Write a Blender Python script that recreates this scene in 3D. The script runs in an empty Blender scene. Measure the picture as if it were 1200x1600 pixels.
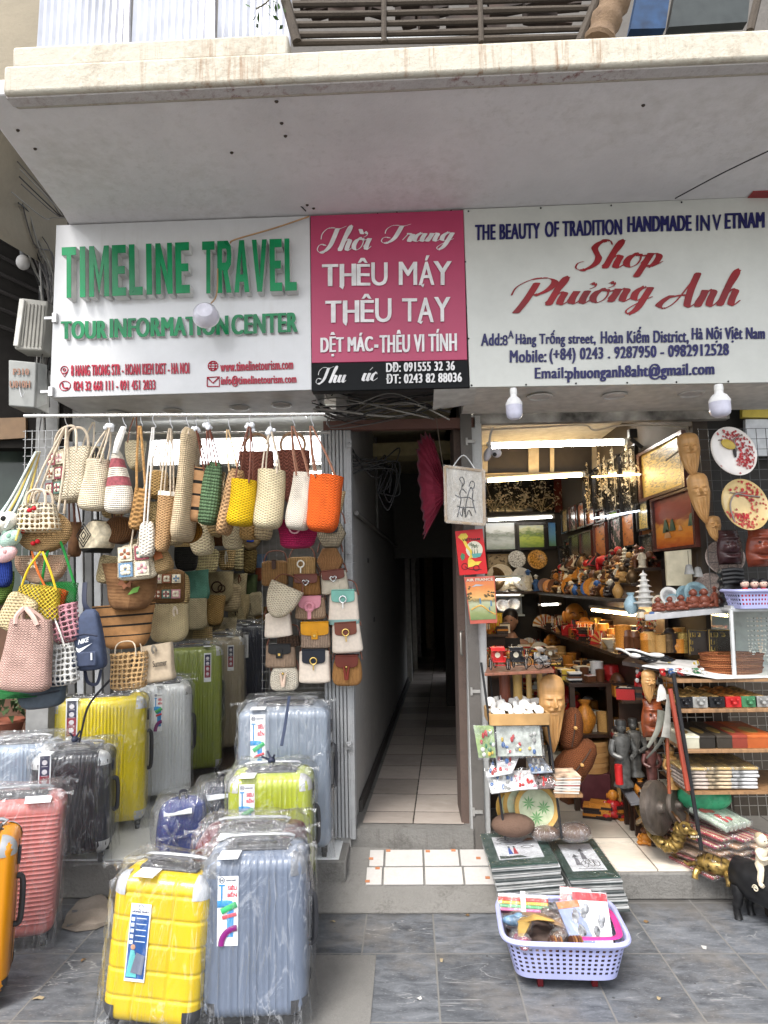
import bpy,bmesh,math,random
from mathutils import Vector,Matrix,Quaternion
S=bpy.context.scene
COL=S.collection
R=math.radians
rnd=random.Random(7)
F=1050.0
Yc=Vector((40,110,F)).normalized()
Zc=Vector((-180,-9300,F));Zc=(Zc-Zc.dot(Yc)*Yc).normalized()
Xc=Yc.cross(Zc)
EYE=Vector((0,0,1.5))
cam=bpy.data.cameras.new('camera')
cam.sensor_fit='VERTICAL';cam.sensor_height=32.0;cam.lens=32.0*F/1600.0
cam.clip_start=0.05;cam.clip_end=800
cam_o=bpy.data.objects.new('camera',cam);COL.objects.link(cam_o)
cam_o.matrix_world=Matrix(((Xc.x,-Xc.y,-Xc.z,EYE.x),(Yc.x,-Yc.y,-Yc.z,EYE.y),(Zc.x,-Zc.y,-Zc.z,EYE.z),(0,0,0,1)))
S.camera=cam_o
SUN_EL,SUN_AZ=55.0,205.0
w=bpy.data.worlds.new('World');S.world=w;w.use_nodes=True
nt=w.node_tree;bg=nt.nodes['Background']
sky=nt.nodes.new('ShaderNodeTexSky');sky.sky_type='NISHITA';sky.sun_disc=False
sky.sun_elevation=R(SUN_EL);sky.sun_rotation=R(SUN_AZ);sky.dust_density=3.0;sky.air_density=1.0
hs=nt.nodes.new('ShaderNodeHueSaturation');hs.inputs['Saturation'].default_value=0.28
nt.links.new(sky.outputs[0],hs.inputs['Color']);nt.links.new(hs.outputs[0],bg.inputs['Color'])
bg.inputs['Strength'].default_value=0.15
sun=bpy.data.lights.new('sun','SUN');sun.energy=1.3;sun.angle=R(20);sun.color=(1,0.96,0.9)
sun_o=bpy.data.objects.new('sun',sun);COL.objects.link(sun_o)
sd=Vector((math.sin(R(SUN_AZ))*math.cos(R(SUN_EL)),math.cos(R(SUN_AZ))*math.cos(R(SUN_EL)),math.sin(R(SUN_EL))))
sun_o.rotation_euler=sd.to_track_quat('Z','Y').to_euler();sun_o.location=sd*30
S.view_settings.view_transform='Standard';S.view_settings.look='None'
S.view_settings.exposure=1.5;S.view_settings.gamma=1.0
S.cycles.max_bounces=8;S.cycles.transparent_max_bounces=16;S.cycles.diffuse_bounces=4
S.cycles.caustics_reflective=False;S.cycles.caustics_refractive=False
S.cycles.use_denoising=True
def ray(px,py):
 r=Vector((px-600.0,py-800.0,F))
 return Vector((r.dot(Xc),r.dot(Yc),r.dot(Zc)))
def P(px,py,Y):
 d=ray(px,py);return EYE+d*(Y/d.y)
def G(px,py,z=0.0):
 d=ray(px,py);return EYE+d*((z-EYE.z)/d.z)
def Q(px,py,X):
 d=ray(px,py);return EYE+d*(X/d.x)
def V(*a):return Vector(a)
class MB:
 def __init__(s):s.v=[];s.f=[];s.u=[];s.m=[]
 def add(s,vs,fs,mi=0,uvs=None):
  b=len(s.v);s.v+=[Vector(p) for p in vs]
  for k,f in enumerate(fs):
   s.f.append([b+i for i in f]);s.m.append(mi)
   s.u.append(uvs[k] if uvs else [(Vector(vs[i]).x,Vector(vs[i]).z) for i in f])
  return s
 def box(s,c,d,rot=None,mi=0):
  c=Vector(c);x,y,z=d[0]/2,d[1]/2,d[2]/2
  vs=[Vector((i,j,k)) for i in (-x,x) for j in (-y,y) for k in (-z,z)]
  fs=[(0,1,3,2),(4,6,7,5),(0,4,5,1),(2,3,7,6),(0,2,6,4),(1,5,7,3)]
  uv=[]
  for k,f in enumerate(fs):
   uv.append([((vs[i].y,vs[i].z) if k<2 else (vs[i].x,vs[i].z) if k<4 else (vs[i].x,vs[i].y)) for i in f])
  if rot is not None:
   M=rot if isinstance(rot,Matrix) else Matrix.Rotation(rot,3,'Z')
   vs=[M@p for p in vs]
  return s.add([p+c for p in vs],fs,mi,uv)
 def prism(s,pts,off,mi=0):
  """polygon pts (world Vectors) pushed along off"""
  n=len(pts);off=Vector(off);a=[Vector(p) for p in pts];b=[p+off for p in a]
  nrm=Vector((0,0,0))
  for i in range(n):nrm+=a[i].cross(a[(i+1)%n])
  flip=nrm.dot(off)>0
  e=(a[1]-a[0]).normalized();q=nrm.normalized().cross(e)
  uvf=[((p-a[0]).dot(e),(p-a[0]).dot(q)) for p in a]
  F0=list(range(n));F1=[n+i for i in range(n)]
  fs=[F0[::-1] if flip else F0,F1 if flip else F1[::-1]];uv=[uvf[::-1] if flip else uvf,uvf if flip else uvf[::-1]]
  for i in range(n):
   j=(i+1)%n;q4=[i,j,n+j,n+i]
   L=(a[j]-a[i]).length;D=off.length
   u4=[(0,0),(L,0),(L,D),(0,D)]
   if not flip:q4=q4[::-1];u4=u4[::-1]
   fs.append(q4);uv.append(u4)
  return s.add(a+b,fs,mi,uv)
 def quad(s,p,mi=0,uv=None):
  return s.add(p,[tuple(range(len(p)))],mi,[uv or [(0,0),(1,0),(1,1),(0,1)]])
 def loft(s,rings,mi=0,closed=True,cap0=True,cap1=True,mif=None,skip=None):
  n=len(rings[0]);vs=[p for r in rings for p in r];fs=[];uv=[];ms=[]
  us=[]
  for r in rings:
   acc=[0.0]
   for i in range(n):acc.append(acc[-1]+(r[(i+1)%n]-r[i]).length)
   us.append(acc)
  mid=us[len(us)//2]
  vv=[0.0]
  for k in range(1,len(rings)):
   vv.append(vv[-1]+sum((rings[k][i]-rings[k-1][i]).length for i in range(0,n,max(1,n//6)))/len(range(0,n,max(1,n//6))))
  for k in range(len(rings)-1):
   for i in range(n if closed else n-1):
    if skip and skip(k,i):continue
    j=(i+1)%n
    fs.append((k*n+i,k*n+j,(k+1)*n+j,(k+1)*n+i))
    uv.append([(mid[i],vv[k]),(mid[i+1],vv[k]),(mid[i+1],vv[k+1]),(mid[i],vv[k+1])])
    ms.append(mif(k,i) if mif else mi)
  def cap(k,rev):
   f=[k*n+i for i in range(n)]
   if rev:f=f[::-1]
   c=sum((vs[i] for i in f),Vector())/n
   fs.append(tuple(f));uv.append([(vs[i].x-c.x,vs[i].y-c.y) for i in f]);ms.append(mif(min(k,len(rings)-2),0) if mif else mi)
  if closed and cap0:cap(0,True)
  if closed and cap1:cap(len(rings)-1,False)
  b=len(s.v);s.v+=[Vector(p) for p in vs]
  for f,u,m in zip(fs,uv,ms):s.f.append([b+i for i in f]);s.u.append(u);s.m.append(m)
  return s
 def tube(s,pts,r,n=7,mi=0,closed=False,flat=None):
  pts=[Vector(p) for p in pts];m=len(pts);rings=[]
  rr=r if isinstance(r,(list,tuple)) else [r]*m
  up=None
  for i,p in enumerate(pts):
   t=(pts[(i+1)%m]-pts[i-1]) if closed else (pts[min(i+1,m-1)]-pts[max(i-1,0)])
   if t.length<1e-9:t=Vector((0,0,1))
   t.normalize()
   if up is None:
    up=t.orthogonal().normalized() if flat is None else Vector(flat).normalized()
   a=up-t*up.dot(t)
   if a.length<1e-6:a=t.orthogonal()
   a.normalize();up=a if flat is None else up;bn=t.cross(a)
   k=1.0 if flat is None else 0.28
   rings.append([p+(a*math.cos(2*math.pi*q/n)*(k if flat is not None else 1)+bn*math.sin(2*math.pi*q/n))*rr[i] for q in range(n)])
  if closed:rings.append(rings[0]);return s.loft(rings,mi,cap0=False,cap1=False)
  return s.loft(rings,mi)
 def lathe(s,prof,n=16,c=(0,0,0),mi=0,M=None,sx=1.0,sy=1.0):
  c=Vector(c);rings=[]
  for r,z in prof:
   rg=[Vector((r*sx*math.cos(2*math.pi*i/n),r*sy*math.sin(2*math.pi*i/n),z)) for i in range(n)]
   if M is not None:rg=[M@p for p in rg]
   rings.append([p+c for p in rg])
  return s.loft(rings,mi)
 def ball(s,c,r,n=12,m=7,mi=0,M=None):
  r3=r if isinstance(r,(tuple,list,Vector)) else (r,r,r)
  pr=[(max(1e-4,math.sin(math.pi*k/m)),-math.cos(math.pi*k/m)) for k in range(m+1)]
  rings=[]
  for a,z in pr:
   rg=[Vector((a*math.cos(2*math.pi*i/n)*r3[0],a*math.sin(2*math.pi*i/n)*r3[1],z*r3[2])) for i in range(n)]
   if M is not None:rg=[M@p for p in rg]
   rings.append([p+Vector(c) for p in rg])
  return s.loft(rings,mi)
 def xf(s,M):
  s.v=[M@p for p in s.v];return s
 def mesh(s,name,mats,smooth=40):
  me=bpy.data.meshes.new(name)
  me.from_pydata([tuple(p) for p in s.v],[],s.f)
  ul=me.uv_layers.new(name='UVMap')
  k=0
  for u in s.u:
   for c in u:ul.data[k].uv=(c[0],c[1]);k+=1
  for m in (mats if isinstance(mats,(list,tuple)) else [mats]):me.materials.append(m)
  me.polygons.foreach_set('material_index',s.m)
  if smooth:
   me.polygons.foreach_set('use_smooth',[True]*len(s.f))
   try:me.set_sharp_from_angle(angle=R(smooth))
   except Exception:pass
  me.validate();me.update()
  return me
 def obj(s,name,mats,parent=None,smooth=40,bevel=0.0,loc=None,seg=2):
  o=bpy.data.objects.new(name,s.mesh(name,mats,smooth));COL.objects.link(o)
  if parent is not None:o.parent=parent
  if loc is not None:o.location=loc
  if bevel:
   b=o.modifiers.new('bevel','BEVEL');b.width=bevel;b.segments=seg;b.limit_method='ANGLE';b.angle_limit=R(40)
  return o
def tag(o,label=None,cat=None,group=None,kind=None):
 if label:o['label']=label
 if cat:o['category']=cat
 if group:o['group']=group
 if kind:o['kind']=kind
 return o
def E(name,label,cat,loc=(0,0,0),rz=0.0,group=None,rot=None):
 o=bpy.data.objects.new(name,None);o.empty_display_size=0.05;COL.objects.link(o)
 o.location=loc;o.rotation_euler=rot if rot is not None else (0,0,rz)
 return tag(o,label,cat,group)
def copy_tree(o,parent=None):
 c=o.copy();COL.objects.link(c)
 if parent is not None:c.parent=parent
 for ch in list(o.children):copy_tree(ch,c)
 return c
def crv(pts,k=6,closed=False):
 """Catmull-Rom through the points"""
 pts=[Vector(p) for p in pts];n=len(pts);out=[]
 for i in range(n if closed else n-1):
  g=lambda j:pts[j%n] if closed else pts[max(0,min(n-1,j))]
  a,b,c,d=g(i-1),g(i),g(i+1),g(i+2)
  for q in range(k):
   t=q/k
   out.append(0.5*((2*b)+(c-a)*t+(2*a-5*b+4*c-d)*t*t+(3*b-a-3*c+d)*t**3))
 if not closed:out.append(pts[-1])
 return out
def sring(z,w,d,n=28,p=3.0,cx=0.0,cy=0.0):
 out=[]
 for i in range(n):
  a=2*math.pi*(i+0.5)/n-math.pi/2;c,s_=math.cos(a),math.sin(a)
  out.append(Vector((cx+w/2*math.copysign(abs(c)**(2/p),c),cy+d/2*math.copysign(abs(s_)**(2/p),s_),z)))
 return out
def _nt(name):
 m=bpy.data.materials.new(name);m.use_nodes=True
 t=m.node_tree;return m,t,t.nodes['Principled BSDF'],t.nodes['Material Output']
def nd(t,typ,ins=None,**kw):
 n=t.nodes.new(typ)
 for k,v in kw.items():setattr(n,k,v)
 for k,v in (ins or {}).items():
  s_=n.inputs[k]
  if hasattr(v,'is_output'):t.links.new(v,s_)
  elif hasattr(v,'outputs'):t.links.new(v.outputs[0],s_)
  else:s_.default_value=v
 return n
def c4(c):return (c[0],c[1],c[2],1.0)
def ramp(t,fac,stops,interp='LINEAR'):
 r=nd(t,'ShaderNodeValToRGB',{0:fac});r.color_ramp.interpolation=interp
 e=r.color_ramp.elements
 while len(e)<len(stops):e.new(0.5)
 for el,(p,c) in zip(e,stops):el.position=p;el.color=c4(c) if len(c)==3 else c
 return r
def mth(t,op,a,b=0.0,c=None):
 n=t.nodes.new('ShaderNodeMath');n.operation=op
 for i,v in enumerate((a,b) if c is None else (a,b,c)):
  if isinstance(v,(int,float)):n.inputs[i].default_value=v
  else:t.links.new(v.outputs[0] if hasattr(v,'outputs') else v,n.inputs[i])
 return n
def mixc(t,fac,a,b,mode='MIX'):
 n=t.nodes.new('ShaderNodeMix');n.data_type='RGBA';n.blend_type=mode
 for i,v in ((0,fac),(6,a),(7,b)):
  if isinstance(v,(int,float)):n.inputs[i].default_value=v
  elif isinstance(v,(tuple,list)):n.inputs[i].default_value=c4(v)
  else:t.links.new(v.outputs[2] if getattr(v,'bl_idname','')=='ShaderNodeMix' else (v.outputs[0] if hasattr(v,'outputs') else v),n.inputs[i])
 return n
def mo(n):return n.outputs[2]
def srgb(h):
 h=h.lstrip('#');o=[]
 for i in (0,2,4):
  v=int(h[i:i+2],16)/255;o.append(v/12.92 if v<=0.04045 else ((v+0.055)/1.055)**2.4)
 return tuple(o)
MC={}
def M(col,rough=0.55,metal=0.0,var=0.12,scale=18.0,bump=0.0,bscale=120.0,spec=0.3,coat=0.0,name=None,emit=0.0):
 """plain painted / plastic / wood / cloth stuff with a little unevenness"""
 if isinstance(col,str):col=srgb(col)
 key=('M',tuple(round(c,4) for c in col),rough,metal,var,scale,bump,bscale,spec,coat,emit)
 if key in MC:return MC[key]
 m,t,p,o=_nt(name or 'surface');MC[key]=m
 p.inputs['Roughness'].default_value=rough;p.inputs['Metallic'].default_value=metal
 p.inputs['Specular IOR Level'].default_value=spec;p.inputs['Coat Weight'].default_value=coat
 tc=nd(t,'ShaderNodeTexCoord')
 nz=nd(t,'ShaderNodeTexNoise',{'Vector':tc.outputs['Object'],'Scale':scale,'Detail':5.0})
 if var:
  lo=tuple(max(0,c*(1-var*1.6)) for c in col);hi=tuple(min(1,c*(1+var)) for c in col)
  rp=ramp(t,nz.outputs[0],[(0.3,lo),(0.7,hi)])
  t.links.new(rp.outputs[0],p.inputs['Base Color'])
  rr=mth(t,'MULTIPLY_ADD',nz.outputs[0],0.25,rough-0.12);t.links.new(rr.outputs[0],p.inputs['Roughness'])
 else:p.inputs['Base Color'].default_value=c4(col)
 if bump:
  b2=nd(t,'ShaderNodeTexNoise',{'Vector':tc.outputs['Object'],'Scale':bscale,'Detail':4.0})
  bp=nd(t,'ShaderNodeBump',{'Height':b2.outputs[0],'Strength':min(1,bump),'Distance':0.01})
  t.links.new(bp.outputs[0],p.inputs['Normal'])
 if emit:
  p.inputs['Emission Color'].default_value=c4(col);p.inputs['Emission Strength'].default_value=emit
 return m
def WEAVE(col,kind='basket',s=0.012,rough=0.75,dark=0.55,bump=0.9,col2=None):
 """straw, crochet and net; the pattern follows the bag's UV in metres"""
 if isinstance(col,str):col=srgb(col)
 if isinstance(col2,str):col2=srgb(col2)
 key=('W',tuple(round(c,4) for c in col),kind,s,rough,dark,col2)
 if key in MC:return MC[key]
 m,t,p,o=_nt('woven_'+kind);MC[key]=m;s*=1.5;dark*=.75
 p.inputs['Roughness'].default_value=rough;p.inputs['Specular IOR Level'].default_value=0.25
 tc=nd(t,'ShaderNodeTexCoord');uv=tc.outputs['UV']
 wob=nd(t,'ShaderNodeTexNoise',{'Vector':uv,'Scale':14.0,'Detail':2.0})
 off=nd(t,'ShaderNodeVectorMath',{0:wob.outputs['Color'],1:(s*0.7,s*0.7,0)},operation='MULTIPLY')
 uvw=nd(t,'ShaderNodeVectorMath',{0:uv,1:off},operation='ADD')
 sp=nd(t,'ShaderNodeSeparateXYZ',{0:uvw});U,Vv=sp.outputs[0],sp.outputs[1]
 def sn(x,per,ph=0.0):return mth(t,'SINE',mth(t,'MULTIPLY_ADD',x,2*math.pi/per,ph))
 fine=nd(t,'ShaderNodeTexNoise',{'Vector':uv,'Scale':260.0,'Detail':3.0})
 big=nd(t,'ShaderNodeTexNoise',{'Vector':uv,'Scale':9.0,'Detail':4.0})
 alpha=None
 if kind=='rib':
  h=mth(t,'ADD',mth(t,'ABSOLUTE',sn(Vv,s*2)),mth(t,'MULTIPLY',sn(U,s*0.9),0.25))
 elif kind=='vrib':
  h=mth(t,'ADD',mth(t,'ABSOLUTE',sn(U,s*2)),mth(t,'MULTIPLY',sn(Vv,s*0.8),0.25))
 elif kind=='knit':
  ab=mth(t,'ABSOLUTE',sn(U,s*3));sh=mth(t,'MULTIPLY_ADD',ab,s*0.9,Vv)
  h=mth(t,'ABSOLUTE',sn(sh,s*2))
 elif kind=='cloth':
  h=mth(t,'MULTIPLY',mth(t,'ADD',sn(U,s),sn(Vv,s)),0.5)
 elif kind in ('net','dnet'):
  a,b=(U,Vv) if kind=='net' else (mth(t,'ADD',U,Vv),mth(t,'SUBTRACT',U,Vv))
  q=mth(t,'MULTIPLY',mth(t,'ABSOLUTE',sn(a,s*2)),mth(t,'ABSOLUTE',sn(b,s*2)))
  alpha=mth(t,'LESS_THAN',q,0.5)
  h=mth(t,'SUBTRACT',1.0,q)
 else:
  h=mth(t,'MULTIPLY',mth(t,'ADD',mth(t,'MULTIPLY',sn(U,s*2),sn(Vv,s)),1.0),0.5)
 hh=mth(t,'MULTIPLY_ADD',fine.outputs[0],0.6,h)
 bp=nd(t,'ShaderNodeBump',{'Height':hh,'Strength':bump,'Distance':s*0.45});t.links.new(bp.outputs[0],p.inputs['Normal'])
 lo=tuple(c*dark for c in col)
 base=ramp(t,h,[(0.0,lo),(0.45,col),(1.0,tuple(min(1,c*1.12) for c in col))])
 if col2:base=mixc(t,ramp(t,big.outputs[0],[(0.45,(0,0,0)),(0.55,(1,1,1))]).outputs[0],base,col2)
 tint=ramp(t,big.outputs[0],[(0.3,(0.66,0.64,0.62)),(0.7,(1.1,1.08,1.06))])
 bc=mixc(t,1.0,mo(base) if base.bl_idname=='ShaderNodeMix' else base.outputs[0],tint.outputs[0],'MULTIPLY')
 t.links.new(mo(bc),p.inputs['Base Color'])
 if alpha is not None:t.links.new(alpha.outputs[0],p.inputs['Alpha'])
 return m
def FILM(amount=0.16,white=0.05):
 key=('F',amount,white)
 if key in MC:return MC[key]
 m,t,p,o=_nt('clear_plastic_film');MC[key]=m
 tc=nd(t,'ShaderNodeTexCoord')
 mp=nd(t,'ShaderNodeMapping',{'Vector':tc.outputs['Object'],'Scale':(1.0,1.0,0.22)})
 n1=nd(t,'ShaderNodeTexNoise',{'Vector':mp,'Scale':13.0,'Detail':5.0,'Distortion':1.6})
 n2=nd(t,'ShaderNodeTexNoise',{'Vector':tc.outputs['Object'],'Scale':5.0,'Detail':3.0})
 rg=mth(t,'ABSOLUTE',mth(t,'SUBTRACT',n1.outputs[0],0.5))
 bp=nd(t,'ShaderNodeBump',{'Height':rg,'Strength':0.9,'Distance':0.05})
 lw=nd(t,'ShaderNodeLayerWeight',{'Blend':0.25,'Normal':bp})
 gl=nd(t,'ShaderNodeBsdfGlossy',{'Color':(1,1,1,1),'Roughness':0.13,'Normal':bp})
 tr=nd(t,'ShaderNodeBsdfTransparent',{'Color':(0.98,0.985,0.99,1)})
 df=nd(t,'ShaderNodeBsdfDiffuse',{'Color':(0.9,0.92,0.95,1)})
 crease=ramp(t,rg,[(0.0,(1,1,1)),(0.022,(0,0,0))])
 wf=mth(t,'ADD',mth(t,'MULTIPLY',crease.outputs[0],mth(t,'MULTIPLY',n2.outputs[0],0.26)),white)
 m1=nd(t,'ShaderNodeMixShader',{0:wf,1:tr,2:df})
 f=mth(t,'MINIMUM',mth(t,'MULTIPLY_ADD',lw.outputs['Facing'],0.42,amount),0.9)
 m2=nd(t,'ShaderNodeMixShader',{0:f,1:m1,2:gl})
 t.links.new(m2.outputs[0],o.inputs['Surface'])
 return m
def GLASS(tint=(0.9,0.95,0.95),refl=0.08,rough=0.03):
 key=('G',tint,refl,rough)
 if key in MC:return MC[key]
 m,t,p,o=_nt('window_glass');MC[key]=m
 lw=nd(t,'ShaderNodeLayerWeight',{'Blend':0.15})
 gl=nd(t,'ShaderNodeBsdfGlossy',{'Roughness':rough});tr=nd(t,'ShaderNodeBsdfTransparent',{'Color':c4(tint)})
 f=mth(t,'MULTIPLY_ADD',lw.outputs['Fresnel'],0.7,refl)
 t.links.new(nd(t,'ShaderNodeMixShader',{0:f,1:tr,2:gl}).outputs[0],o.inputs['Surface'])
 return m
def EMIT(col,st):
 key=('E',tuple(col),st)
 if key in MC:return MC[key]
 m,t,p,o=_nt('lamp_glow');MC[key]=m
 t.links.new(nd(t,'ShaderNodeEmission',{'Color':c4(col),'Strength':st}).outputs[0],o.inputs['Surface'])
 return m
def glyphs(s,bold=0.0,shear=0.0,space=1.0):
 c=bpy.data.curves.new('t','FONT');c.body=s;c.size=1.0;c.offset=bold;c.shear=shear
 c.space_character=space;c.extrude=0.5;c.resolution_u=4
 o=bpy.data.objects.new('t',c);COL.objects.link(o)
 dg=bpy.context.evaluated_depsgraph_get()
 me=bpy.data.meshes.new_from_object(o.evaluated_get(dg))
 vs=[v.co.copy() for v in me.vertices];fs=[tuple(p.vertices) for p in me.polygons]
 bpy.data.objects.remove(o);bpy.data.curves.remove(c);bpy.data.meshes.remove(me)
 return vs,fs
def text_on(mb,s,O,U,W,N,thick=0.003,bold=0.012,shear=0.0,mi=0,space=1.0,dbl=0.0):
 """lettering filling the box O, O+U, O+W, raised along N"""
 vs,fs=glyphs(s,bold,shear,space)
 if not vs:return mb
 x0=min(v.x for v in vs);x1=max(v.x for v in vs);y0=min(v.y for v in vs);y1=max(v.y for v in vs)
 N=Vector(N)
 pts=[O+U*((v.x-x0)/(x1-x0))+W*((v.y-y0)/(y1-y0))+N*((v.z+0.5)*thick) for v in vs]
 for d in ((-1,0,1) if dbl else (0,)):
  mb.add([p+U*(d*dbl/max(3,len(s)))+N*(.00025*(d+1)) for p in pts],fs,mi,[[(0,0)]*len(f) for f in fs])
 return mb
def ptext(mb,s,x0,y0,x1,y1,Y,off=0.003,thick=0.003,bold=0.012,shear=0.0,dy=0.0,mi=0,space=1.10,dbl=0.10):
 """text filling photo box: (x0,y0) bottom left, (x1, y1) top right; dy = how much the right end of the line rises"""
 O=P(x0,y0,Y);U=P(x1,y0-dy,Y)-O;W=P(x0,y1,Y)-O
 return text_on(mb,s,O+Vector((0,-off,0)),U,W,(0,-1,0),thick,0.0,shear,mi,space,dbl)
SCR={'T':(1.55,[[(.0,1.05),(-.05,1.5),(.2,1.9),(.6,1.95),(1.1,1.85),(1.55,2.05)],[(.95,1.9),(.92,1.2),(.85,.5),(.6,.05),(.25,-.02),(.0,.2),(.02,.55),(.3,.62),(.45,.5)]]),'S':(1.25,[[(1.2,1.75),(1.0,2.05),(.6,2.0),(.42,1.6),(.62,1.2),(.85,.8),(.8,.3),(.4,-.03),(.0,.1),(-.05,.45),(.2,.6)]]),'P':(1.45,[[(.55,1.75),(.5,1.0),(.4,.2),(.25,-.45)],[(-.35,.9),(-.3,1.5),(.2,1.98),(.9,2.05),(1.35,1.75),(1.25,1.2),(.85,.85),(.55,.9)]]),'A':(1.6,[[(.35,.75),(.1,.55),(-.1,.2),(.2,.02),(.6,.35),(.95,1.3),(1.15,2.0)],[(1.15,2.0),(1.12,1.0),(1.2,.2),(1.35,.02),(1.6,.25)],[(.15,.6),(.7,.72),(1.15,.7)]]),'h':(.98,[[(-.05,.2),(.3,1.0),(.48,1.75),(.38,2.05),(.27,1.75),(.2,1.0),(.14,0.0)],[(.16,.35),(.42,.92),(.62,.85),(.6,.4),(.65,.05),(.8,.02),(1.0,.28)]]),'o':(.85,[[(.5,.98),(.18,.85),(.08,.4),(.3,.02),(.62,.2),(.68,.65),(.5,.98),(.62,.8),(.9,.85)]]),'i':(.5,[[(-.05,.25),(.2,.95),(.17,.5),(.2,.1),(.32,.02),(.52,.28)]]),'r':(.72,[[(-.05,.25),(.18,1.0),(.25,.85),(.5,.9),(.46,.5),(.48,.1),(.58,.02),(.75,.28)]]),'a':(.95,[[(.62,.85),(.35,.98),(.1,.65),(.12,.15),(.35,.02),(.58,.4),(.66,.95)],[(.66,.95),(.62,.4),(.68,.05),(.8,.03),(.97,.28)]]),'n':(1.0,[[(-.05,.25),(.15,.95),(.2,.7),(.12,0.0)],[(.15,.35),(.42,.95),(.62,.85),(.6,.4),(.65,.05),(.8,.02),(1.02,.28)]]),'u':(.98,[[(-.05,.25),(.16,.95),(.12,.45),(.2,.05),(.4,.08),(.6,.5),(.66,.95)],[(.66,.95),(.62,.4),(.68,.05),(.8,.02),(1.0,.28)]]),'g':(.9,[[(.62,.85),(.35,.98),(.1,.65),(.14,.15),(.38,.05),(.6,.5),(.66,.95)],[(.66,.95),(.6,.2),(.5,-.6),(.25,-.95),(.05,-.7),(.3,-.3),(.95,.25)]]),'p':(.95,[[(-.05,.25),(.2,1.0),(.15,.3),(.02,-.75)],[(.14,.4),(.42,.95),(.68,.75),(.62,.2),(.38,.02),(.2,.12),(.55,.0),(.98,.35)]]),'c':(.72,[[(.55,.75),(.42,.98),(.15,.75),(.1,.25),(.32,.0),(.58,.12),(.75,.32)]]),' ':(.75,[]),"'":(0,[[(-.28,1.05),(-.08,1.2),(-.1,1.42),(-.28,1.38)]]),'/':(0,[[(-.42,1.25),(-.18,1.6)]]),'\\':(0,[[(-.72,1.75),(-.45,1.3)]]),}
def script_on(mb,s,O,U,W,N,mi=0,wmax=0.26,wmin=0.05,slant=0.32):
 x=0.0;strokes=[]
 for ch in s:
  a,st=SCR[ch]
  for k in st:strokes.append([Vector((px+x+slant*py,py,0)) for px,py in k])
  x+=a
 allp=[p for k in strokes for p in k]
 x0=min(p.x for p in allp);x1=max(p.x for p in allp);y0=min(p.y for p in allp);y1=max(p.y for p in allp)
 Nv=Vector(N)
 def mp(p,h):return O+U*((p.x-x0)/(x1-x0))+W*((p.y-y0)/(y1-y0))+Nv*h
 for q,k in enumerate(strokes):
  c=crv(k,8);n=len(c);vs=[];fs=[]
  for i,p in enumerate(c):
   t=(c[min(i+1,n-1)]-c[max(i-1,0)]).normalized()
   d=max(0.0,-(t.y*0.95+t.x*0.31));wd=wmin+(wmax-wmin)*d**0.8
   if i==0 or i==n-1:wd*=0.6
   nn=Vector((0.95,-0.1,0)) if abs(t.y)>0.3 else Vector((-t.y,t.x,0)).normalized()
   if abs(t.y)<=0.3 and nn.x<0:nn=-nn
   h=0.0012*(i/n)+0.0003*(q%5)
   vs+=[mp(p-nn*wd/2,h),mp(p+nn*wd/2,h)]
   if i:fs.append((2*i-2,2*i-1,2*i+1,2*i))
  mb.add(vs,fs,mi,[[(0,0)]*4 for f in fs])
 return mb
def pscript(mb,s,x0,y0,x1,y1,Y,off=0.003,dy=0.0,mi=0,**kw):
 O=P(x0,y0,Y);U=P(x1,y0-dy,Y)-O;W=P(x0,y1,Y)-O
 return script_on(mb,s,O+Vector((0,-off,0)),U,W,(0,-1,0),mi,**kw)
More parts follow.
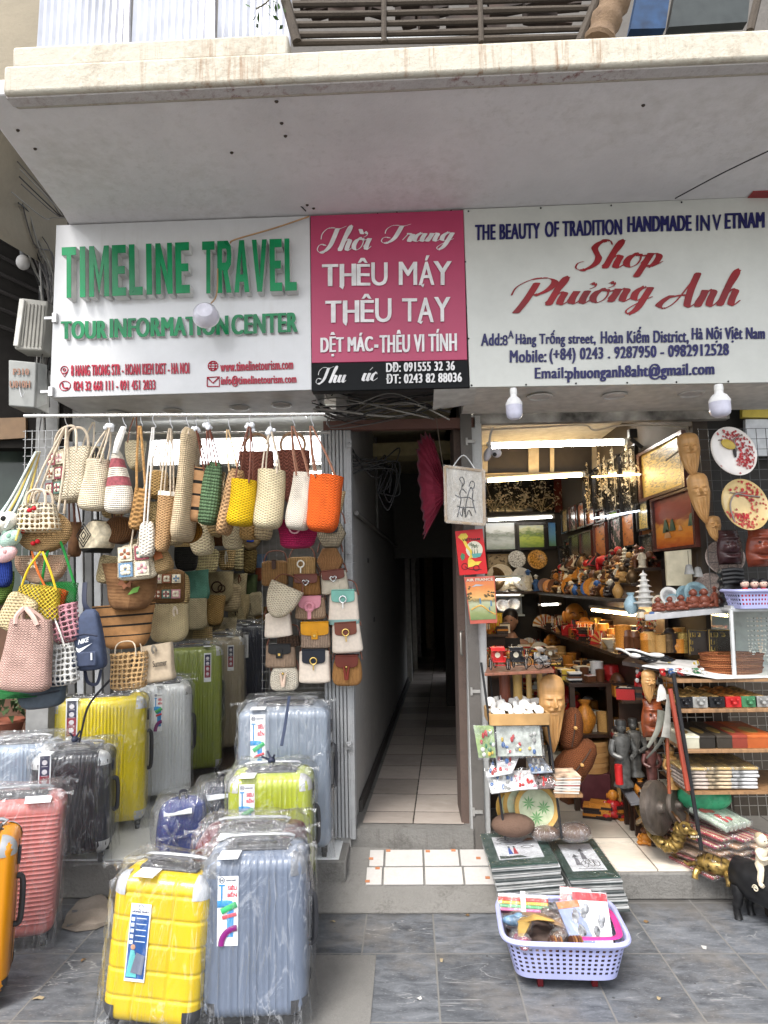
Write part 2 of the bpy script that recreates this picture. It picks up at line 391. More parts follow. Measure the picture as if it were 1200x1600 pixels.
# ================================================================ SETTING
FY=3.60
SY=3.05
ZS=0.17
def slate_tiles(name,x0,y0,sx,sy,a,b,groutc,gw,rough=0.5,vein=0.25,dirt=0.5,bump=0.25,grime=None):
 m,t,p,o=_nt(name)
 tc=nd(t,'ShaderNodeTexCoord');ob=tc.outputs['Object']
 sp=nd(t,'ShaderNodeSeparateXYZ',{0:ob})
 def axis(s_,o_,L):
  q=mth(t,'DIVIDE',mth(t,'SUBTRACT',s_,o_),L);fl=mth(t,'FLOOR',q);fr=mth(t,'SUBTRACT',q,fl)
  ed=mth(t,'MULTIPLY',mth(t,'MINIMUM',fr,mth(t,'SUBTRACT',1.0,fr)),L);return fl,ed
 fx,ex=axis(sp.outputs[0],x0,sx);fy,ey=axis(sp.outputs[1],y0,sy)
 edge=mth(t,'MINIMUM',ex,ey)
 nz0=nd(t,'ShaderNodeTexNoise',{'Vector':ob,'Scale':40.0,'Detail':3.0})
 edn=mth(t,'ADD',edge,mth(t,'MULTIPLY',mth(t,'SUBTRACT',nz0.outputs[0],0.5),gw*0.8))
 g=ramp(t,mth(t,'DIVIDE',edn,gw),[(0.35,(1,1,1)),(0.75,(0,0,0))])
 cell=nd(t,'ShaderNodeCombineXYZ',{0:fx,1:fy});wn=nd(t,'ShaderNodeTexWhiteNoise',{0:cell},noise_dimensions='2D')
 shift=nd(t,'ShaderNodeVectorMath',{0:wn.outputs['Color'],1:(30,30,30)},operation='MULTIPLY')
 v2=nd(t,'ShaderNodeVectorMath',{0:ob,1:shift},operation='ADD')
 mp=nd(t,'ShaderNodeMapping',{'Vector':v2,'Rotation':(0,0,0.6),'Scale':(1.0,2.6,1.0)})
 n1=nd(t,'ShaderNodeTexNoise',{'Vector':mp,'Scale':9.0,'Detail':9.0,'Roughness':0.68,'Distortion':0.6})
 base=ramp(t,n1.outputs[0],[(0.28,a),(0.5,tuple((x+y)/2 for x,y in zip(a,b))),(0.72,b)])
 tone=mth(t,'MULTIPLY_ADD',wn.outputs[0],0.6,0.68)
 c1=mixc(t,1.0,base.outputs[0],nd(t,'ShaderNodeCombineColor',{0:tone,1:tone,2:tone}),'MULTIPLY')
 cur=mo(c1)
 if vein:
  mv=nd(t,'ShaderNodeMapping',{'Vector':v2,'Rotation':(0,0,1.05),'Scale':(0.5,3.2,1.0)})
  n2=nd(t,'ShaderNodeTexNoise',{'Vector':mv,'Scale':2.3,'Detail':5.0,'Distortion':1.4})
  ln=ramp(t,mth(t,'ABSOLUTE',mth(t,'SUBTRACT',n2.outputs[0],0.5)),[(0.0,(1,1,1)),(0.008,(0,0,0))])
  n3=nd(t,'ShaderNodeTexNoise',{'Vector':ob,'Scale':3.0,'Detail':2.0})
  fm=mth(t,'MULTIPLY',ln.outputs[0],mth(t,'MULTIPLY',ramp(t,n3.outputs[0],[(0.5,(0,0,0)),(0.62,(1,1,1))]).outputs[0],vein*2.4))
  cur=mo(mixc(t,fm,cur,(0.42,0.42,0.41)))
  n5=nd(t,'ShaderNodeTexNoise',{'Vector':mp,'Scale':70.0,'Detail':3.0})
  cur=mo(mixc(t,mth(t,'MULTIPLY',ramp(t,n5.outputs[0],[(0.6,(0,0,0)),(0.72,(1,1,1))]).outputs[0],0.35),cur,(0.3,0.3,0.31)))
 if dirt:
  n4=nd(t,'ShaderNodeTexNoise',{'Vector':ob,'Scale':2.2,'Detail':8.0,'Roughness':0.7})
  cur=mo(mixc(t,mth(t,'MULTIPLY',ramp(t,n4.outputs[0],[(0.5,(0,0,0)),(0.75,(1,1,1))]).outputs[0],dirt),cur,(0.2,0.18,0.155)))
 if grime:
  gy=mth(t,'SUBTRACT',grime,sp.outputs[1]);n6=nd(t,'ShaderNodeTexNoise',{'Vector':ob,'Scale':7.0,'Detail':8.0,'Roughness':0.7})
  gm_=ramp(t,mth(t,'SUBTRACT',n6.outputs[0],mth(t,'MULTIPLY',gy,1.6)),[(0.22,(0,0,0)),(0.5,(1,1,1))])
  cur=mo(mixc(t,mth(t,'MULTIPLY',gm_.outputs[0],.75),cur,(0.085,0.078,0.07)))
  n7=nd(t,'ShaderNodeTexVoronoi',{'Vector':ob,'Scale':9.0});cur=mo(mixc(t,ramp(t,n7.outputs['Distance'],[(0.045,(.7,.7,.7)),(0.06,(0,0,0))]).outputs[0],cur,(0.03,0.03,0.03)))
 cur=mo(mixc(t,g.outputs[0],cur,groutc))
 t.links.new(cur,p.inputs['Base Color'])
 rr=mth(t,'MULTIPLY_ADD',n1.outputs[0],0.3,rough-0.1);t.links.new(rr.outputs[0],p.inputs['Roughness'])
 hgt=mth(t,'SUBTRACT',mth(t,'MULTIPLY',n1.outputs[0],0.5),g.outputs[0])
 bp=nd(t,'ShaderNodeBump',{'Height':hgt,'Strength':bump,'Distance':0.006});t.links.new(bp.outputs[0],p.inputs['Normal'])
 return m
def concrete(name,col,stain=(0.1,0.09,0.08),amt=0.5,sc=3.0,rough=0.85,bump=0.5,streak=0.0,scol=(0.2,0.13,0.07)):
 if isinstance(col,str):col=srgb(col)
 m,t,p,o=_nt(name);tc=nd(t,'ShaderNodeTexCoord');ob=tc.outputs['Object']
 n1=nd(t,'ShaderNodeTexNoise',{'Vector':ob,'Scale':sc,'Detail':10.0,'Roughness':0.66})
 n2=nd(t,'ShaderNodeTexNoise',{'Vector':ob,'Scale':sc*14,'Detail':6.0,'Roughness':0.7})
 b=ramp(t,n1.outputs[0],[(0.3,tuple(c*0.8 for c in col)),(0.7,tuple(min(1,c*1.1) for c in col))])
 f=mth(t,'MULTIPLY',ramp(t,mth(t,'MULTIPLY_ADD',n2.outputs[0],0.35,mth(t,'MULTIPLY',n1.outputs[0],0.75)),[(0.55,(0,0,0)),(0.78,(1,1,1))]).outputs[0],amt)
 cur=mo(mixc(t,f,b.outputs[0],stain))
 if streak:
  mp=nd(t,'ShaderNodeMapping',{'Vector':ob,'Scale':(1.0,1.0,0.06)})
  n3=nd(t,'ShaderNodeTexNoise',{'Vector':mp,'Scale':26.0,'Detail':5.0,'Roughness':0.75})
  n4=nd(t,'ShaderNodeTexNoise',{'Vector':ob,'Scale':1.6,'Detail':3.0})
  k=mth(t,'MULTIPLY',ramp(t,n3.outputs[0],[(0.52,(0,0,0)),(0.7,(1,1,1))]).outputs[0],ramp(t,n4.outputs[0],[(0.42,(0,0,0)),(0.6,(1,1,1))]).outputs[0])
  cur=mo(mixc(t,mth(t,'MULTIPLY',k,streak),cur,scol))
 t.links.new(cur,p.inputs['Base Color']);p.inputs['Roughness'].default_value=rough
 h=mth(t,'MULTIPLY_ADD',n2.outputs[0],0.5,n1.outputs[0])
 bp=nd(t,'ShaderNodeBump',{'Height':h,'Strength':bump,'Distance':0.012});t.links.new(bp.outputs[0],p.inputs['Normal'])
 return m
def WOOD(col,s=6.0,rough=0.45,name='wood',dark=0.55):
 if isinstance(col,str):col=srgb(col)
 key=('WD',tuple(col),s,rough)
 if key in MC:return MC[key]
 m,t,p,o=_nt(name);MC[key]=m;tc=nd(t,'ShaderNodeTexCoord')
 mp=nd(t,'ShaderNodeMapping',{'Vector':tc.outputs['Object'],'Scale':(6.0,6.0,0.7)})
 n=nd(t,'ShaderNodeTexNoise',{'Vector':mp,'Scale':s,'Detail':7.0,'Distortion':0.8})
 r=ramp(t,n.outputs[0],[(0.3,tuple(c*dark for c in col)),(0.55,col),(0.75,tuple(min(1,c*1.2) for c in col))])
 t.links.new(r.outputs[0],p.inputs['Base Color']);p.inputs['Roughness'].default_value=rough
 bp=nd(t,'ShaderNodeBump',{'Height':n.outputs[0],'Strength':0.15,'Distance':0.004});t.links.new(bp.outputs[0],p.inputs['Normal'])
 return m
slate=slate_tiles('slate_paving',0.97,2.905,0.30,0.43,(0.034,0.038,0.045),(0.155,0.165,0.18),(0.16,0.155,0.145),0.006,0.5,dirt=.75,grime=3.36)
stepc=concrete('worn_cement',(0.19,0.183,0.17),(0.055,0.05,0.044),1.0,5.0,0.85,1.0,0.6,(.075,.065,.055))
whitet=slate_tiles('white_floor_tile',-1.18,3.385,0.60,0.60,(0.58,0.59,0.58),(0.70,0.71,0.70),(0.2,0.19,0.18),0.005,0.3,0,0.22,0.1)
creamt=slate_tiles('cream_floor_tile',0.72,3.36,0.42,0.42,(0.5,0.45,0.37),(0.66,0.6,0.52),(0.16,0.13,0.1),0.006,0.3,0,0.3,0.1)
alleyt=slate_tiles('alley_floor_tile',0.0,3.66,0.31,0.31,(0.52,0.45,0.395),(0.60,0.53,0.47),(0.07,0.06,0.05),0.006,0.14,0,0.35,0.12)
patcht=slate_tiles('threshold_tile',-0.21,3.36,0.20,0.13,(0.42,0.40,0.38),(0.6,0.585,0.57),(0.15,0.13,0.12),0.005,0.35,0,0.15,0.15)
asph=concrete('road_paled_for_bounce',(0.36,0.35,0.33),(0.2,0.2,0.19),0.4,2.0,0.9,0.5)  # unseen road, made pale to bounce light up at the soffit
tag(MB().quad([V(-60,-60,-0.14),V(60,-60,-0.14),V(60,-1.6,-0.14),V(-60,-1.6,-0.14)]).obj('road',asph,smooth=0),kind='structure')
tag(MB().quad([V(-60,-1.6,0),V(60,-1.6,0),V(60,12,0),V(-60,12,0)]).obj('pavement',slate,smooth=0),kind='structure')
tag(MB().box((0,-1.68,-0.07),(120,0.16,0.16)).obj('kerb',stepc),kind='structure')
cp=[G(470,1492,.004),G(588,1492,.004),G(575,1640,.004),G(430,1640,.004)]
tag(MB().quad(cp[::-1]).obj('cement_patch',concrete('cement_patch',(.17,.165,.155),(.09,.085,.08),.6,6.0,.9,.6),smooth=0),kind='structure')
m=MB();m.box((-1.45,3.39+2.2,ZS/2),(2.22,4.4,ZS));tag(m.obj('step',stepc,bevel=0.008),kind='structure')
tag(MB().box((-1.40,3.92,ZS+0.004),(2.05,1.03,0.008)).obj('floor',whitet),kind='structure')
def planks(name,a,b):
 m,t,p,o=_nt(name);tc=nd(t,'ShaderNodeTexCoord')
 br=nd(t,'ShaderNodeTexBrick',{'Vector':nd(t,'ShaderNodeMapping',{'Vector':tc.outputs['Object'],'Rotation':(0,0,1.571)}),'Color1':c4(a),'Color2':c4(b),'Mortar':(0.01,0.008,0.006,1),'Scale':1.0,'Mortar Size':0.002,'Brick Width':0.9,'Row Height':0.11})
 mp=nd(t,'ShaderNodeMapping',{'Vector':tc.outputs['Object'],'Scale':(14,1.2,1)});n=nd(t,'ShaderNodeTexNoise',{'Vector':mp,'Scale':4.0,'Detail':6.0})
 t.links.new(mo(mixc(t,1.0,br.outputs[0],ramp(t,n.outputs[0],[(0.3,(0.6,0.6,0.6)),(0.7,(1.3,1.3,1.3))]).outputs[0],'MULTIPLY')),p.inputs['Base Color']);p.inputs['Roughness'].default_value=0.4
 return m
tag(MB().box((-1.2,6.25,ZS+0.004),(1.75,3.6,0.008)).obj('floor',planks('dark_plank_floor',(0.055,0.038,0.03),(0.085,0.06,0.048))),kind='structure')
m=MB();m.box((1.55,3.36+2.6,0.06),(1.86,5.2,0.12));m.box((.46,3.655+2.4,0.059),(.34,4.8,0.118));tag(m.obj('step',stepc,bevel=0.008),kind='structure')
tag(MB().box((1.35,3.372+0.17,0.124),(1.40,0.32,0.008)).obj('floor',creamt),kind='structure')
tag(MB().box((1.35,3.82+1.65,0.124),(1.40,3.5,0.008)).obj('floor',creamt),kind='structure')
AL=Matrix.Translation((-0.325,3.62,0))@Matrix.Rotation(-math.atan2(55,1050),4,'Z')
def al(x,y,z):return AL@V(x,y,z)
AW=0.62
m=MB();m.box((AW/2,6.0,0.12),(AW+.02,12.0,0.24));m.xf(AL);fl=m.obj('floor',stepc);tag(fl,kind='structure')
m=MB();m.quad([V(0.045,0.07,0),V(0.575,0.07,0),V(0.575,12,0),V(0.045,12,0)])
o=m.obj('floor',alleyt,smooth=0);tag(o,kind='structure');o.matrix_world=AL@Matrix.Translation((0,0,0.2445))
m=MB();m.prism([V(-0.50,3.22,0),V(-0.50,3.31,0.045),V(-0.50,3.64,0.155),V(-0.50,3.64,0)],(1.14,0,0));tag(m.obj('ramp',stepc,bevel=0.02),kind='structure')
rt=Matrix.Translation((0,3.365,0.066))@Matrix.Rotation(math.atan2(0.105,0.31),4,'X')
tl=MB()
for (x0,x1,y0,y1) in ((-0.245,-0.165,0.0,.115),(-0.235,-0.16,.12,.235),(-0.16,0.035,0.0,.115),(-0.155,0.035,.12,.235),(0.04,0.225,0,.115),(0.04,0.215,.12,.235),(0.23,0.42,0,.115),(0.22,0.40,.12,.235)):
 tl.box(((x0+x1)/2,(y0+y1)/2,0.003),(x1-x0-.005,y1-y0-.004,0.008))
o=tl.obj('threshold_paving',concrete('worn_white_tile',(0.50,0.48,0.46),(0.28,0.24,0.2),0.6,6.0,0.4,0.1),bevel=0.0015);o.matrix_world=rt;tag(o,kind='structure')
sc_=MB()
for (x,y) in ((-.235,.02),(-.19,.105),(-.225,.17),(-.14,.225),(.31,.17),(.06,.22),(.34,.04),(.19,.225),(.39,.13)):sc_.box((x,y,0.0085),(.022,.014,.003))
o=sc_.obj('threshold_paving',M((0.42,0.17,0.08),0.6));o.matrix_world=rt;tag(o,kind='structure')
bd=E('shop_house','weathered cream and grey shop house with an overhanging balcony slab above three signs','building',(0,3.6,0))
def bpart(name,mb,m,parent=bd,**kw):
 o=mb.obj(name,m,**kw);o.parent=parent
 o.matrix_parent_inverse=Matrix.Translation(-Vector(bd.location)) if parent is bd else Matrix.Identity(4)
 return o
soff=concrete('grey_painted_soffit',(0.68,0.66,0.66),(0.42,0.40,0.37),0.85,1.1,0.8,0.5,0.3,(.36,.34,.31))
fasc=concrete('cream_rendered_fascia',(0.46,0.43,0.36),(0.17,0.125,0.08),0.85,3.0,0.85,0.8,1.0,(0.22,0.13,0.07))
SZ=3.27;BY=2.19
pl=[G(-40,150,SZ),G(1400,74,SZ),G(1400,300,SZ),V(2.9,3.62,SZ),V(-1.72,3.62,SZ),G(96,332,SZ)]
pl[0].y=BY;pl[1].y=BY;pl[1].x=2.9;pl[2].x=2.9
bpart('soffit',MB().prism(pl,(0,0,0.06)),soff,bevel=0.006)
x0=P(4,100,BY-.02).x;x1=2.9;xa=P(450,100,BY).x
m=MB()
m.box(((x0+x1)/2,BY+0.03,SZ+0.047),(x1-x0,0.09,0.108));bpart('fascia',m,fasc,bevel=0.012)
bpart('upstand',MB().box(((P(20,60,BY).x+xa)/2,BY+0.06,SZ+0.143),(xa-P(20,60,BY).x,0.12,0.085)),fasc,bevel=0.01)
bpart('drip_edge',MB().box(((x0+x1)/2,BY+0.03,SZ-0.006),(x1-x0,0.05,0.008)),concrete('stained_drip_edge',(.5,.48,.47),(.2,.15,.13),.7,4.0,.85,.5,1.0,(.16,.05,.04)),bevel=0.004)
bpart('balcony_slab',MB().box(((x0+x1)/2+.02,2.95,SZ+0.075),(x1-x0-.03,1.30,0.04)),stepc)
m=MB()
for (px,py) in ((28,203),(55,232),(440,192),(446,212),(432,158),(362,238),(172,155),(250,150),(480,320),(490,325),(1005,164),(100,160)):
 g=G(px,py,SZ);m.ball(g,(0.008,0.006,0.008),8,5)
bpart('bolt',m,M((0.06,0.045,0.035),0.8))
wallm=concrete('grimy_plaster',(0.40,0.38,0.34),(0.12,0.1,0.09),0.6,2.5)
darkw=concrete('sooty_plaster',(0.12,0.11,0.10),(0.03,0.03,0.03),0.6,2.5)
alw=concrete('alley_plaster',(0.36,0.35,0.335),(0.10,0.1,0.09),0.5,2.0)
bpart('wall',MB().box((-2.0,5.75,1.35),(0.12,4.3,2.7)),M((0.20,0.20,0.195),0.7))
bpart('wall',MB().box((-1.2,7.95,1.35),(1.7,0.1,2.7)),M((0.22,0.21,0.2),0.8))
bpart('ceiling',MB().box((-1.2,5.75,2.62),(1.75,4.3,0.06)),M((0.5,0.5,0.48),0.7))
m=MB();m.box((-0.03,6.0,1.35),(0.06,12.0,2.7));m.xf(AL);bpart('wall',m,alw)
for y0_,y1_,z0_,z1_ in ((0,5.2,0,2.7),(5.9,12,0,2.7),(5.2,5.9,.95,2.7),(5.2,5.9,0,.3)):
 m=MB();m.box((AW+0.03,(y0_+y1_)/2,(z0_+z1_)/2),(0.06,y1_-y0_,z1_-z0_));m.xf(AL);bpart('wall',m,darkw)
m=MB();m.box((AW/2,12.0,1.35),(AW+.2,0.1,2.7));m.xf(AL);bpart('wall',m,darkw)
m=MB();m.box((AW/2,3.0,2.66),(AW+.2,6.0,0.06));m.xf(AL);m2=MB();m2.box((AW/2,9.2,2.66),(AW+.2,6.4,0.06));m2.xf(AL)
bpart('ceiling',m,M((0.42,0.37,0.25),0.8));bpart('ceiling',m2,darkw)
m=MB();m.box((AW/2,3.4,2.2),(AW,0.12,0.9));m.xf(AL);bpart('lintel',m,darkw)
m=MB();m.box((AW/2,1.5,2.5),(AW,0.25,0.10));m.xf(AL);bpart('beam',m,M((0.45,0.38,0.2),0.7))
for y,x in ((5.2,.03),(6.4,.05),(8.0,.05)):m=MB();m.box((x,y,1.05),(0.06,0.10,2.1));m.xf(AL);bpart('door_frame',m,M((0.5,0.48,0.44),0.5))
m=MB();m.box((0.2,9.5,1.1),(0.16,0.05,1.9));m.xf(AL);bpart('door_leaf',m,M((0.32,0.24,0.15),0.5))
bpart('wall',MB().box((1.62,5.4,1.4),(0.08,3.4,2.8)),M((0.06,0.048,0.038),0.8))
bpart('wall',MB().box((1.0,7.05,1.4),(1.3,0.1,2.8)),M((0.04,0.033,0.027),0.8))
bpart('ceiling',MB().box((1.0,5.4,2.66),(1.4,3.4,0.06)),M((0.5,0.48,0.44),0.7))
bpart('lintel',MB().box((-1.2,FY+.1,2.66),(1.8,.14,0.26)),wallm)
bpart('lintel',MB().box((0.01,FY+.1,2.78),(0.66,.14,0.5)),darkw)
bpart('lintel',MB().box((1.25,FY+.1,2.66),(1.8,.14,0.30)),wallm)
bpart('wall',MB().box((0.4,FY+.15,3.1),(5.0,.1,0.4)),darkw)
rust=concrete('rusty_steel',(0.13,0.06,0.045),(0.05,0.03,0.02),0.7,8.0,0.7,0.4)
bpart('steel_angle',MB().prism([P(505,672,FY),P(742,668,FY),P(742,652,FY),P(505,658,FY)],(0,.05,0)),rust)
bpart('steel_angle',MB().prism([P(740,662,FY),P(1140,654,FY),P(1140,640,FY),P(740,645,FY)],(0,.05,0)),M((0.30,0.29,0.27),0.6,0.3,0.5,9))
m=MB();m.box((.012,5.0,.27),(.02,9.5,.06));m.xf(AL);bpart('skirting',m,M((.06,.055,.05),.8))
m=MB();m.tube([V(.02,.2,1.9),V(.02,3.0,1.88),V(.02,6.0,1.9)],.014,7);m.tube([V(.02,1.4,1.9),V(.02,1.4,2.6)],.010,6);m.xf(AL);bpart('pipe',m,M((.2,.19,.18),.5))
post=concrete('grey_painted_post',(0.40,0.405,0.40),(0.13,0.1,0.08),0.5,5.0,0.6,0.25)
bpart('pillar',MB().prism([P(736,1312,FY),P(768,1312,FY),P(752,648,FY),P(722,648,FY)],(0,.12,0)),post,bevel=0.006)
m=MB()
for py in (690,1080,1268):a=P(735+(py-690)*.02,py,FY-.012);m.box(a,(0.05,0.02,0.016));m.tube([a+V(-.02,-.004,-.02),a+V(-.02,-.004,.02)],.007)
bpart('hinge',m,M((0.35,0.34,0.32),0.5,0.4))
bpart('jamb',MB().prism([P(722,1318,FY+.08),P(737,1318,FY+.08),P(724,660,FY+.08),P(708,660,FY+.08)],(0,.3,0)),concrete('brown_weathered_wood',(0.11,0.075,0.06),(0.03,0.02,0.02),0.7,9.0))
m=MB();a=P(722,1005,FY+.05);m.tube(crv([a+V(0,0,.06),a+V(-.008,-.03,.05),a+V(-.008,-.03,-.05),a+V(0,0,-.06)]),.006);bpart('door_handle',m,M((.3,.28,.25),.4,.7))
sh=concrete('folding_shutter_paint',(0.36,0.365,0.37),(0.07,0.06,0.05),0.75,7.0,0.5,0.3,0.6,(0.09,0.07,0.05))
shut=E('folding_shutter','grimy grey metal folding shutter pushed open between the bag shop and the alley','shutter',P(532,1312,FY))
def relp(o,root):
 o.parent=root;o.matrix_parent_inverse=Matrix.Translation(-Vector(root.location));return o
for k in range(8):
 xa_,xb_=505+k*5.8,505+k*5.8+4.6
 o=MB().prism([P(xa_+6,1310,FY),P(xb_+6,1310,FY),P(xb_-4,672,FY),P(xa_-4,672,FY)],(0,0.04+0.02*(k%2),0)).obj('slat',sh,bevel=0.003);relp(o,shut)
m=MB()
for py in (693,865,1165):m.prism([P(541,py+6,FY-.012),P(549,py+6,FY-.012),P(549,py-6,FY-.012),P(541,py-6,FY-.012)],(0,.01,0));m.ball(P(545,py,FY-.016),.009,10,6)
relp(m.obj('bracket',sh),shut)
relp(MB().prism([P(548,1312,FY),P(556,1312,FY),P(548,672,FY),P(540,672,FY)],(0,.10,0)).obj('side_channel',sh,bevel=.003),shut)
cs=E('corrugated_fence','silver corrugated metal sheet fence with posts on the balcony top left','fence',V(-0.9,2.32,3.47))
def corr_mb(x0,x1,z0,z1,y,per=0.028,amp=0.006):
 n=int((x1-x0)/per*6);pts=[]
 vs=[];fs=[]
 for i in range(n+1):
  x=x0+(x1-x0)*i/n;yy=y-amp*math.cos(2*math.pi*(x-x0)/per)
  vs+=[V(x,yy,z0),V(x+.02,yy,z1)]
  if i:fs.append((2*i-2,2*i,2*i+1,2*i-1))
 mb=MB();mb.add(vs,fs);return mb
steel=M((0.55,0.56,0.6),0.35,0.55,0.15,6)
zb=SZ+.15
for (a,b) in ((58,198),(205,330),(338,452)):
 xa_,xb_=P(a,40,2.40).x,P(b,40,2.40).x
 relp(corr_mb(xa_,xb_,zb,zb+.8,2.40).obj('corrugated_panel',steel),cs)
for a in (200,333):
 p_=P(a,40,2.385);relp(MB().box((p_.x,2.385,zb+.4),(.018,.03,.8)).obj('fence_post',M((.5,.5,.52),.4,.5)),cs)
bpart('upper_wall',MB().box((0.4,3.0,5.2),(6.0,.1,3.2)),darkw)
woodg=concrete('old_grey_timber',(0.06,0.046,0.033),(0.018,0.013,0.01),0.85,9.0)
rail=E('balcony_railing','old weathered timber railing of the dark balcony above the middle sign','railing',P(700,60,2.25))
for py in (-12,4,20,36,52,64):relp(MB().tube([P(458,py+3,2.26),P(600,py+1,2.265),P(760,py-3,2.26),P(925,py-8,2.26)],[.012,.01,.012,.01],7).obj('rail_bar',woodg),rail)
for (a,b,r) in ((446,464,.018),(600,600,.010),(750,752,.010),(932,905,.016)):
 relp(MB().tube([P(a-6,-60,2.25),P(a,0,2.25),P(b,66,2.25)],r,8).obj('baluster',woodg),rail)
for i in range(26):
 x=rnd.uniform(470,940);a=P(x,rnd.uniform(-20,40),rnd.uniform(2.45,2.8));tag(MB().box(a,(rnd.uniform(.04,.2),.05,rnd.uniform(.02,.14)),rnd.uniform(-.4,.4)).obj('old_board',M((.045,.03,.024),.8,0,.4,8)),'old dark board in the jumble behind the balcony railing','board','boards behind the balcony railing')
tag(MB().prism([P(458,62,2.36),P(930,56,2.36),P(930,48,2.36),P(458,54,2.36)],(0,.03,0)).obj('metal_strip',M((.45,.47,.48),.4,.5)),'pale metal strip lying along the balcony edge behind the railing','metal strip')
st=crv([P(935,68,2.24),P(948,30,2.24),P(965,-10,2.24),P(970,-60,2.24)],5)
tag(MB().tube(st,[0.052+0.006*math.sin(i*1.7) for i in range(len(st))],12).obj('tree_stump',concrete('bark',(0.20,0.13,0.075),(.04,.025,.02),.8,14,.9,1.0)),'brown bark covered stump standing on the balcony edge','stump')
tag(MB().prism([P(985,45,2.5),P(1040,44,2.5),P(1050,-30,2.5),P(1000,-30,2.5)],(0,.05,0)).obj('tarpaulin',M((.012,.04,.10),.6,0,.3)),'folded blue tarpaulin behind the bark stump on the balcony','tarpaulin')
tag(MB().prism([P(1045,42,2.52),P(1168,34,2.52),P(1175,-40,2.52),P(1060,-40,2.52)],(0,.04,0)).obj('window_pane',M((.035,.042,.042),.4)),'dusty grey window pane above the right balcony edge','window')
tag(MB().tube([P(1172,48,2.25),P(1188,-20,2.25)],.014).obj('railing_post',woodg),'leaning timber post at the right end of the balcony','post')
m=MB()
for i in range(46):
 a=P(rnd.uniform(388,446),rnd.uniform(-40,40 if i%3 else 20),2.22+rnd.uniform(0,.06));d=V(rnd.uniform(-1,1),rnd.uniform(-.6,.6),rnd.uniform(-1,.4)).normalized();n_=d.orthogonal().normalized()*.007
 m.add([a,a+d*.016+n_,a+d*.038,a+d*.016-n_],[(0,1,2,3)])
pn=E('trailing_plant','small green plant trailing over the balcony edge by the railing','plant',P(420,30,2.22))
relp(m.obj('leaves',M((.05,.10,.03),.5,0,.4,40),smooth=0),pn)
relp(MB().tube(crv([P(440,-40,2.24),P(420,0,2.24),P(400,14,2.24)]),.003,5).obj('stem',M((.08,.07,.03))),pn)
nbw=concrete('beige_render',(0.25,0.215,0.155),(0.14,0.11,0.08),0.4,2.0)
nb=E('neighbour_house','beige neighbouring building with a sloping soffit at the upper left','building',(-2.2,3.3,0))
def npart(name,mb,m,**kw):return relp(mb.obj(name,m,**kw),nb)
npart('wall',MB().prism([P(-120,190,2.75),P(38,160,2.75),P(62,60,2.75),P(72,-60,2.75),P(-120,-60,2.75)],(0,.5,0)),nbw)
npart('soffit',MB().prism([P(-90,190,2.6),P(-90,320,2.6),P(88,425,3.5),P(88,325,3.5),P(5,205,2.75)],(0,.12,.05)),nbw)
dk=M((0.012,0.011,0.01),0.9,spec=.05)
npart('dark_cladding',MB().prism([P(-150,700,3.62),P(100,700,3.62),P(96,330,3.62),P(-150,200,3.62)],(0,.1,0)),dk)
lv=MB()
for k in range(7):lv.tube([P(-60,310+k*30,3.56),P(84,395+k*24,3.56)],.012,6)
npart('louvre',lv,M((0.016,0.014,0.013),.8,spec=.1))
npart('shop_window',MB().prism([P(-60,940,3.85),P(46,940,3.85),P(46,665,3.85),P(-60,665,3.85)],(0,.02,0)),M((0.05,0.065,0.055),0.08,0,.4,3))
npart('party_wall',MB().box((-5.2,4.3,3.4),(6.2,.2,6.8)),nbw)
npart('base_wall',MB().prism([P(-80,1180,3.95),P(80,1180,3.95),P(80,930,3.95),P(-80,930,3.95)],(0,.1,0)),M((0.10,0.05,0.03),0.6))
npart('brown_beam',MB().prism([P(-60,690,3.60),P(40,684,3.60),P(40,652,3.60),P(-60,655,3.60)],(0,.06,0)),M((0.16,0.10,0.055),.6))
rb=E('neighbour_shopfront','grey and yellow neighbouring shop front just visible behind the right display grid','building',(2.3,3.9,0))
relp(MB().prism([P(1080,960,4.0),P(1330,960,4.0),P(1330,600,4.0),P(1085,600,4.0)],(0,.06,0)).obj('wall',M((.035,.033,.03),.8)),rb)
relp(MB().box((5.2,4.4,3.4),(5.6,.2,6.8)).obj('party_wall',nbw),rb)
relp(MB().prism([P(1165,712,3.9),P(1280,712,3.9),P(1280,655,3.9),P(1165,655,3.9)],(0,.03,0)).obj('white_board',M((.6,.62,.64),.5)),rb)
relp(MB().prism([P(1160,652,3.88),P(1280,652,3.88),P(1280,590,3.88),P(1160,625,3.88)],(0,.03,0)).obj('yellow_board',M((.55,.42,.06),.5)),rb)
relp(MB().prism([P(1080,1340,4.1),P(1330,1340,4.1),P(1330,940,4.1),P(1080,940,4.1)],(0,.06,0)).obj('back_wall',M((.10,.08,.06),.7)),rb)
# ================================================================ SIGNS
def sign(name,label,poly,Y,face_m,depth=0.5,back_m=None,under=True):
 o=E(name,label,'sign',(P(*poly[0],Y)+P(*poly[1],Y))/2)
 pts=[P(x,y,Y) for x,y in poly]
 relp(MB().prism(pts,(0,0.02,0)).obj('face_panel',face_m,bevel=0.002),o)
 return o
def GLOSSW(col,rough=0.2):
 return M(col,rough,0,0.05,1.5,0.05,3.0,0.5,0.35)
white_sheet=concrete('white_glossy_sheet',(0.55,0.555,0.565),(.42,.42,.41),.35,1.4,.22,.04,.25,(.40,.38,.35));pale=concrete('pale_painted_tin',(0.52,0.53,0.495),(0.34,0.33,0.30),0.35,1.5,0.4,0.05)
grn=M((0.0,0.19,0.065),0.3,0,0.25,5,0,1,0.3,0.0);redl=M((0.34,0.012,0.035),0.3)
s1=sign('shop_sign','white glossy sign with raised green TIMELINE TRAVEL letters above the handbags',[(78,621),(487,609),(484,337),(88,352)],SY,white_sheet)
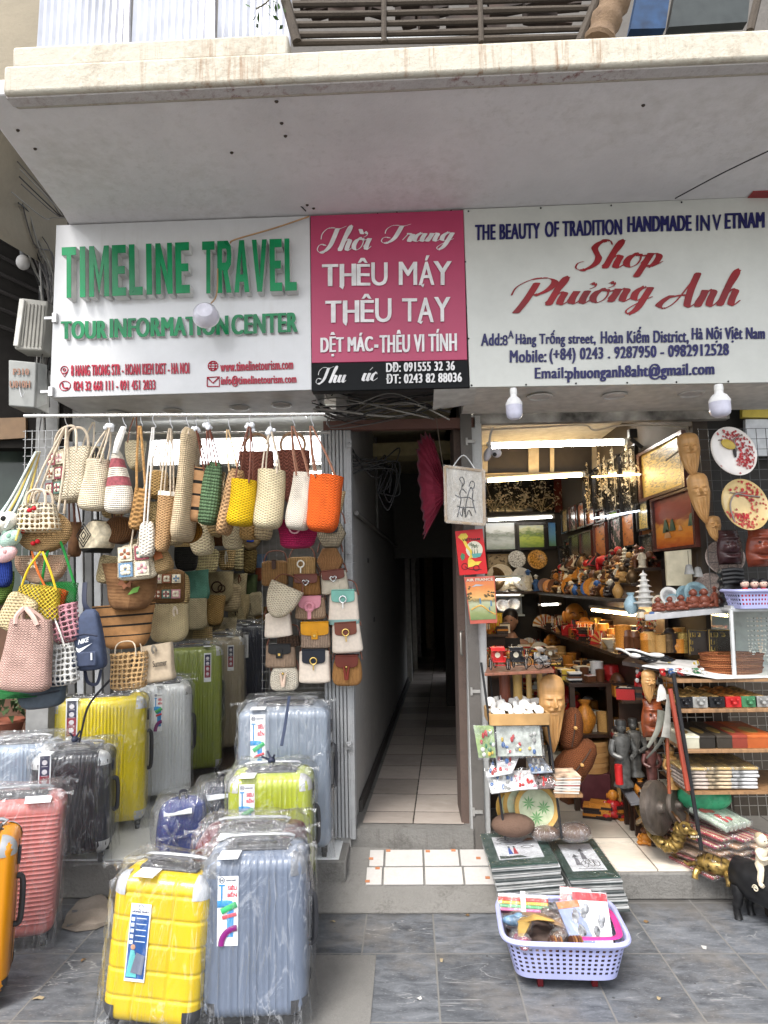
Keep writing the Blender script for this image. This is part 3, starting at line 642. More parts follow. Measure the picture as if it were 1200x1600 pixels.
relp(MB().prism([P(78,621,SY+.021),P(487,609,SY+.021),P(484,337,SY+.021),P(88,352,SY+.021)],(0,.5,0)).obj('sign_box',M((.5,.5,.49),.45)),s1)
BLK={'T':(.62,[[(0,.84),(0,1),(1,1),(1,.84)],[(.34,0),(.34,.838),(.66,.838),(.66,0)]]),'I':(.30,[[(.1,0),(.1,1),(.9,1),(.9,0)]]),'M':(.86,[[(0,0),(0,1),(.24,1),(.24,0)],[(.76,0),(.76,1),(1,1),(1,0)],[(.242,1),(.5,.42),(.5,.06),(.242,.66)],[(.758,1),(.758,.66),(.502,.06),(.502,.42)]]),'E':(.60,[[(0,0),(0,1),(.42,1),(.42,0)],[(.422,.84),(.422,1),(1,1),(1,.84)],[(.422,.43),(.422,.58),(.92,.58),(.92,.43)],[(.422,0),(.422,.16),(1,.16),(1,0)]]),'L':(.58,[[(0,0),(0,1),(.42,1),(.42,0)],[(.422,0),(.422,.16),(1,.16),(1,0)]]),'N':(.72,[[(0,0),(0,1),(.29,1),(.29,0)],[(.71,0),(.71,1),(1,1),(1,0)],[(.292,1),(.708,.38),(.708,0),(.292,.62)]]),'R':(.70,[[(0,0),(0,1),(.34,1),(.34,0)],[(.342,.85),(.342,1),(.75,1),(.96,.9),(.66,.82),(.6,.85)],[(.66,.818),(.96,.898),(1,.72),(.96,.54),(.66,.62),(.69,.72)],[(.342,.43),(.342,.58),(.6,.58),(.66,.618),(.96,.538),(.75,.43)],[(.40,.428),(.72,.428),(1,0),(.66,0)]]),'A':(.74,[[(0,0),(.34,1),(.66,1),(.5,.78),(.31,0)],[(.502,.78),(.662,1),(1,0),(.69,0)],[(.36,.2),(.395,.34),(.605,.34),(.64,.2)]]),'V':(.74,[[(0,1),(.31,1),(.5,.28),(.66,0),(.34,0)],[(.69,1),(1,1),(.662,0),(.502,.28)]])}
def block_on(mb,s_,x0,y0,x1,y1,Y,off,thick,dy=0.0,gap=.14):
 O=P(x0,y0,Y)+V(0,-off,0);U=P(x1,y0-dy,Y)-P(x0,y0,Y);W=P(x0,y1,Y)-P(x0,y0,Y);tot=sum(BLK[c][0]+gap for c in s_)-gap;x=0
 for c in s_:
  a,polys=BLK[c]
  for pl_ in polys:mb.prism([O+U*((x+u*a)/tot)+W*v for u,v in pl_],(0,-thick,0))
  x+=a+gap
side=MB();face=MB()
for (s_,xa_,xb_,yb,yt,dy) in (('TIMELINE',97,297,466,387,8),('TRAVEL',316,464,459,378,5)):
 block_on(side,s_,xa_,yb,xb_,yt,SY-.05,-.05,.05,dy)
 block_on(face,s_,xa_,yb,xb_,yt,SY-.05,.0005,.003,dy)
relp(side.obj('letter_sides',M((.62,.62,.6),.4),smooth=0),s1);relp(face.obj('letter_faces',grn,smooth=0),s1)
t2=MB();t2s=MB()
for (s_,xa_,xb_,yb,yt,dy) in (('TOUR',97,166,530,502,1),('INFORMATION',173,356,528,498,5),('CENTER',363,464,523,492,4)):
 ptext(t2s,s_,xa_,yb,xb_,yt,SY-.018,-.018,.018,.03,dy=dy)
 ptext(t2,s_,xa_,yb,xb_,yt,SY-.018,-.001,.003,.03,dy=dy)
relp(t2s.obj('letter_sides',M((.62,.62,.6),.4),smooth=0),s1);relp(t2.obj('letter_faces',grn,smooth=0),s1)
t3=MB()
ptext(t3,'8 HANG TRONG STR - HOAN KIEM DIST - HA NOI',112,588,296,571,SY,.002,.004,.03,dy=4)
ptext(t3,'024 32 668 111 - 091 451 2033',116,611,243,596,SY,.002,.004,.03,dy=2)
ptext(t3,'www.timelinetourism.com',345,581,458,566,SY,.002,.004,.025,dy=4)
ptext(t3,'info@timelinetourism.com',346,605,463,588,SY,.002,.004,.025,dy=3)
def ring(mb,px,py,rx,ry,Y,r=.0022,n=20,a0=0,a1=360):
 c=P(px,py,Y);k=Y/F
 mb.tube([c+V(math.cos(R(a0+(a1-a0)*i/n))*rx*k,-.003,math.sin(R(a0+(a1-a0)*i/n))*ry*k) for i in range(n+1)],r,5)
def pline(mb,pts,Y,r=.0022,off=.003):mb.tube([P(x,y,Y)+V(0,-off,0) for x,y in pts],r,5)
ring(t3,101,578,6,6,SY);ring(t3,101,578,2,2,SY);pline(t3,[(96,581),(101,589),(106,581)],SY)
ring(t3,102,603,9,8,SY);pline(t3,[(98,599),(99,605),(103,607),(107,606)],SY,.004)
ring(t3,333,572,8,8,SY);ring(t3,333,572,3.5,8,SY);pline(t3,[(325,572),(341,572)],SY);pline(t3,[(327,568),(339,568)],SY);pline(t3,[(327,576),(339,576)],SY)
pline(t3,[(324,604),(324,590),(343,589),(343,604),(324,604)],SY,.003);pline(t3,[(325,591),(333,599),(342,590)],SY,.0035)
relp(t3.obj('small_lettering',redl,smooth=0),s1)
m=MB()
for px,py in ((86,497),(80,612)):a=P(px,py,SY-.01);m.box(a,(.02,.02,.045));m.box(a+V(-.025,0,0),(.05,.012,.012))
relp(m.obj('bracket',M((.5,.5,.5),.4,.6)),s1)
for px,py in ((375,636),(183,645),(440,632),(270,641)):relp(MB().lathe([(.05,0),(.056,-.006),(.045,-.008),(.04,-.002)],20,G(px,py,P(280,615,SY).z)).obj('downlight',M((.45,.45,.44),.4)),s1)
s2=sign('shop_sign','pink and black tailor sign reading THÊU MÁY between the two white signs',[(487,567),(730,562),(724,328),(485,337)],SY-.005,concrete('faded_pink_sheet',(0.40,0.036,0.105),(.30,.05,.09),.4,1.2,.45,.05))
relp(MB().prism([P(487,611,SY-.005),P(734,605,SY-.005),P(730,563,SY-.005),P(487,568,SY-.005)],(0,.02,0)).obj('black_band',M((.008,.009,.010),.5,spec=.1)),s2)
relp(MB().prism([P(487,611,SY+.016),P(732,605,SY+.016),P(724,328,SY+.016),P(485,337,SY+.016)],(0,.06,0)).obj('backing',M((.03,.03,.03),.6)),s2)
Y2=SY-.006
wl=M((.66,.65,.65),.4);t=MB()
def display(mb,s_,xa_,xb_,yb,yt,dy,bold=.03):ptext(mb,s_,xa_,yb,xb_,yt,Y2,.002,.004,bold,dy=dy)
display(t,'TH',505,555,448,414,1,.05);display(t,'Ê',558,578,447,404,0,.05);display(t,'U',581,605,447,411,0,.05)
display(t,'M',624,651,446,410,0,.05);display(t,'Á',655,678,446,400,0,.05);display(t,'Y',678,705,446,409,0,.05)
display(t,'TH',510,560,505,471,1,.05);display(t,'Ê',564,584,504,460,0,.05);display(t,'U',587,611,504,467,0,.05)
display(t,'T',629,651,503,467,0,.05);display(t,'A',653,677,504,466,0,.05);display(t,'Y',679,703,503,465,0,.05)
for (pts) in ([(530,448),(536,453),(538,446)],[(536,505),(541,510),(543,503)],[(657,446),(661,450),(663,444)],[(653,504),(658,507),(661,502)]):t.prism([P(x,y,Y2)+V(0,-.003,0) for x,y in pts],(0,-.003,0))
display(t,'DỆT MÁC',502,582,558,520,2,.02);display(t,'-',585,591,544,539,0,.02);display(t,'THÊU VI TÍNH',594,713,552,517,3,.02)
ptext(t,'DĐ: 091555 32 36',604,582,710,567,Y2,.002,.004,.02,dy=3);ptext(t,'ĐT: 0243 82 88036',604,600,721,585,Y2,.002,.004,.02,dy=3)
relp(t.obj('lettering',wl,smooth=0),s2)
t=MB();pscript(t,"Tho'\\i",496,395,580,356,Y2,dy=4,wmax=.36,wmin=.07);pscript(t,'Trang',596,393,709,352,Y2,dy=3,wmax=.36,wmin=.07)
pscript(t,'Thu',494,600,541,574,Y2,dy=2,wmax=.36,wmin=.07);pscript(t,'u/c',565,596,590,575,Y2,dy=1,wmax=.36,wmin=.07)
relp(t.obj('script_lettering',wl,smooth=0),s2)
s3=sign('shop_sign','long cream sign with red brush script and navy address lines above the souvenir shop',[(734,605),(1290,596),(1290,303),(724,327)],SY,pale)
relp(MB().prism([P(734,605,SY+.021),P(1290,596,SY+.021),P(1290,303,SY+.021),P(724,327,SY+.021)],(0,.50,0)).obj('sign_box',M((.62,.6,.55),.5)),s3)
navy=M((0.012,0.012,0.085),.35);t=MB()
for (s_,xa_,xb_,dy,yb) in (('THE BEAUTY',743,843,3,376),('OF TRADITION',852,971,4,371),('HANDMADE',981,1079,2,363),('IN',1088,1108,0,361),('V',1113,1126,0,360),('ETNAM',1133,1193,2,358)):
 ptext(t,s_,xa_,yb,xb_,yb-24,SY,.002,.003,.03,dy=dy)
ptext(t,'Add:',752,541,784,522,SY,.002,.003,.012,dy=1);ptext(t,'8',785,540,793,524,SY,.002,.003,.012);ptext(t,'A',794,529,802,517,SY,.002,.003,.012)
ptext(t,'Hàng Trống street,',806,543,930,517,SY,.002,.003,.012,dy=1);ptext(t,'Hoàn Kiếm District,',939,540,1075,512,SY,.002,.003,.012,dy=2);ptext(t,'Hà Nội Vịêt Nam',1081,536,1194,511,SY,.002,.003,.012,dy=1)
ptext(t,'Mobile:',797,567,853,548,SY,.002,.003,.014,dy=1);ptext(t,'(+84) 0243 . 9287950 - 0982912528',859,569,1138,545,SY,.002,.003,.014,dy=8)
ptext(t,'Email:',836,592,885,575,SY,.002,.003,.014,dy=1);ptext(t,'phuonganh8aht@gmail.com',887,598,1115,573,SY,.002,.003,.014,dy=7)
relp(t.obj('lettering',navy,smooth=0),s3)
t=MB();pscript(t,'Shop',900,438,1036,379,SY,dy=6,wmax=.36,wmin=.09);pscript(t,"Phu'o'ng",799,501,1020,438,SY,dy=12,wmax=.36,wmin=.09);pscript(t,'Anh',1029,483,1156,428,SY,dy=6,wmax=.36,wmin=.09)
relp(t.obj('script_lettering',M((.22,.008,.012),.35,0,.2,8),smooth=0),s3)
m=MB()
for px,py in ((845,325),(955,321),(1065,316),(732,330),(727,409),(732,529),(737,602),(822,601),(900,599),(980,598),(1057,597),(1138,596),(620,332),(590,334),(705,329)):m.ball(P(px,py,SY-.002),(.0045,.004,.0045),8,5)
relp(m.obj('screw',M((.03,.03,.03),.5)),s3)
zz=P(960,601,SY).z
for px,py in ((843,620),(960,618),(1080,615)):c=G(px,py,zz-.001);relp(MB().lathe([(.062,0),(.062,-.006),(.05,-.008),(.045,-.001),(.0005,-.0005)],22,c).obj('downlight',M((.55,.53,.5),.4)),s3)
tag(MB().prism([P(676,640,SY+.3),P(740,630,SY+.3),P(745,606,SY+.02),P(678,608,SY+.02)],(0,0,-.004)).obj('tin_flap',M((.6,.6,.57),.5)),'bent pale tin flap under the pink sign by the shop pillar','metal sheet')
def bulb(label,px,ytop,ybot,Y,wpx):
 k=Y/F;b=P(px,ybot,Y);h=(ybot-ytop)*k;r=wpx*k/2
 o=E('bulb',label,'light bulb',b,group='white bulbs under the right sign')
 pr=[(r*.55,0),(r*.9,h*.08),(r,h*.2),(r,h*.44)]
 MB().lathe(pr,20).obj('diffuser',M((.52,.52,.62),.3),o)
 MB().lathe([(r,h*.44),(r*1.03,h*.5),(r*.72,h*.66),(r*.45,h*.72),(r*.4,h*.74),(r*.4,h)],20).obj('housing',M((.75,.75,.75),.35),o)
 MB().lathe([(r*.44,h*.8),(r*.44,h*.96)],12).obj('socket',M((.7,.7,.68),.4),o)
 return o
bulb('white LED bulb under the long cream sign, nearer the pillar',804,605,655,SY-.01,26)
bulb('white LED bulb under the long cream sign, near the blossom plates',1126,600,651,SY-.01,32)
c=P(322,494,SY-.16)
l=E('dome_lamp','round white dome lamp hanging from a wire in front of the green lettering','lamp',c)
Mx=Matrix.Rotation(R(78),3,'X')@Matrix.Rotation(R(8),3,'Y')
MB().lathe([(.0005,.055),(.035,.05),(.052,.03),(.058,.0)],28,M=Mx).obj('diffuser',M((.60,.59,.66),.25),l)
MB().lathe([(.058,0),(.06,-.006),(.05,-.02),(.0005,-.025)],28,M=Mx).obj('base',M((.7,.7,.7),.4),l)
relp(MB().tube(crv([P(322,480,SY-.14),P(338,462,SY-.11),P(340,420,SY-.06)]),.0035,5).obj('wire',M((.35,.22,.12),.5)),l)
tag(MB().tube(crv([P(483,338,SY-.02),P(430,356,SY-.03),P(368,374,SY-.03),P(360,380,SY-.02)]),.004,5).obj('cable',M((.42,.25,.12),.6)),'tan cable slung across the top of the white sign with green letters','cable')
# ================================================================ BAGS
def wprof(shape,t,wb,wt,rb):
 if shape=='disc':return 2*math.sqrt(max(0.0009,t*(1-t)))
 if shape=='half':return math.sqrt(max(0.004,1-(1-min(1,t*1.02))**2))
 if shape=='hex':return 0.52+0.48*(1-abs(2*t-1))
 base=wb+(wt-wb)*t
 if shape=='pear':base=wb+(wt-wb)*(t**1.4)+0.10*math.sin(math.pi*t)
 if t<rb:q=1-t/rb;base*=1-0.45*(1-math.sqrt(max(0,1-q*q)))
 if shape in ('slab','pear') and t>1-rb:q=(t-1+rb)/rb;base*=1-0.35*(1-math.sqrt(max(0,1-q*q)))
 return base
def body(mb,W,H,D,shape='tote',wb=.85,wt=1.0,rb=.2,p=2.6,dt=.55,sag=0.0,bands=None,open_=None,n=32,L=16,lump=.02,seed=0):
 rr=random.Random(seed);ph=[rr.uniform(0,6.3) for _ in range(6)]
 if open_ is None:open_=shape in ('tote','half')
 rings=[];ts=[0,.015,.04,.08,.13]+[.2+.8*k/(L-5) for k in range(L-4)]
 for t in ts:
  w_=W*wprof(shape,t,wb,wt,rb);d_=D*(1+(dt-1)*t)
  if t<.13 and shape not in ('disc',):d_*=.55+.45*math.sqrt(1-(1-t/.13)**2);w_*=.9+.1*math.sqrt(1-(1-t/.13)**2)
  if shape in ('disc','slab','pear') and t>.9:d_*=1-.5*((t-.9)/.1)**2
  rg=sring(t*H,w_,d_,n,p)
  for k,v in enumerate(rg):
   x=v.x/(W/2)
   v.z-=sag*H*t*t*(1-x*x)
   v.y+=lump*D*4*math.sin(3.1*x+ph[0]+4*t)*t;v.x+=lump*W*math.sin(5*t+ph[1])*.9
  rings.append(rg)
 if open_:
  top=rings[-1];c=sum(top,Vector())/n
  inn=[c+(v-c)*.93+V(0,0,0) for v in top];dn=[v+V(0,0,-.12*H) for v in inn]
  for v,u in zip(inn,top):v.z=u.z
  rings+=[inn,dn]
 def mif(k,i):
  if not bands:return 0
  t=ts[min(k,len(ts)-1)]
  for a,b,mi in bands:
   if a<=t<b:return mi
  return 0
 mb.loft(rings,mif=mif);return mb
leather=M((.14,.045,.025),.45);leather2=M((.22,.10,.06),.5);cord=M((.55,.46,.35),.8,0,.15,60);whitecord=M((.62,.60,.56),.8,0,.1,60)
gold=M((.55,.38,.12),.25,.9,.1);silver=M((.6,.6,.6),.25,.9,.1);wire=M((.5,.5,.5),.3,.85,0.1)
STRAW='#c9b08a';CREAM='#d9cdb4';TAN='#a98560';BROWN='#7a5536';WHITE='#e2dccf'
BG=dict(rail='straw bags hung from the front rail',wall='bags hung in rows along the left wall',grid='small handbags on the wire grid',left='bags on the left display grid')
nseed=[1]
def bag(label,box,Y,mats,D=.09,kind='tote',hook=None,strap=None,sr=.004,handle=0.0,tilt=0,rz=0,where='rail',spread=.28,bands=None,deco=None,knot=False,ropes=4,cat='bag',name='straw_bag',hk=True,uvsc=None,**kw):
 x0,y0,x1,y1=box;nseed[0]+=1
 b=P((x0+x1)/2,y1,Y);W=(P(x1,y1,Y)-P(x0,y1,Y)).length;H=(P(x0,y0,Y)-P(x0,y1,Y)).length
 o=E(name,label,cat,b,group=BG.get(where),rot=(0,R(tilt),R(rz)))
 W0=W/max(.55,math.cos(R(rz)))
 mats=mats if isinstance(mats,list) else [mats]
 mb=MB();body(mb,W0,H,D,kind,bands=bands,seed=nseed[0],**kw);mb.obj('body',mats,o,60)
 inv=Matrix.Translation(b)@Matrix.Rotation(R(rz),4,'Z')@Matrix.Rotation(R(tilt),4,'Y');inv=inv.inverted()
 st=strap or leather;wt=kw.get('wt',1.0)
 if hook is not None:
  hp=inv@P(hook[0],hook[1],hook[2] if len(hook)>2 else Y)
  for k in range(ropes):
   sx=-1 if k%2==0 else 1;sy=-1 if k<2 else 1
   a=V(sx*W0*spread*wt,sy*D*.3,H*.93);mid=(a+hp)/2+V(sx*W0*.05,sy*.008,0)
   MB().tube(crv([a,mid,hp+V(sx*.004,sy*.004,0)],6),sr,6).obj('strap',st,o)
  if hk:
   MB().tube(crv([hp+V(0,0,-.01),hp+V(.010,0,.004),hp+V(0,0,.022),hp+V(-.006,0,.045),hp+V(.002,0,.058)],5),.0018,5).obj('hook',wire,o)
  if knot:
   k2=MB()
   for q in range(7):k2.ball(hp+V(rnd.uniform(-.014,.014),rnd.uniform(-.014,.014),rnd.uniform(-.012,.012)),rnd.uniform(.008,.016),7,5)
   k2.obj('plastic_knot',M((.75,.77,.8),.25),o)
 if handle:
  hm=MB()
  for sy in (-1,1):
   a=V(-W0*spread*wt,sy*D*.3,H*.9);c_=V(W0*spread*wt,sy*D*.3,H*.9);hz=H+handle
   MB().tube(crv([a,V(a.x*.95,a.y,H+handle*.55),V(a.x*.5,a.y*.7,hz),V(c_.x*.5,c_.y*.7,hz),V(c_.x*.95,c_.y,H+handle*.55),c_],5),sr,7).obj('handle',st,o)
 if deco:deco(o,W0,H,D)
 return o
def patch(name,m,pts,off=.004):
 """flat ornament on the front of a bag; pts in fractions of the front (x -1..1, z 0..1)"""
 def f(o,W,H,D):
  MB().prism([V(x*W/2,-D*.5-.002,z*H) for x,z in pts],(0,-off,0)).obj(name,m,o)
 return f
def both(*fs):
 def f(o,W,H,D):
  for q in fs:q(o,W,H,D)
 return f
def petals(m1,m2,cx,cz,r,n=7):
 def f(o,W,H,D):
  mb=MB();c=V(cx*W/2,-D*.5-.006,cz*H)
  for k in range(n):
   a=2*math.pi*k/n;d=V(math.cos(a),-.25,math.sin(a));e=V(-math.sin(a),0,math.cos(a))*r*.28
   mb.add([c,c+d*r*.6+e,c+d*r,c+d*r*.6-e],[(0,1,2,3)])
  mb.obj('flower',m1,o,0);MB().ball(c+V(0,-.004,0),(r*.28,.008,r*.28),10,5).obj('flower_centre',m2,o)
 return f
def granny(rows,cols,x0=-.8,x1=.8,z0=.1,z1=.9):
 pal=['#8a4a52','#6a86a0','#b98a90','#7d769a','#8d5a44','#5d7a70','#c9bfa8','#cdc4b0']
 def f(o,W,H,D):
  rr=random.Random(int(W*1e5));w_=(x1-x0)/cols;h_=(z1-z0)/rows
  for i in range(cols):
   for j in range(rows):
    cx=(x0+(i+.5)*w_)*W/2;cz=(z0+(j+.5)*h_)*H;s_=min(w_*W/2,h_*H)*.45;y=-D*(.5-.1*(j/rows))-.002
    mb=MB();mb.box((cx,y,cz),(2*s_,.006,2*s_),mi=0)
    for k in range(4):
     a=math.pi/4+k*math.pi/2;mb.ball((cx+math.cos(a)*s_*.55,y-.004,cz+math.sin(a)*s_*.55),(s_*.36,.004,s_*.36),8,4,1)
    for k in range(4):
     a=k*math.pi/2;mb.ball((cx+math.cos(a)*s_*.45,y-.005,cz+math.sin(a)*s_*.45),(s_*.3,.004,s_*.3),8,4,2)
    mb.obj('crochet_square',[M(rr.choice(pal),.9,0,.2,80),M('#d8d0bd',.9),M(rr.choice(pal),.9)],o)
 return f
def cherries(pts):
 def f(o,W,H,D):
  for x,z in pts:
   c=V(x*W/2,-D*.5-.01,z*H)
   MB().ball(c,.0105,10,6).ball(c+V(.02,0,.008),.0105,10,6).obj('cherry',M((.5,.01,.02),.5),o)
   MB().tube([c+V(.005,0,.01),c+V(.012,0,.02)],.003,5).obj('leaf',M((.05,.15,.04)),o)
 return f
def word(s_,m,x0,x1,z0,z1,bold=.01,shear=0.0):
 def f(o,W,H,D):
  mb=MB();text_on(mb,s_,V(x0*W/2,-D*.52-.003,z0*H),V((x1-x0)*W/2,0,0),V(0,0,(z1-z0)*H),(0,-1,0),.002,bold,shear);mb.obj('lettering',m,o,0)
 return f
def bow(m,x,z,l=.05):
 def f(o,W,H,D):
  c=V(x*W/2,-D*.5-.005,z*H)
  MB().tube(crv([c,c+V(-.006,-.004,-l*.5),c+V(-.002,0,-l)]),.006,6,flat=(0,1,0)).tube(crv([c,c+V(.012,-.004,-l*.4),c+V(.012,0,-l*.8)]),.005,6,flat=(0,1,0)).obj('toggle_strap',m,o)
 return f
def ringdeco(m,x,z,r,tr=.003,y=0):
 def f(o,W,H,D):
  c=V(x*W/2,-D*.5-.004-y,z*H)
  MB().tube([c+V(math.cos(a)*r,0,math.sin(a)*r) for a in [2*math.pi*i/20 for i in range(20)]],tr,6,closed=True).obj('emblem',m,o)
 return f
def W_(c,k='basket',s=.012,**q):return WEAVE(c,k,s,**q)
ORD='first second third fourth fifth sixth seventh eighth ninth tenth eleventh twelfth thirteenth fourteenth fifteenth sixteenth seventeenth eighteenth nineteenth twentieth'.split()
def ordw(i):return ORD[i] if i<20 else ('twenty-'+ORD[i-20] if i<29 else 'thirtieth' if i==29 else 'thirty-'+ORD[i-30] if i<39 else 'fortieth' if i==39 else 'forty-'+ORD[i-40])
rl=E('hanging_rail','long thin chrome rail below the green lettered sign, holding the front bags','rail',P(270,648,2.97))
relp(MB().tube([P(38,650,2.97),P(508,647,2.97)],.008,10).obj('bar',M((.62,.62,.6),.25,.8)),rl)
relp(MB().tube([P(478,648,2.97),P(480,652,3.5)],.006,6).obj('arm',M((.62,.62,.6),.25,.8)),rl)
relp(MB().tube([P(120,650,2.97),P(120,652,3.5)],.006,6).obj('arm',M((.62,.62,.6),.25,.8)),rl)
tag(MB().tube([P(148,677,3.4),P(515,676,3.4)],.007,8).obj('hanging_rail',M((.5,.5,.48),.3,.7)),'second thinner rail behind the front row of hanging bags','rail')
RY=2.97
bag('cream crochet tote with coloured granny squares hanging far left on the rail',(72,702,146,785),3.05,W_(CREAM,'knit',.009),.10,rz=-28,handle=.10,strap=cord,sr=.006,wb=.8,wt=1.05,deco=granny(3,2,-.85,.1,.12,.95),spread=.3)
bag('beige ribbed bucket bag with pale straps and a plastic knot, left part of the rail',(122,718,168,798),RY,W_(CREAM,'rib',.006),.11,hook=(171,668),strap=cord,knot=True,wb=1.0,wt=.72,rb=.15,tilt=4,p=2.4)
bag('triangular white bag with dusty red patterned bands on a white strap',(164,704,208,802),RY,[W_(WHITE,'rib',.006),M('#8d4a50',.8,0,.25,90)],.11,kind='pear',hook=(194,668),strap=whitecord,sr=.010,ropes=2,spread=.1,wb=1.0,wt=.18,rb=.12,bands=[(.38,.52,1),(.66,.8,1)],tilt=-2)
bag('tan braided narrow bag on a plaited strap, right of the red banded bag',(199,763,226,828),RY,W_('#a9814f','basket',.014),.08,hook=(219,666),strap=M('#a9814f',.8,0,.3,90),sr=.006,wb=.85,wt=.95,tilt=10,ropes=2)
bag('small white crochet bag on a long plaited strap above the granny square pouch',(217,815,242,870),RY-.02,W_(WHITE,'basket',.010),.07,kind='slab',hook=(240,668),strap=whitecord,sr=.004,ropes=2,spread=.12,wb=1,wt=.9,rb=.3)
bag('narrow tan and white lined pouch hanging on thin cords',(238,768,266,862),RY,[W_('#b08d64','basket',.008),M('#e4dfd6',.8)],.07,hook=(266,670),strap=cord,sr=.004,tilt=5,wb=.8,wt=1.0,bands=[(.9,1.01,1)])
bag('long cream woven shoulder bag seen edge on, widest straw piece of the rail',(270,672,300,846),RY,W_('#cbb898','rib',.006),.26,kind='slab',hook=(292,668),strap=cord,ropes=2,wb=.9,wt=.9,rb=.12,tilt=4,p=2.2,spread=.2)
bag('tan felt bucket with thin black stripes on brown straps',(289,731,319,815),RY,[M('#a87f58',.85,0,.12,30,.2,200),M('#17130f',.8)],.09,kind='tote',hook=(306,672),knot=True,strap=leather,wb=.95,wt=.9,tilt=7,bands=[(.2,.245,1),(.45,.49,1),(.69,.74,1),(.93,.97,1)],L=44)
bag('sage green ribbed sock shaped bag with brown straps',(308,722,338,820),RY,W_('#5b7655','rib',.010),.10,kind='pear',hook=(325,667),knot=True,strap=leather,wb=1.1,wt=.75,rb=.2,tilt=7)
bag('round tan raffia bag with a navy and white spiral, seen edge on',(332,732,366,836),RY,[W_('#b79269','basket',.012),M('#1b2336',.8),M('#d6cdb9',.8)],.16,kind='slab',hook=(356,672),strap=M('#b79b74',.6),ropes=2,wb=.7,wt=.75,rb=.3,tilt=12,p=2.2)
bag('bright yellow straw bucket bag on brown leather straps',(347,750,401,822),RY-.02,W_('#d3ad09','basket',.008),.13,hook=(390,667),knot=True,strap=leather,wb=.9,wt=.72,tilt=6,p=2.3,dt=.7)
bag('large cream straw bucket bag with cream cord and a big plastic knot',(393,735,443,826),RY,W_('#d3c6a4','basket',.008),.13,hook=(423,675),knot=True,strap=cord,wb=.98,wt=.85,tilt=4,p=2.3,dt=.7)
bag('white knitted bucket bag with a pinched waist on thin brown straps',(440,739,490,828),RY,W_('#ddd5c8','knit',.006),.12,hook=(457,666),strap=leather2,wb=.9,wt=.68,tilt=7,rb=.35,p=2.3)
bag('big orange plaited straw tote on brown leather straps',(474,743,529,831),RY-.02,W_('#e0601c','knit',.008),.14,hook=(486,666),strap=leather2,wb=.9,wt=.98,tilt=7,p=2.4,dt=.7,spread=.3)
bag('flat beige straw bag half hidden behind the orange tote',(512,768,540,802),3.2,W_('#ab9470','rib',.006),.06,where='rail',wb=.6,wt=1.0)
def ringhandles(o,W,H,D):
 c=V(0,0,H+.03);MB().tube([c+V(math.cos(a)*.062,0,math.sin(a)*.062) for a in [2*math.pi*i/24 for i in range(24)]],.008,8,closed=True).obj('ring_handle',M('#9a7a5c',.5),o)
bag('dusty rose woven bag with a round ring handle, left of two behind the rail',(374,706,428,790),3.35,W_('#7d4a3c','knit',.012),.10,kind='half',deco=ringhandles,open_=False)
bag('dusty rose woven bag with a round ring handle, behind the white knitted bag',(432,704,484,790),3.35,W_('#7d4a3c','knit',.012),.10,kind='half',deco=ringhandles,open_=False)
bag('magenta ribbed bag with a pale oval ring emblem, below the white and orange bags',(434,812,496,857),3.1,W_('#9c1a4d','rib',.006),.10,kind='tote',wb=.8,wt=1.1,where='rail',strap=leather,deco=ringdeco(M('#d9a7b0',.7),-.05,.68,.024,.004))
bag('black and cream bag with a diamond maze pattern on black straps',(124,812,180,864),3.12,[M('#cfc3a9',.85,0,.2,60),M('#141210',.8)],.14,kind='disc',strap=M((.02,.02,.02),.6),hook=(150,700,3.12),hk=False,bands=[(0,.12,1),(.9,1.1,1)],rz=-30,deco=lambda o,W,H,D:[MB().tube([V(0,-D/2-.004,H/2)+V(x*r_,0,z*r_) for x,z in ((1,0),(0,1),(-1,0),(0,-1))],.0028,5,closed=True).obj('diamond',M((.02,.02,.02),.7),o) for r_ in (.018,.036,.054)])
bag('dark brown half round wicker bag below the red banded bag',(160,806,214,850),3.1,W_('#5b3c20','vrib',.008),.08,kind='disc',strap=leather,hook=(188,740,3.1),hk=False,ropes=2,spread=.1)
bag('flat pouch of bright granny squares hanging above the sunflower tote',(182,850,246,906),3.02,W_(CREAM,'knit',.006),.05,kind='slab',wb=1,wt=.75,rb=.15,tilt=-4,strap=cord,hook=(228,760,3.02),hk=False,ropes=2,spread=.1,deco=granny(2,2,-.8,.8,.08,.95))
bag('tan sock shaped bag with a leather flap beside the granny square pouch',(240,858,277,894),3.05,W_('#b09468','rib',.006),.10,kind='slab',wb=.8,wt=.8,rb=.4,tilt=-18,deco=patch('leather_patch',M('#96552c',.5),[(-.2,.55),(.5,.55),(.5,1.0),(-.2,1.0)]))
bag('amber round raffia fan bag under the long cream bag',(276,812,316,849),3.06,W_('#7b5312','vrib',.010),.04,kind='disc',where='rail')
bag('tall brown felt bag between the maze patterned bag and the cherry bag',(106,816,126,870),3.15,M('#6e4f37',.9,0,.15,40),.08,wt=.9,where='left',strap=leather,hook=(112,760,3.15),hk=False)
bag('cream crochet box bag with red cherries and loop handles',(28,786,92,832),2.92,W_(CREAM,'net',.0155),.10,kind='slab',wb=1,wt=.85,rb=.15,p=4,where='left',handle=.055,strap=cord,sr=.006,deco=cherries([(-.1,.7)]),open_=False)
bag('round tan straw bag with red cherries behind the crochet box bag',(26,798,110,863),2.98,W_('#a98a5e','rib',.007),.09,kind='disc',where='left',strap=cord,sr=.005,hook=(103,668,3.0),spread=.3,ropes=4,deco=cherries([(-.7,.45),(-.15,.2)]))
bag('half round pale straw bag with dark flecks and a white flower',(22,868,108,913),3.02,W_('#c3a78d','rib',.006,col2='#b39178'),.09,kind='half',where='left',deco=both(petals(M('#d9cdb0',.8),M('#c0b48f',.8),-.1,.72,.026,6),cherries([])))
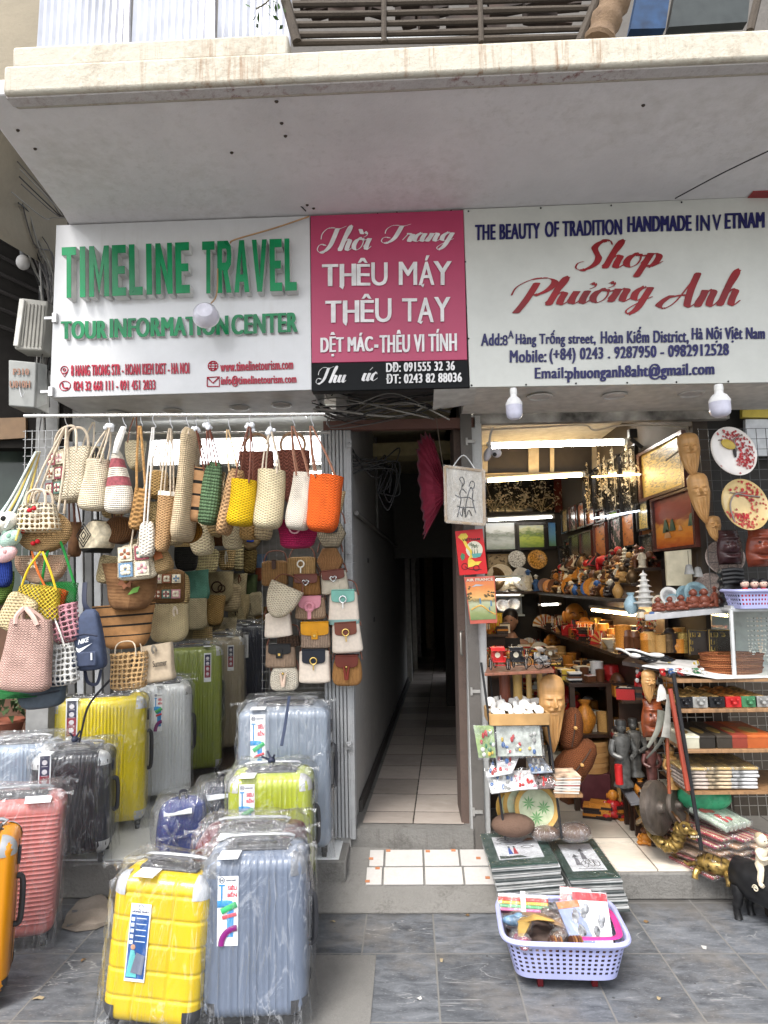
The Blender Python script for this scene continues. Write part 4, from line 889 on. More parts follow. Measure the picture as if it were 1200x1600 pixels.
bag('yellow knotted net crossbody bag on a long yellow strap',(19,914,92,966),2.9,W_('#d2b93c','dnet',.013,bump=1),.05,kind='slab',wb=1,wt=.82,rb=.05,p=5,dt=1,where='left',tilt=8,strap=M('#cfae28',.8),sr=.005,hook=(66,862,2.9),hk=False,ropes=2,spread=.45,name='net_bag')
bag('orange net bag half hidden behind the yellow net bag',(58,918,101,953),2.95,W_('#d2591e','dnet',.008),.05,kind='slab',rb=.05,p=5,where='left',strap=M('#c8672c',.8),sr=.005,hook=(52,862,2.95),hk=False,ropes=1,tilt=10,name='net_bag')
bag('small green net bag on a flat green strap',(62,909,122,944),2.97,W_('#1f7a35','dnet',.008),.05,kind='slab',wb=.9,wt=1,rb=.05,p=5,where='left',strap=M('#1f7a35',.8),sr=.006,hook=(88,830,2.97),hk=False,ropes=2,spread=.42,name='net_bag')
bag('dusty pink open net bag below the green net bag',(84,944,134,1004),2.93,W_('#b8848f','net',.0155),.09,kind='tote',wb=.8,wt=.95,rb=.2,where='left',tilt=-14,p=3.2,name='net_bag')
bag('white open net bag with long white handles',(72,1006,124,1071),2.88,W_('#cfd0ce','net',.0155),.08,kind='tote',wb=1.05,wt=.8,rb=.12,where='left',tilt=-6,strap=whitecord,sr=.004,hook=(84,965,2.9),hk=False,ropes=2,name='net_bag',p=3.2)
bag('large blush pink crochet shopper, biggest bag at the left edge',(-6,968,80,1080),2.8,W_('#c0a096','knit',.007),.10,kind='tote',wb=1.0,wt=.72,rb=.1,where='left',strap=M('#bfa196',.8),sr=.010,hook=(40,950,2.8),hk=False,ropes=4,tilt=4,p=3,name='crochet_bag')
bag('cream straw clutch at the left edge above the pink shopper',(-14,926,40,984),2.85,W_('#c8b790','basket',.010),.08,kind='slab',rb=.4,where='left',tilt=28)
bag('olive green ribbed bag cut by the left edge',(-22,893,20,946),2.95,W_('#5d7a35','rib',.006),.07,kind='half',where='left')
bag('royal blue pleated pouch at the left edge above the olive bag',(-20,872,19,918),2.92,W_('#16307d','vrib',.005),.06,kind='slab',where='left',rb=.3)
def sling(o,W,H,D):
 w=M('#d5d8dd',.6);mb=MB()
 text_on(mb,'NIKE',V(-W*.18,-D*.5-.006,H*.44),V(W*.36,0,H*.04),V(0,0,H*.075),(0,-1,0),.002,.03,.25)
 sw=[(-.5,.40),(-.44,.33),(-.30,.31),(.55,.45),(-.24,.375),(-.36,.375)]
 mb.prism([V(x*W/2,-D*.5-.007,z*H) for x,z in sw],(0,-.002,0));mb.obj('logo',w,o,0)
 k=M('#23283a',.6)
 MB().tube(crv([V(-W*.42,-D*.5,H*.56),V(0,-D*.56,H*.6),V(W*.42,-D*.5,H*.56)]),.004,6).obj('zip',k,o)
 MB().box((0,-D*.5-.006,H*.2),(W*.8,.012,H*.24)).obj('front_pocket',M('#3a4257',.8,0,.1,50),o,bevel=.006)
 for x in (-.28,.28):MB().box((x*W,-D*.5-.016,H*.24),(.006,.004,.03)).obj('reflector',w,o)
 MB().tube(crv([V(0,0,H*.98),V(-.02,0,H+.03),V(-.03,.03,H+.12)]),.012,6,flat=(0,1,0)).obj('strap',k,o)
 MB().tube(crv([V(-W*.2,0,.01),V(-W*.1,0,-.05),V(W*.2,0,-.06),V(W*.35,0,.0)]),.008,6,flat=(0,1,0)).obj('strap',k,o)
bag('slate blue sling backpack with a white swoosh logo',(118,952,165,1047),2.95,M('#3d465c',.8,0,.1,60),.10,kind='pear',wb=1.0,wt=.45,rb=.08,p=3.4,where='left',tilt=-3,deco=sling,name='sling_backpack',cat='backpack')
def mess(o,W,H,D):
 w=M('#c9cccf',.6);mb=MB();c=V(W*.28,-D*.5-.004,H*.72)
 for k in range(3):mb.tube([c+V(-.018+(.012+.007*k)*math.cos(a),0,(.012+.007*k)*math.sin(a)) for a in [math.pi*q/16 for q in range(9)]],.002,5)
 mb.obj('logo',w,o);MB().tube(crv([V(-W*.45,-D*.45,H*.5),V(0,-D*.55,H*.48),V(W*.45,-D*.45,H*.52)]),.003,6).obj('zip',M('#222831',.6),o)
bag('grey waist bag with a small white dome logo under the pink shopper',(30,1058,106,1106),2.92,M('#454e57',.8,0,.1,60),.09,kind='tote',wb=.85,wt=1.05,rb=.3,where='left',tilt=-6,deco=mess,name='waist_bag',p=3.4)
tag(MB().lathe([(.0005,.05),(.06,.045),(.075,.0),(.15,-.012),(.15,-.016),(.07,-.008),(.0005,.03)],28,P(28,1079,2.95),sy=.8).obj('hat',W_('#1f6a35','rib',.006)),'green brimmed hat peeking out under the blush pink shopper','hat')
bag('brown straw tote with a fabric sunflower and a green leaf',(160,880,247,953),3.15,W_('#7f5b3b','rib',.0045,col2='#8b6745'),.12,kind='tote',wb=.75,wt=1.0,rb=.35,where='left',deco=both(petals(M('#6f4630',.8),M('#6a4a1d',.8),.05,.62,.042),patch('leaf',M('#6c9a46',.7),[(.1,.32),(.45,.38),(.52,.5),(.28,.46)])),name='straw_tote')
bag('large tan tote with black stripes below the sunflower tote',(146,944,245,1013),3.22,[M('#9a7148',.85,0,.12,40,.3,300),M('#14110e',.8)],.14,kind='tote',wb=.72,wt=1.0,rb=.45,where='left',bands=[(.28,.315,1),(.5,.535,1),(.72,.755,1),(.93,.96,1)],L=60,tilt=-3,name='straw_tote')
bag('cream straw tote with a cream toggle beside the striped tote',(230,944,296,1003),3.4,W_('#bfb089','basket',.006),.12,kind='tote',wb=.82,wt=1.0,rb=.25,where='wall',deco=bow(cord,.5,.95),name='straw_tote')
bag('brown bag covered in pale granny squares above the cream toggle tote',(236,890,290,943),3.5,W_('#7a5a36','knit',.006),.07,kind='slab',wb=1.0,wt=.9,rb=.1,where='wall',deco=granny(2,3,-.8,.85,.06,.95),name='crochet_bag')
bag('open woven wicker basket bag with thin pale handles',(174,1019,231,1077),3.15,W_('#c3a173','net',.0145),.11,kind='tote',wb=.92,wt=1.0,rb=.1,where='left',handle=.05,strap=cord,sr=.003,p=3.5,name='wicker_basket',tilt=-3)
bag('beige canvas tote printed with the word Summer',(225,1006,276,1065),3.2,M('#a59681',.85,0,.08,60,.2,300),.08,kind='tote',wb=.95,wt=.95,rb=.04,p=5,where='left',tilt=-8,deco=both(word('Summer',M('#2a2622',.7),-.1,.75,.42,.58),bow(M('#6d675d',.8),.05,1.0,.04)),name='canvas_tote')
def wl_(label,box,m,**k):
 Y=1.66*F/(640-(box[0]+box[2])/2);k.setdefault('D',.12);k.setdefault('where','wall')
 return bag(label,box,Y,m,**k)
wl_('black straw bag with a natural rim, third layer of the wall rows',(272,848,311,892),[W_('#1a1917','rib',.012),W_('#b79d6c','rib',.012)],rb=.4,bands=[(.82,1.1,1)])
wl_('cream ribbed bag beside the black straw bag',(303,858,343,896),W_('#cdbf93','rib',.016),rb=.4,kind='slab')
wl_('brown tweed clutch with two pearl studs',(318,822,367,853),M('#5d3c27',.9,0,.2,60,.3,300),kind='slab',rb=.05,p=5,D=.06)
wl_('tan bag tied with a white ribbon cross',(341,860,368,891),W_('#b59c6e','rib',.014),rb=.3,deco=bow(M('#e5e1d6',.7),.1,.95,.12))
wl_('cream striped bag behind the ribbon bag',(364,850,381,892),W_('#bdb189','rib',.02),rb=.2)
wl_('olive brown round wicker bag deep in the wall row',(379,857,402,896),W_('#7d6a41','basket',.02),kind='slab',rb=.4)
wl_('tan straw hat bag with a blue label',(368,818,412,860),W_('#a58d69','rib',.012),kind='half',rb=.4,deco=patch('label',M('#1f47b0',.5),[(-.1,.3),(.4,.3),(.4,.6),(-.1,.6)]))
wl_('blue and terracotta striped bag under the hat bag',(398,866,418,908),[M('#5c728f',.8),M('#8a4a33',.8)],bands=[(0,.45,1)])
wl_('aqua straw bag with a cream side panel',(284,892,331,941),W_('#69a493','knit',.008),rb=.3,tilt=-6,deco=patch('cream_panel',W_('#c9bc95','rib',.01),[(-1.0,.15),(-.45,.02),(-.45,1.0),(-.98,1.0)]))
wl_('cream bag with dark brown embroidered loops',(323,893,365,941),W_('#bcae8a','basket',.008),rb=.4,deco=both(ringdeco(M('#3b2418',.8),-.1,.5,.045,.006),ringdeco(M('#3b2418',.8),.25,.45,.03,.005)))
wl_('plain cream bag with a short brown toggle',(362,896,386,941),W_('#c3b693','basket',.010),rb=.3,deco=bow(leather,.2,.95,.08))
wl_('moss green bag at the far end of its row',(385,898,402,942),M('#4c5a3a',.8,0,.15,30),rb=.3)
wl_('cream tote with a black round monogram',(289,946,331,1003),W_('#b9a981','cloth',.006),rb=.15,wb=1.0,wt=.75,tilt=-8,deco=both(ringdeco(M('#171513',.7),.0,.55,.045,.005),word('AB',M('#171513',.7),-.3,.3,.42,.68,.02)))
wl_('cream ribbed bag with a white fabric flower',(308,941,350,985),W_('#b7a983','rib',.012),rb=.2,tilt=-10,deco=petals(M('#ddd8c8',.8),M('#9d8656',.8),.35,.5,.07,8))
wl_('cream plaited bag with a dark toggle strap',(355,944,386,982),W_('#b9ac87','knit',.012),rb=.12,deco=bow(M('#2a1c12',.6),.05,.98,.1))
wl_('pale small bag behind the plaited bag',(384,942,400,972),W_('#a89f86','rib',.014))
wl_('brown and cream checked bag deep in the row',(396,948,420,975),W_('#8b7046','basket',.03))
wl_('orange and pink zigzag striped bag above the olive suitcase',(272,1003,304,1051),[W_('#a9855a','rib',.008),M('#b5744a',.85),M('#1d1a17',.85),M('#b06a62',.85)],rb=.2,bands=[(.2,.3,3),(.42,.52,2),(.6,.68,3),(.75,.86,1)],L=30)
wl_('cream basket bag with two black stripes',(302,999,334,1041),[W_('#b9a77c','rib',.010),M('#1a1714',.85)],rb=.2,bands=[(.45,.5,1),(.75,.8,1)],L=30)
wl_('lumpy cream crochet bag above the beige suitcase',(327,984,359,1030),W_('#b8ab88','basket',.014),kind='pear',rb=.4,wb=1.1,wt=.7)
wl_('tan bag with white pinstripes at the lower end of the wall row',(351,974,386,1021),[W_('#86663c','cloth',.008),W_('#b9ab8a','rib',.012)],rb=.4,bands=[(.35,.95,1)])
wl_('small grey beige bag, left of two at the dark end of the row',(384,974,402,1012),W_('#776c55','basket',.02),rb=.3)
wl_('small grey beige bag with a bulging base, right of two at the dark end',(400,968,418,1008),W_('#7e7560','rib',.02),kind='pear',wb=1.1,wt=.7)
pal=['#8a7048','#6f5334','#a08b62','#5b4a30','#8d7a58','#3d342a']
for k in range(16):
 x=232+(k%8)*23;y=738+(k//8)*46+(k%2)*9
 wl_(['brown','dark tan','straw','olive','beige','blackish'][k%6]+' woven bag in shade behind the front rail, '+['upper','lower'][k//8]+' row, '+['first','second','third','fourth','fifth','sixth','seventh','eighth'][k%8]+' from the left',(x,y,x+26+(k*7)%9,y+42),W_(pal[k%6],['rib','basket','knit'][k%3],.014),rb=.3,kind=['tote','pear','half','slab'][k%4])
wn_=['cream','straw','beige','tan','oat','sand'];wc_=['#d6caa9','#c9b78d','#bfae8c','#b8965f','#cbbf9f','#b9a276']
for k in range(22):
 x=(128,160,196,232,252,276,300,322,348,372,396,150,206,262,290,318,344,366,388,300,340,376)[k];y=(700,760,690,735,800,770,815,790,812,800,800,868,842,896,935,930,912,930,925,980,965,1000)[k];w_=(38,34,32,30,36,32,36,34,32,30,30,30,34,36,34,32,30,28,26,34,30,26)[k]
 Y=(3.25 if k<11 else 3.0)+.0 if k<13 else 1.66*F/(640-x)+.12
 bag(wn_[k%6]+' woven bag wedged in gaps of the hanging bags, '+(f'upper layer, {ordw(k)} from the left' if k<11 else f'lower layer, {ordw(k - 11)} from the left' if k<19 else f'lowest layer, {ordw(k - 19)} from the left'),(x,y,x+w_,y+w_*1.45),Y+(.2 if k in (11,12) else 0),W_(wc_[(k*5)%6],['basket','rib','knit'][k%3],.010),.11,kind=['tote','pear','half','slab','tote'][k%5],rb=.3,wb=.9,wt=.95,tilt=(k*37)%17-8,where='wall',strap=[cord,leather,leather2][k%3],hook=(x+w_/2,y-40) if k<11 else None,hk=False,ropes=2,spread=.25)
GY=3.50
gr=E('wire_grid','white wire grid panel in front of the shutter carrying small handbags','display grid',P(480,1085,GY+.06))
m=MB()
for k in range(14):m.tube([P(410+k*11,1078,GY+.06),P(410+k*10.8,842,GY+.06)],.0011,4)
for k in range(19):m.tube([P(408,842+k*13,GY+.064),P(555,840+k*13,GY+.064)],.0011,4)
relp(m.obj('wires',M((.22,.22,.22),.4,.4)),gr)
def gbag(label,box,m,flap=None,ff=.45,fin=.75,clasp=None,cm=None,D=.07,shape='slab',tilt=0,rz=0,base=None,round_=.5,strap=True,Y=GY,**kw):
 def deco(o,W,H,D_):
  if flap:
   n=8;pts=[V(-W*fin/2,0,H*.985),V(-W*fin/2,0,H*(1-ff*(1-round_*.5)))]
   for q in range(1,n):a=math.pi*q/n;pts.append(V(-math.cos(a)*W*fin/2,0,H*(1-ff*(1-round_*.5))-math.sin(a)**.6*H*ff*round_*.5))
   pts+=[V(W*fin/2,0,H*(1-ff*(1-round_*.5))),V(W*fin/2,0,H*.985)]
   MB().prism([p+V(0,-D_*.5-.001,0) for p in pts],(0,-.006,0)).obj('flap',flap,o,bevel=.0018)
   MB().box((0,-.002-.003,H+.001),(W*fin,D_*1.0+.008,.006)).obj('flap_top',flap,o,bevel=.002)
  c=V(0,-D_*.5-.012,H*(1-ff)+.004);mm=cm or gold
  if clasp=='ring':
   MB().tube([c+V(math.cos(a)*.017,0,math.sin(a)*.017+.012) for a in [2*math.pi*i/20 for i in range(20)]],.0038,7,closed=True).box(c+V(0,0,-.018),(.006,.005,.032)).obj('ring_clasp',mm,o)
  elif clasp=='tab':
   MB().box(c+V(0,.003,0),(.034,.006,.045)).obj('tab',flap,o,bevel=.006);MB().box(c+V(0,-.002,-.004),(.014,.005,.014)).obj('buckle',mm,o,bevel=.002)
  elif clasp=='heart':
   MB().tube(crv([c+V(0,0,-.012),c+V(-.016,0,.006),c+V(-.008,0,.014),c+V(0,0,.008),c+V(.008,0,.014),c+V(.016,0,.006)],4,True),.0035,6,closed=True).obj('heart_clasp',silver,o)
  elif clasp=='tassel':
   for s_ in (-1,1):
    MB().lathe([(.002,.01),(.005,0),(.006,-.012),(.009,-.06),(.0005,-.06)],8,c+V(s_*.012,-.004,0),M=Matrix.Rotation(R(s_*10),3,'Y')).obj('tassel',cm,o)
   MB().ball(c+V(0,-.006,.004),.007,8,5).obj('clasp',gold,o)
  elif clasp=='hoop':
   MB().tube([c+V(math.cos(a)*.02,0,math.sin(a)*.02+.01) for a in [2*math.pi*i/16 for i in range(17)]],.009,7).box(c+V(0,0,-.03),(.018,.008,.045)).obj('leather_loop',flap,o)
  if strap:MB().tube(crv([V(-W*.48,0,H*.85),V(-W*.3,.02,H+.045),V(W*.3,.02,H+.045),V(W*.48,0,H*.85)]),.0035,6).obj('strap',leather,o)
  if base:MB().loft([sring(-.002,W*.96,D_*1.02,24,3.2),sring(H*.14,W*1.015,D_*1.06,24,3.2)]).obj('base_panel',base,o)
 kw.setdefault('rb',.12);kw.setdefault('wb',1.0);kw.setdefault('wt',.88);kw.setdefault('p',4.0);kw.setdefault('dt',.85)
 return bag(label,box,Y,m,D,shape,tilt=tilt,rz=rz,where='grid',deco=deco,name='handbag',open_=False,lump=.004,**kw)
wk=W_('#8a6238','vrib',.005);wkw=W_('#cfc6b4','vrib',.004);bl=M('#d2c5b6',.8,0,.06,60,.2,300);fb=M('#5a2a1e',.4)
gbag('cream hexagon bag with a black corner panel',(495,812,541,856),W_('#bdb096','cloth',.006),shape='hex',p=8,strap=True,flap=M('#1c1d22',.5),ff=.5,fin=.5,wt=1)
gbag('tan hexagon rattan box bag under the black cornered hexagon',(495,857,537,897),W_('#8a6440','vrib',.006),shape='hex',p=8)
gbag('tan box bag with gold corners and a white padlock',(450,870,494,900),W_('#9a7b50','vrib',.006),rb=.03,wt=1.0,p=8,clasp='ring',cm=M('#d8d4c8',.4),ff=.55)
gbag('square rattan bag with two dark leather straps',(410,876,450,916),W_('#8d6a42','vrib',.006),rb=.08,wt=1.0,p=6,flap=M('#3a2015',.5),ff=.35,fin=.16)
gbag('brown wicker handbag with a brown flap and heart clasp',(457,898,502,931),wk,fb,.42,.8,'heart',rb=.06,wt=.9)
gbag('white wicker handbag with a brown flap and heart clasp',(503,891,547,928),wkw,fb,.4,.8,'heart',rb=.06,wt=.88,tilt=-6)
gbag('beige wicker handbag with a pink rounded flap',(461,932,510,968),W_('#a78d75','vrib',.006),M('#c6838f',.5),.55,.72,'hoop',round_=1.0)
gbag('cream handbag with an aqua flap and aqua base',(513,922,562,975),bl,M('#6fa79a',.5),.36,.74,'ring',base=M('#7f9f99',.5),wt=.86,cm=silver)
gbag('cream quilted half moon handbag, leftmost of the grid',(402,912,456,964),W_('#cdc2ab','basket',.008),shape='half',D=.09,tilt=24,Y=3.42,wt=1)
gbag('cream zipped bag under the half moon handbag',(414,956,458,996),bl,None,rb=.08,wt=.85,clasp=None,tilt=-3)
gbag('striped wicker handbag with a mustard yellow flap',(470,972,517,1013),W_('#a48e7c','vrib',.006),M('#c98a06',.5),.5,.92,'tab',rb=.06,wt=.92)
gbag('cream handbag with a brown flap and gold ring clasp',(519,972,568,1020),bl,M('#6e3a2a',.5),.42,.7,'ring',rb=.08,wt=.86,tilt=-3)
gbag('striped wicker handbag with a black flap',(415,1006,463,1043),W_('#9c8672','vrib',.005),M('#121214',.45),.42,.72,'tab',rb=.05,wt=.92)
gbag('cream handbag with a navy flap and gold ring clasp',(467,1014,517,1067),bl,M('#151a26',.5),.42,.72,'ring',rb=.06,wt=.92)
gbag('rounded white wicker bag with cream tassels',(422,1042,468,1079),W_('#cfc8b8','basket',.007),None,.3,clasp='tassel',cm=M('#cbb3a0',.8),rb=.4,wt=.92)
gbag('rounded tan wicker bag with a brown flap and brown tassels',(518,1024,568,1071),W_('#a27646','vrib',.005),M('#5d2418',.5),.4,.72,'tassel',cm=M('#6b261b',.7),rb=.4,wt=.82,round_=1.0)
gbag('dark slatted bag wedged between the cream bags of the grid',(432,992,470,1010),W_('#3a2a1e','vrib',.012),rb=.06)
g2=E('wire_grid','black wire grid at the far left behind the pastel straps','display grid',P(70,900,3.2))
m=MB()
for k in range(7):m.tube([P(32+k*11,960,3.2),P(40+k*10.5,672,3.2)],.0022,4)
for k in range(22):m.tube([P(36,674+k*13,3.205),P(104,672+k*13,3.205)],.0022,4)
relp(m.obj('wires',M((.26,.26,.26),.4,.5)),g2)
ps=E('strap_bundle','bundle of long pastel straps gathered at the left grid','straps',P(58,706,3.0))
sc3=['#c9d6d2','#d6d2c4','#a9c7bf','#e0d9cc','#b9a55a','#dcdcdc','#9fb9c9','#e4e0d6']
for k in range(15):
 a=P(56+k*.5,706,3.0+k*.004);b_=P(-26+k*4.2,845-(k%3)*10,2.85+(k%4)*.03);c_=(a+b_)/2+V(.0,0,-.02-.004*(k%5))
 relp(MB().tube(crv([a,c_,b_]),.0046,6).obj('strap',M(sc3[k%8],.7)),ps)
for lab,px,py,r_,c_,c2 in (('white plush pouch with a black eye spot at the left edge',8,816,.052,'#d8d3c8','#141414'),('mint green plush pouch under the white plush pouch',16,842,.045,'#a9c4b6','#7ea291'),('pale pink plush pouch at the left edge below the straps',10,866,.042,'#dcb4b4','#b98a8a')):
 o=E('plush_toy',lab,'plush toy',P(px,py,2.9));MB().ball((0,0,0),(r_*1.2,r_*.7,r_*.8),16,10,M=Matrix.Rotation(R(-30),3,'Y')).obj('body',M(c_,.95,0,.08,40,.4,200),o)
 MB().ball((r_*.2,-r_*.62,r_*.25),(r_*.25,r_*.12,r_*.25),10,6).obj('eye_patch',M(c2,.8),o)
 MB().ball((-r_*.5,-.01,r_*.7),(r_*.25,r_*.15,r_*.3),10,6).obj('ear',M(c_,.9),o)
def hose(name,label,pts,Y,r,col):
 c=crv([P(x,y,Y) for x,y in pts],40);tag(MB().tube(c,[r*(1+.12*math.sin(i*1.3)) for i in range(len(c))],14).obj(name,M(col,.5)),label,'hose')
hose('ribbed_hose','grey ribbed drain hose behind the blue grey suitcase',[(78,1090),(80,1125),(84,1175)],3.75,.028,(.25,.26,.27))
hose('ribbed_hose','orange ribbed drain hose beside the grey hose',[(52,1108),(48,1140),(50,1180)],3.8,.03,(.42,.10,.04))
pt=E('potted_plant','dark leafy plant in a clay pot at the left edge','plant',P(8,1165,3.7))
MB().lathe([(.06,0),(.09,.12),(.1,.13),(.095,.14),(.0005,.13)],18).obj('pot',M((.22,.07,.04),.7),pt)
m=MB()
for k in range(60):
 a=rnd.uniform(0,6.3);b_=V(math.cos(a)*.03,math.sin(a)*.03,.14);d=V(math.cos(a),math.sin(a),rnd.uniform(.4,2.2)).normalized()*rnd.uniform(.1,.3);n_=V(-math.sin(a),math.cos(a),0)*.016
 m.add([b_+d*.4,b_+d*.7+n_,b_+d+V(0,0,-.05),b_+d*.7-n_],[(0,1,2,3)])
m.obj('leaves',M((.05,.08,.03),.45,0,.4,20),pt,0)
# ================================================================ SUITCASES
film=FILM(0.05,0.005);film2=FILM(0.08,0.02)
def shell(mb,w,h,d,style,n=120,r=.045,gd=.005,pit=.018):
 """rounded box whose faces carry ribs (v), cross grooves (grid) or horizontal ribs (h)"""
 zs=[0,.006,.014,.025,.04];NR=100 if style in ('grid','h') else 30;zs+=[.05+(h-.10)*k/NR for k in range(NR+1)];zs+=[h-.04,h-.025,h-.014,h-.006,h]
 rings=[]
 for z in zs:
  e=max(0.0,r-z) if z<r else max(0.0,z-(h-r));ins=r-math.sqrt(max(0,r*r-e*e))
  W2,D2=w-2*ins,d-2*ins;rg=[]
  rc=max(.004,r-ins*.4);
  hx,hy=W2/2-rc,D2/2-rc
  cnt=(46,5,20,5,46,5,20,5);segs=[((-hx,-hy-rc),(hx,-hy-rc)),((hx,-hy),-90),((hx+rc,-hy),(hx+rc,hy)),((hx,hy),0),((hx,hy+rc),(-hx,hy+rc)),((-hx,hy),90),((-hx-rc,hy),(-hx-rc,-hy)),((-hx,-hy),180)]
  for c_,sg in zip(cnt,segs):
   for i in range(c_):
    t=i/c_
    if isinstance(sg[1],tuple):x=sg[0][0]+(sg[1][0]-sg[0][0])*t;y=sg[0][1]+(sg[1][1]-sg[0][1])*t
    else:a=R(sg[1]+90*t);x=sg[0][0]+rc*math.cos(a);y=sg[0][1]+rc*math.sin(a)
    rg.append(Vector((x,y,z)))
  for v in rg:
   fr=abs(v.y)>D2/2-rc*.5;fd=min(1,max(0,min(z-.0,h-z)/.03)) if style!='grid' else 1
   q=0
   if style=='v':
    if fr:q=-gd*(0.5-0.5*math.cos(2*math.pi*v.x/pit))**3*min(1,max(0,(w/2-abs(v.x))/.02))
    if q:v.y-=math.copysign(1,v.y)*q
   elif style=='h':
    if fr:q=-gd*(0.5-0.5*math.cos(2*math.pi*z/pit))**3;v.y-=math.copysign(1,v.y)*q
   elif style=='grid':
    gx=min(abs(v.x-k*w) for k in (-.17,.17));gz=min(abs(z-k*h) for k in (.19,.365,.54,.715,.88))
    g_=math.exp(-(gx/.0055)**4) if fr else 0;g2_=math.exp(-(gz/.0055)**4)
    q=gd*.8*max(g_,g2_)
    if fr:v.y-=math.copysign(q,v.y)
    else:v.x-=math.copysign(q,v.x)
  rings.append(rg)
 mb.loft(rings);return mb
def suitcase(label,loc,w,h,d,rz,col,style='v',guards=None,tagk=None,wrap=1,lean=(0,0),group=None,rough=.32,metal=0.0,front=-1,handle=True,wheel_h=.05,tie=False,sidehandle=True,pit=.018,dark=False):
 o=E('suitcase',label,'suitcase',loc,group=group or 'suitcases for sale on the pavement and shop floor',rot=(R(lean[0]),R(lean[1]),R(rz)))
 cm=M(col,rough,metal,.05,3.0,.04,500,.5,.25)
 wh=wheel_h
 shell(MB(),w,h-wh,d,style,pit=pit).xf(Matrix.Translation((0,0,wh))).obj('shell',cm,o,50)
 blk=M((.02,.02,.022),.5);gm=guards
 zz=wh+.02;MB().loft([[V(x*(w/2+.002),yy,z) for x,z in ((-1,zz+.03),(-1,h-.045),(-.86,h-.008),(-.6,h+.003),(.6,h+.003),(.86,h-.008),(1,h-.045),(1,zz+.03))] for yy in (-.009,.009)],closed=False).obj('zip_band',blk if not dark else M((.05,.05,.05),.4),o)
 for sx in (-1,1):
  for sy in (-1,1):
   c=V(sx*(w/2-.035),sy*(d/2-.04),0)
   wo=MB().lathe([(.0005,-.011),(.017,-.011),(.021,-.007),(.021,.007),(.017,.011),(.0005,.011)],16,c+V(0,0,.022),M=Matrix.Rotation(R(90),3,'Y')).box(c+V(0,0,.042),(.03,.034,.022)).obj('wheel',blk,o)
   MB().lathe([(.0005,-.013),(.011,-.013),(.011,.013),(.0005,.013)],12,c+V(0,0,.022),M=Matrix.Rotation(R(90),3,'Y')).obj('hub',M((.4,.4,.42),.4,.3),wo)
   if gm is not None:
    q=.06
    for top in (0,1):
     z0=(h-q+.004) if top else wh-.004
     pts=[(-.03,q),(-.03,.02),(-.018,0),(q+.01,0),(q,.02),(.02,q)]
     mbg=MB();zc=(h+.003) if top else (wh-.003);s_=-1 if top else 1
     rr_=.05;g0=[]
     for aa in range(0,7):
      th=R(90*aa/6);row=[]
      for bb in range(0,7):
       ph=R(90*bb/6);x=(w/2-rr_)+(rr_+.004)*math.cos(th)*math.cos(ph);y=(d/2-rr_)+(rr_+.004)*math.cos(th)*math.sin(ph);z=(rr_+.004)*math.sin(th)
       if aa==0:z-=.012
       row.append(V(sx*x,sy*y,(h-rr_+z) if top else (wh+rr_-z)))
      g0.append(row)
     if (sx*sy*(1 if top else -1))<0:g0=[r_[::-1] for r_ in g0]
     mbg.loft(g0,closed=False);mbg.obj('corner_guard',gm if not (not top) else (M((.05,.05,.055),.4) if gm is not silverp else silverp),o)
 if handle:
  hb=MB();hb.box((0,0,h+.004),(w*.62,d*.42,.010));hb.obj('handle_plate',M((.06,.06,.065),.4),o,bevel=.004)
  MB().tube(crv([V(-w*.22,-d*.1,h+.005),V(-w*.19,-d*.1,h+.03),V(w*.19,-d*.1,h+.03),V(w*.22,-d*.1,h+.005)],5),.010,8).obj('carry_handle',M((.10,.10,.11),.45),o)
  MB().tube(crv([V(-w*.3,d*.2,h+.002),V(-w*.3,d*.2,h+.022),V(w*.3,d*.2,h+.022),V(w*.3,d*.2,h+.002)],3),.008,8).obj('trolley_handle',M((.35,.36,.38),.35,.4),o)
 if sidehandle:
  MB().tube(crv([V(w/2,0,h*.42),V(w/2+.022,0,h*.45),V(w/2+.022,0,h*.68),V(w/2,0,h*.71)],5),.011,8).obj('side_handle',M((.05,.05,.055),.5),o)
  MB().box((w/2+.004,-.005,h*.84),(.012,.04,.06)).obj('lock',M((.05,.05,.06),.35,.2),o,bevel=.004)
 y=-d/2-.004
 if tagk:
  kind,x,z0,z1,tw=tagk
  tg=MB().box((x,y,(z0+z1)/2),(tw,.002,z1-z0)).box((x,-d/2+.02,h+.006),(tw,.08,.002)).obj('hang_tag',M('#eceef0',.4,0,.02),o)
  H_=z1-z0
  if kind=='blue':
   mb=MB();text_on(mb,'SIÊU',V(x-tw*.02,y-.001,z0+H_*.80),V(tw*.46,0,0),V(0,0,H_*.075),(0,-1,0),.001,.03);text_on(mb,'BỀN',V(x-tw*.02,y-.001,z0+H_*.70),V(tw*.46,0,0),V(0,0,H_*.085),(0,-1,0),.001,.03);mb.obj('tag_lettering',M('#c81f3c',.4),tg,0)
   mb=MB();text_on(mb,'H',V(x-tw*.37,y-.001,z0+H_*.925),V(tw*.14,0,0),V(0,0,H_*.04),(0,-1,0),.001,.03);mb.tube([V(x-tw*.3+math.cos(a)*tw*.13,y-.001,z0+H_*.945+math.sin(a)*tw*.13) for a in [6.283*i/16 for i in range(17)]],.0012,5);text_on(mb,'HÙNG PHÁT',V(x-tw*.1,y-.001,z0+H_*.93),V(tw*.5,0,0),V(0,0,H_*.028),(0,-1,0),.001,.02);mb.obj('tag_mark',M('#20264a',.4),tg,0)
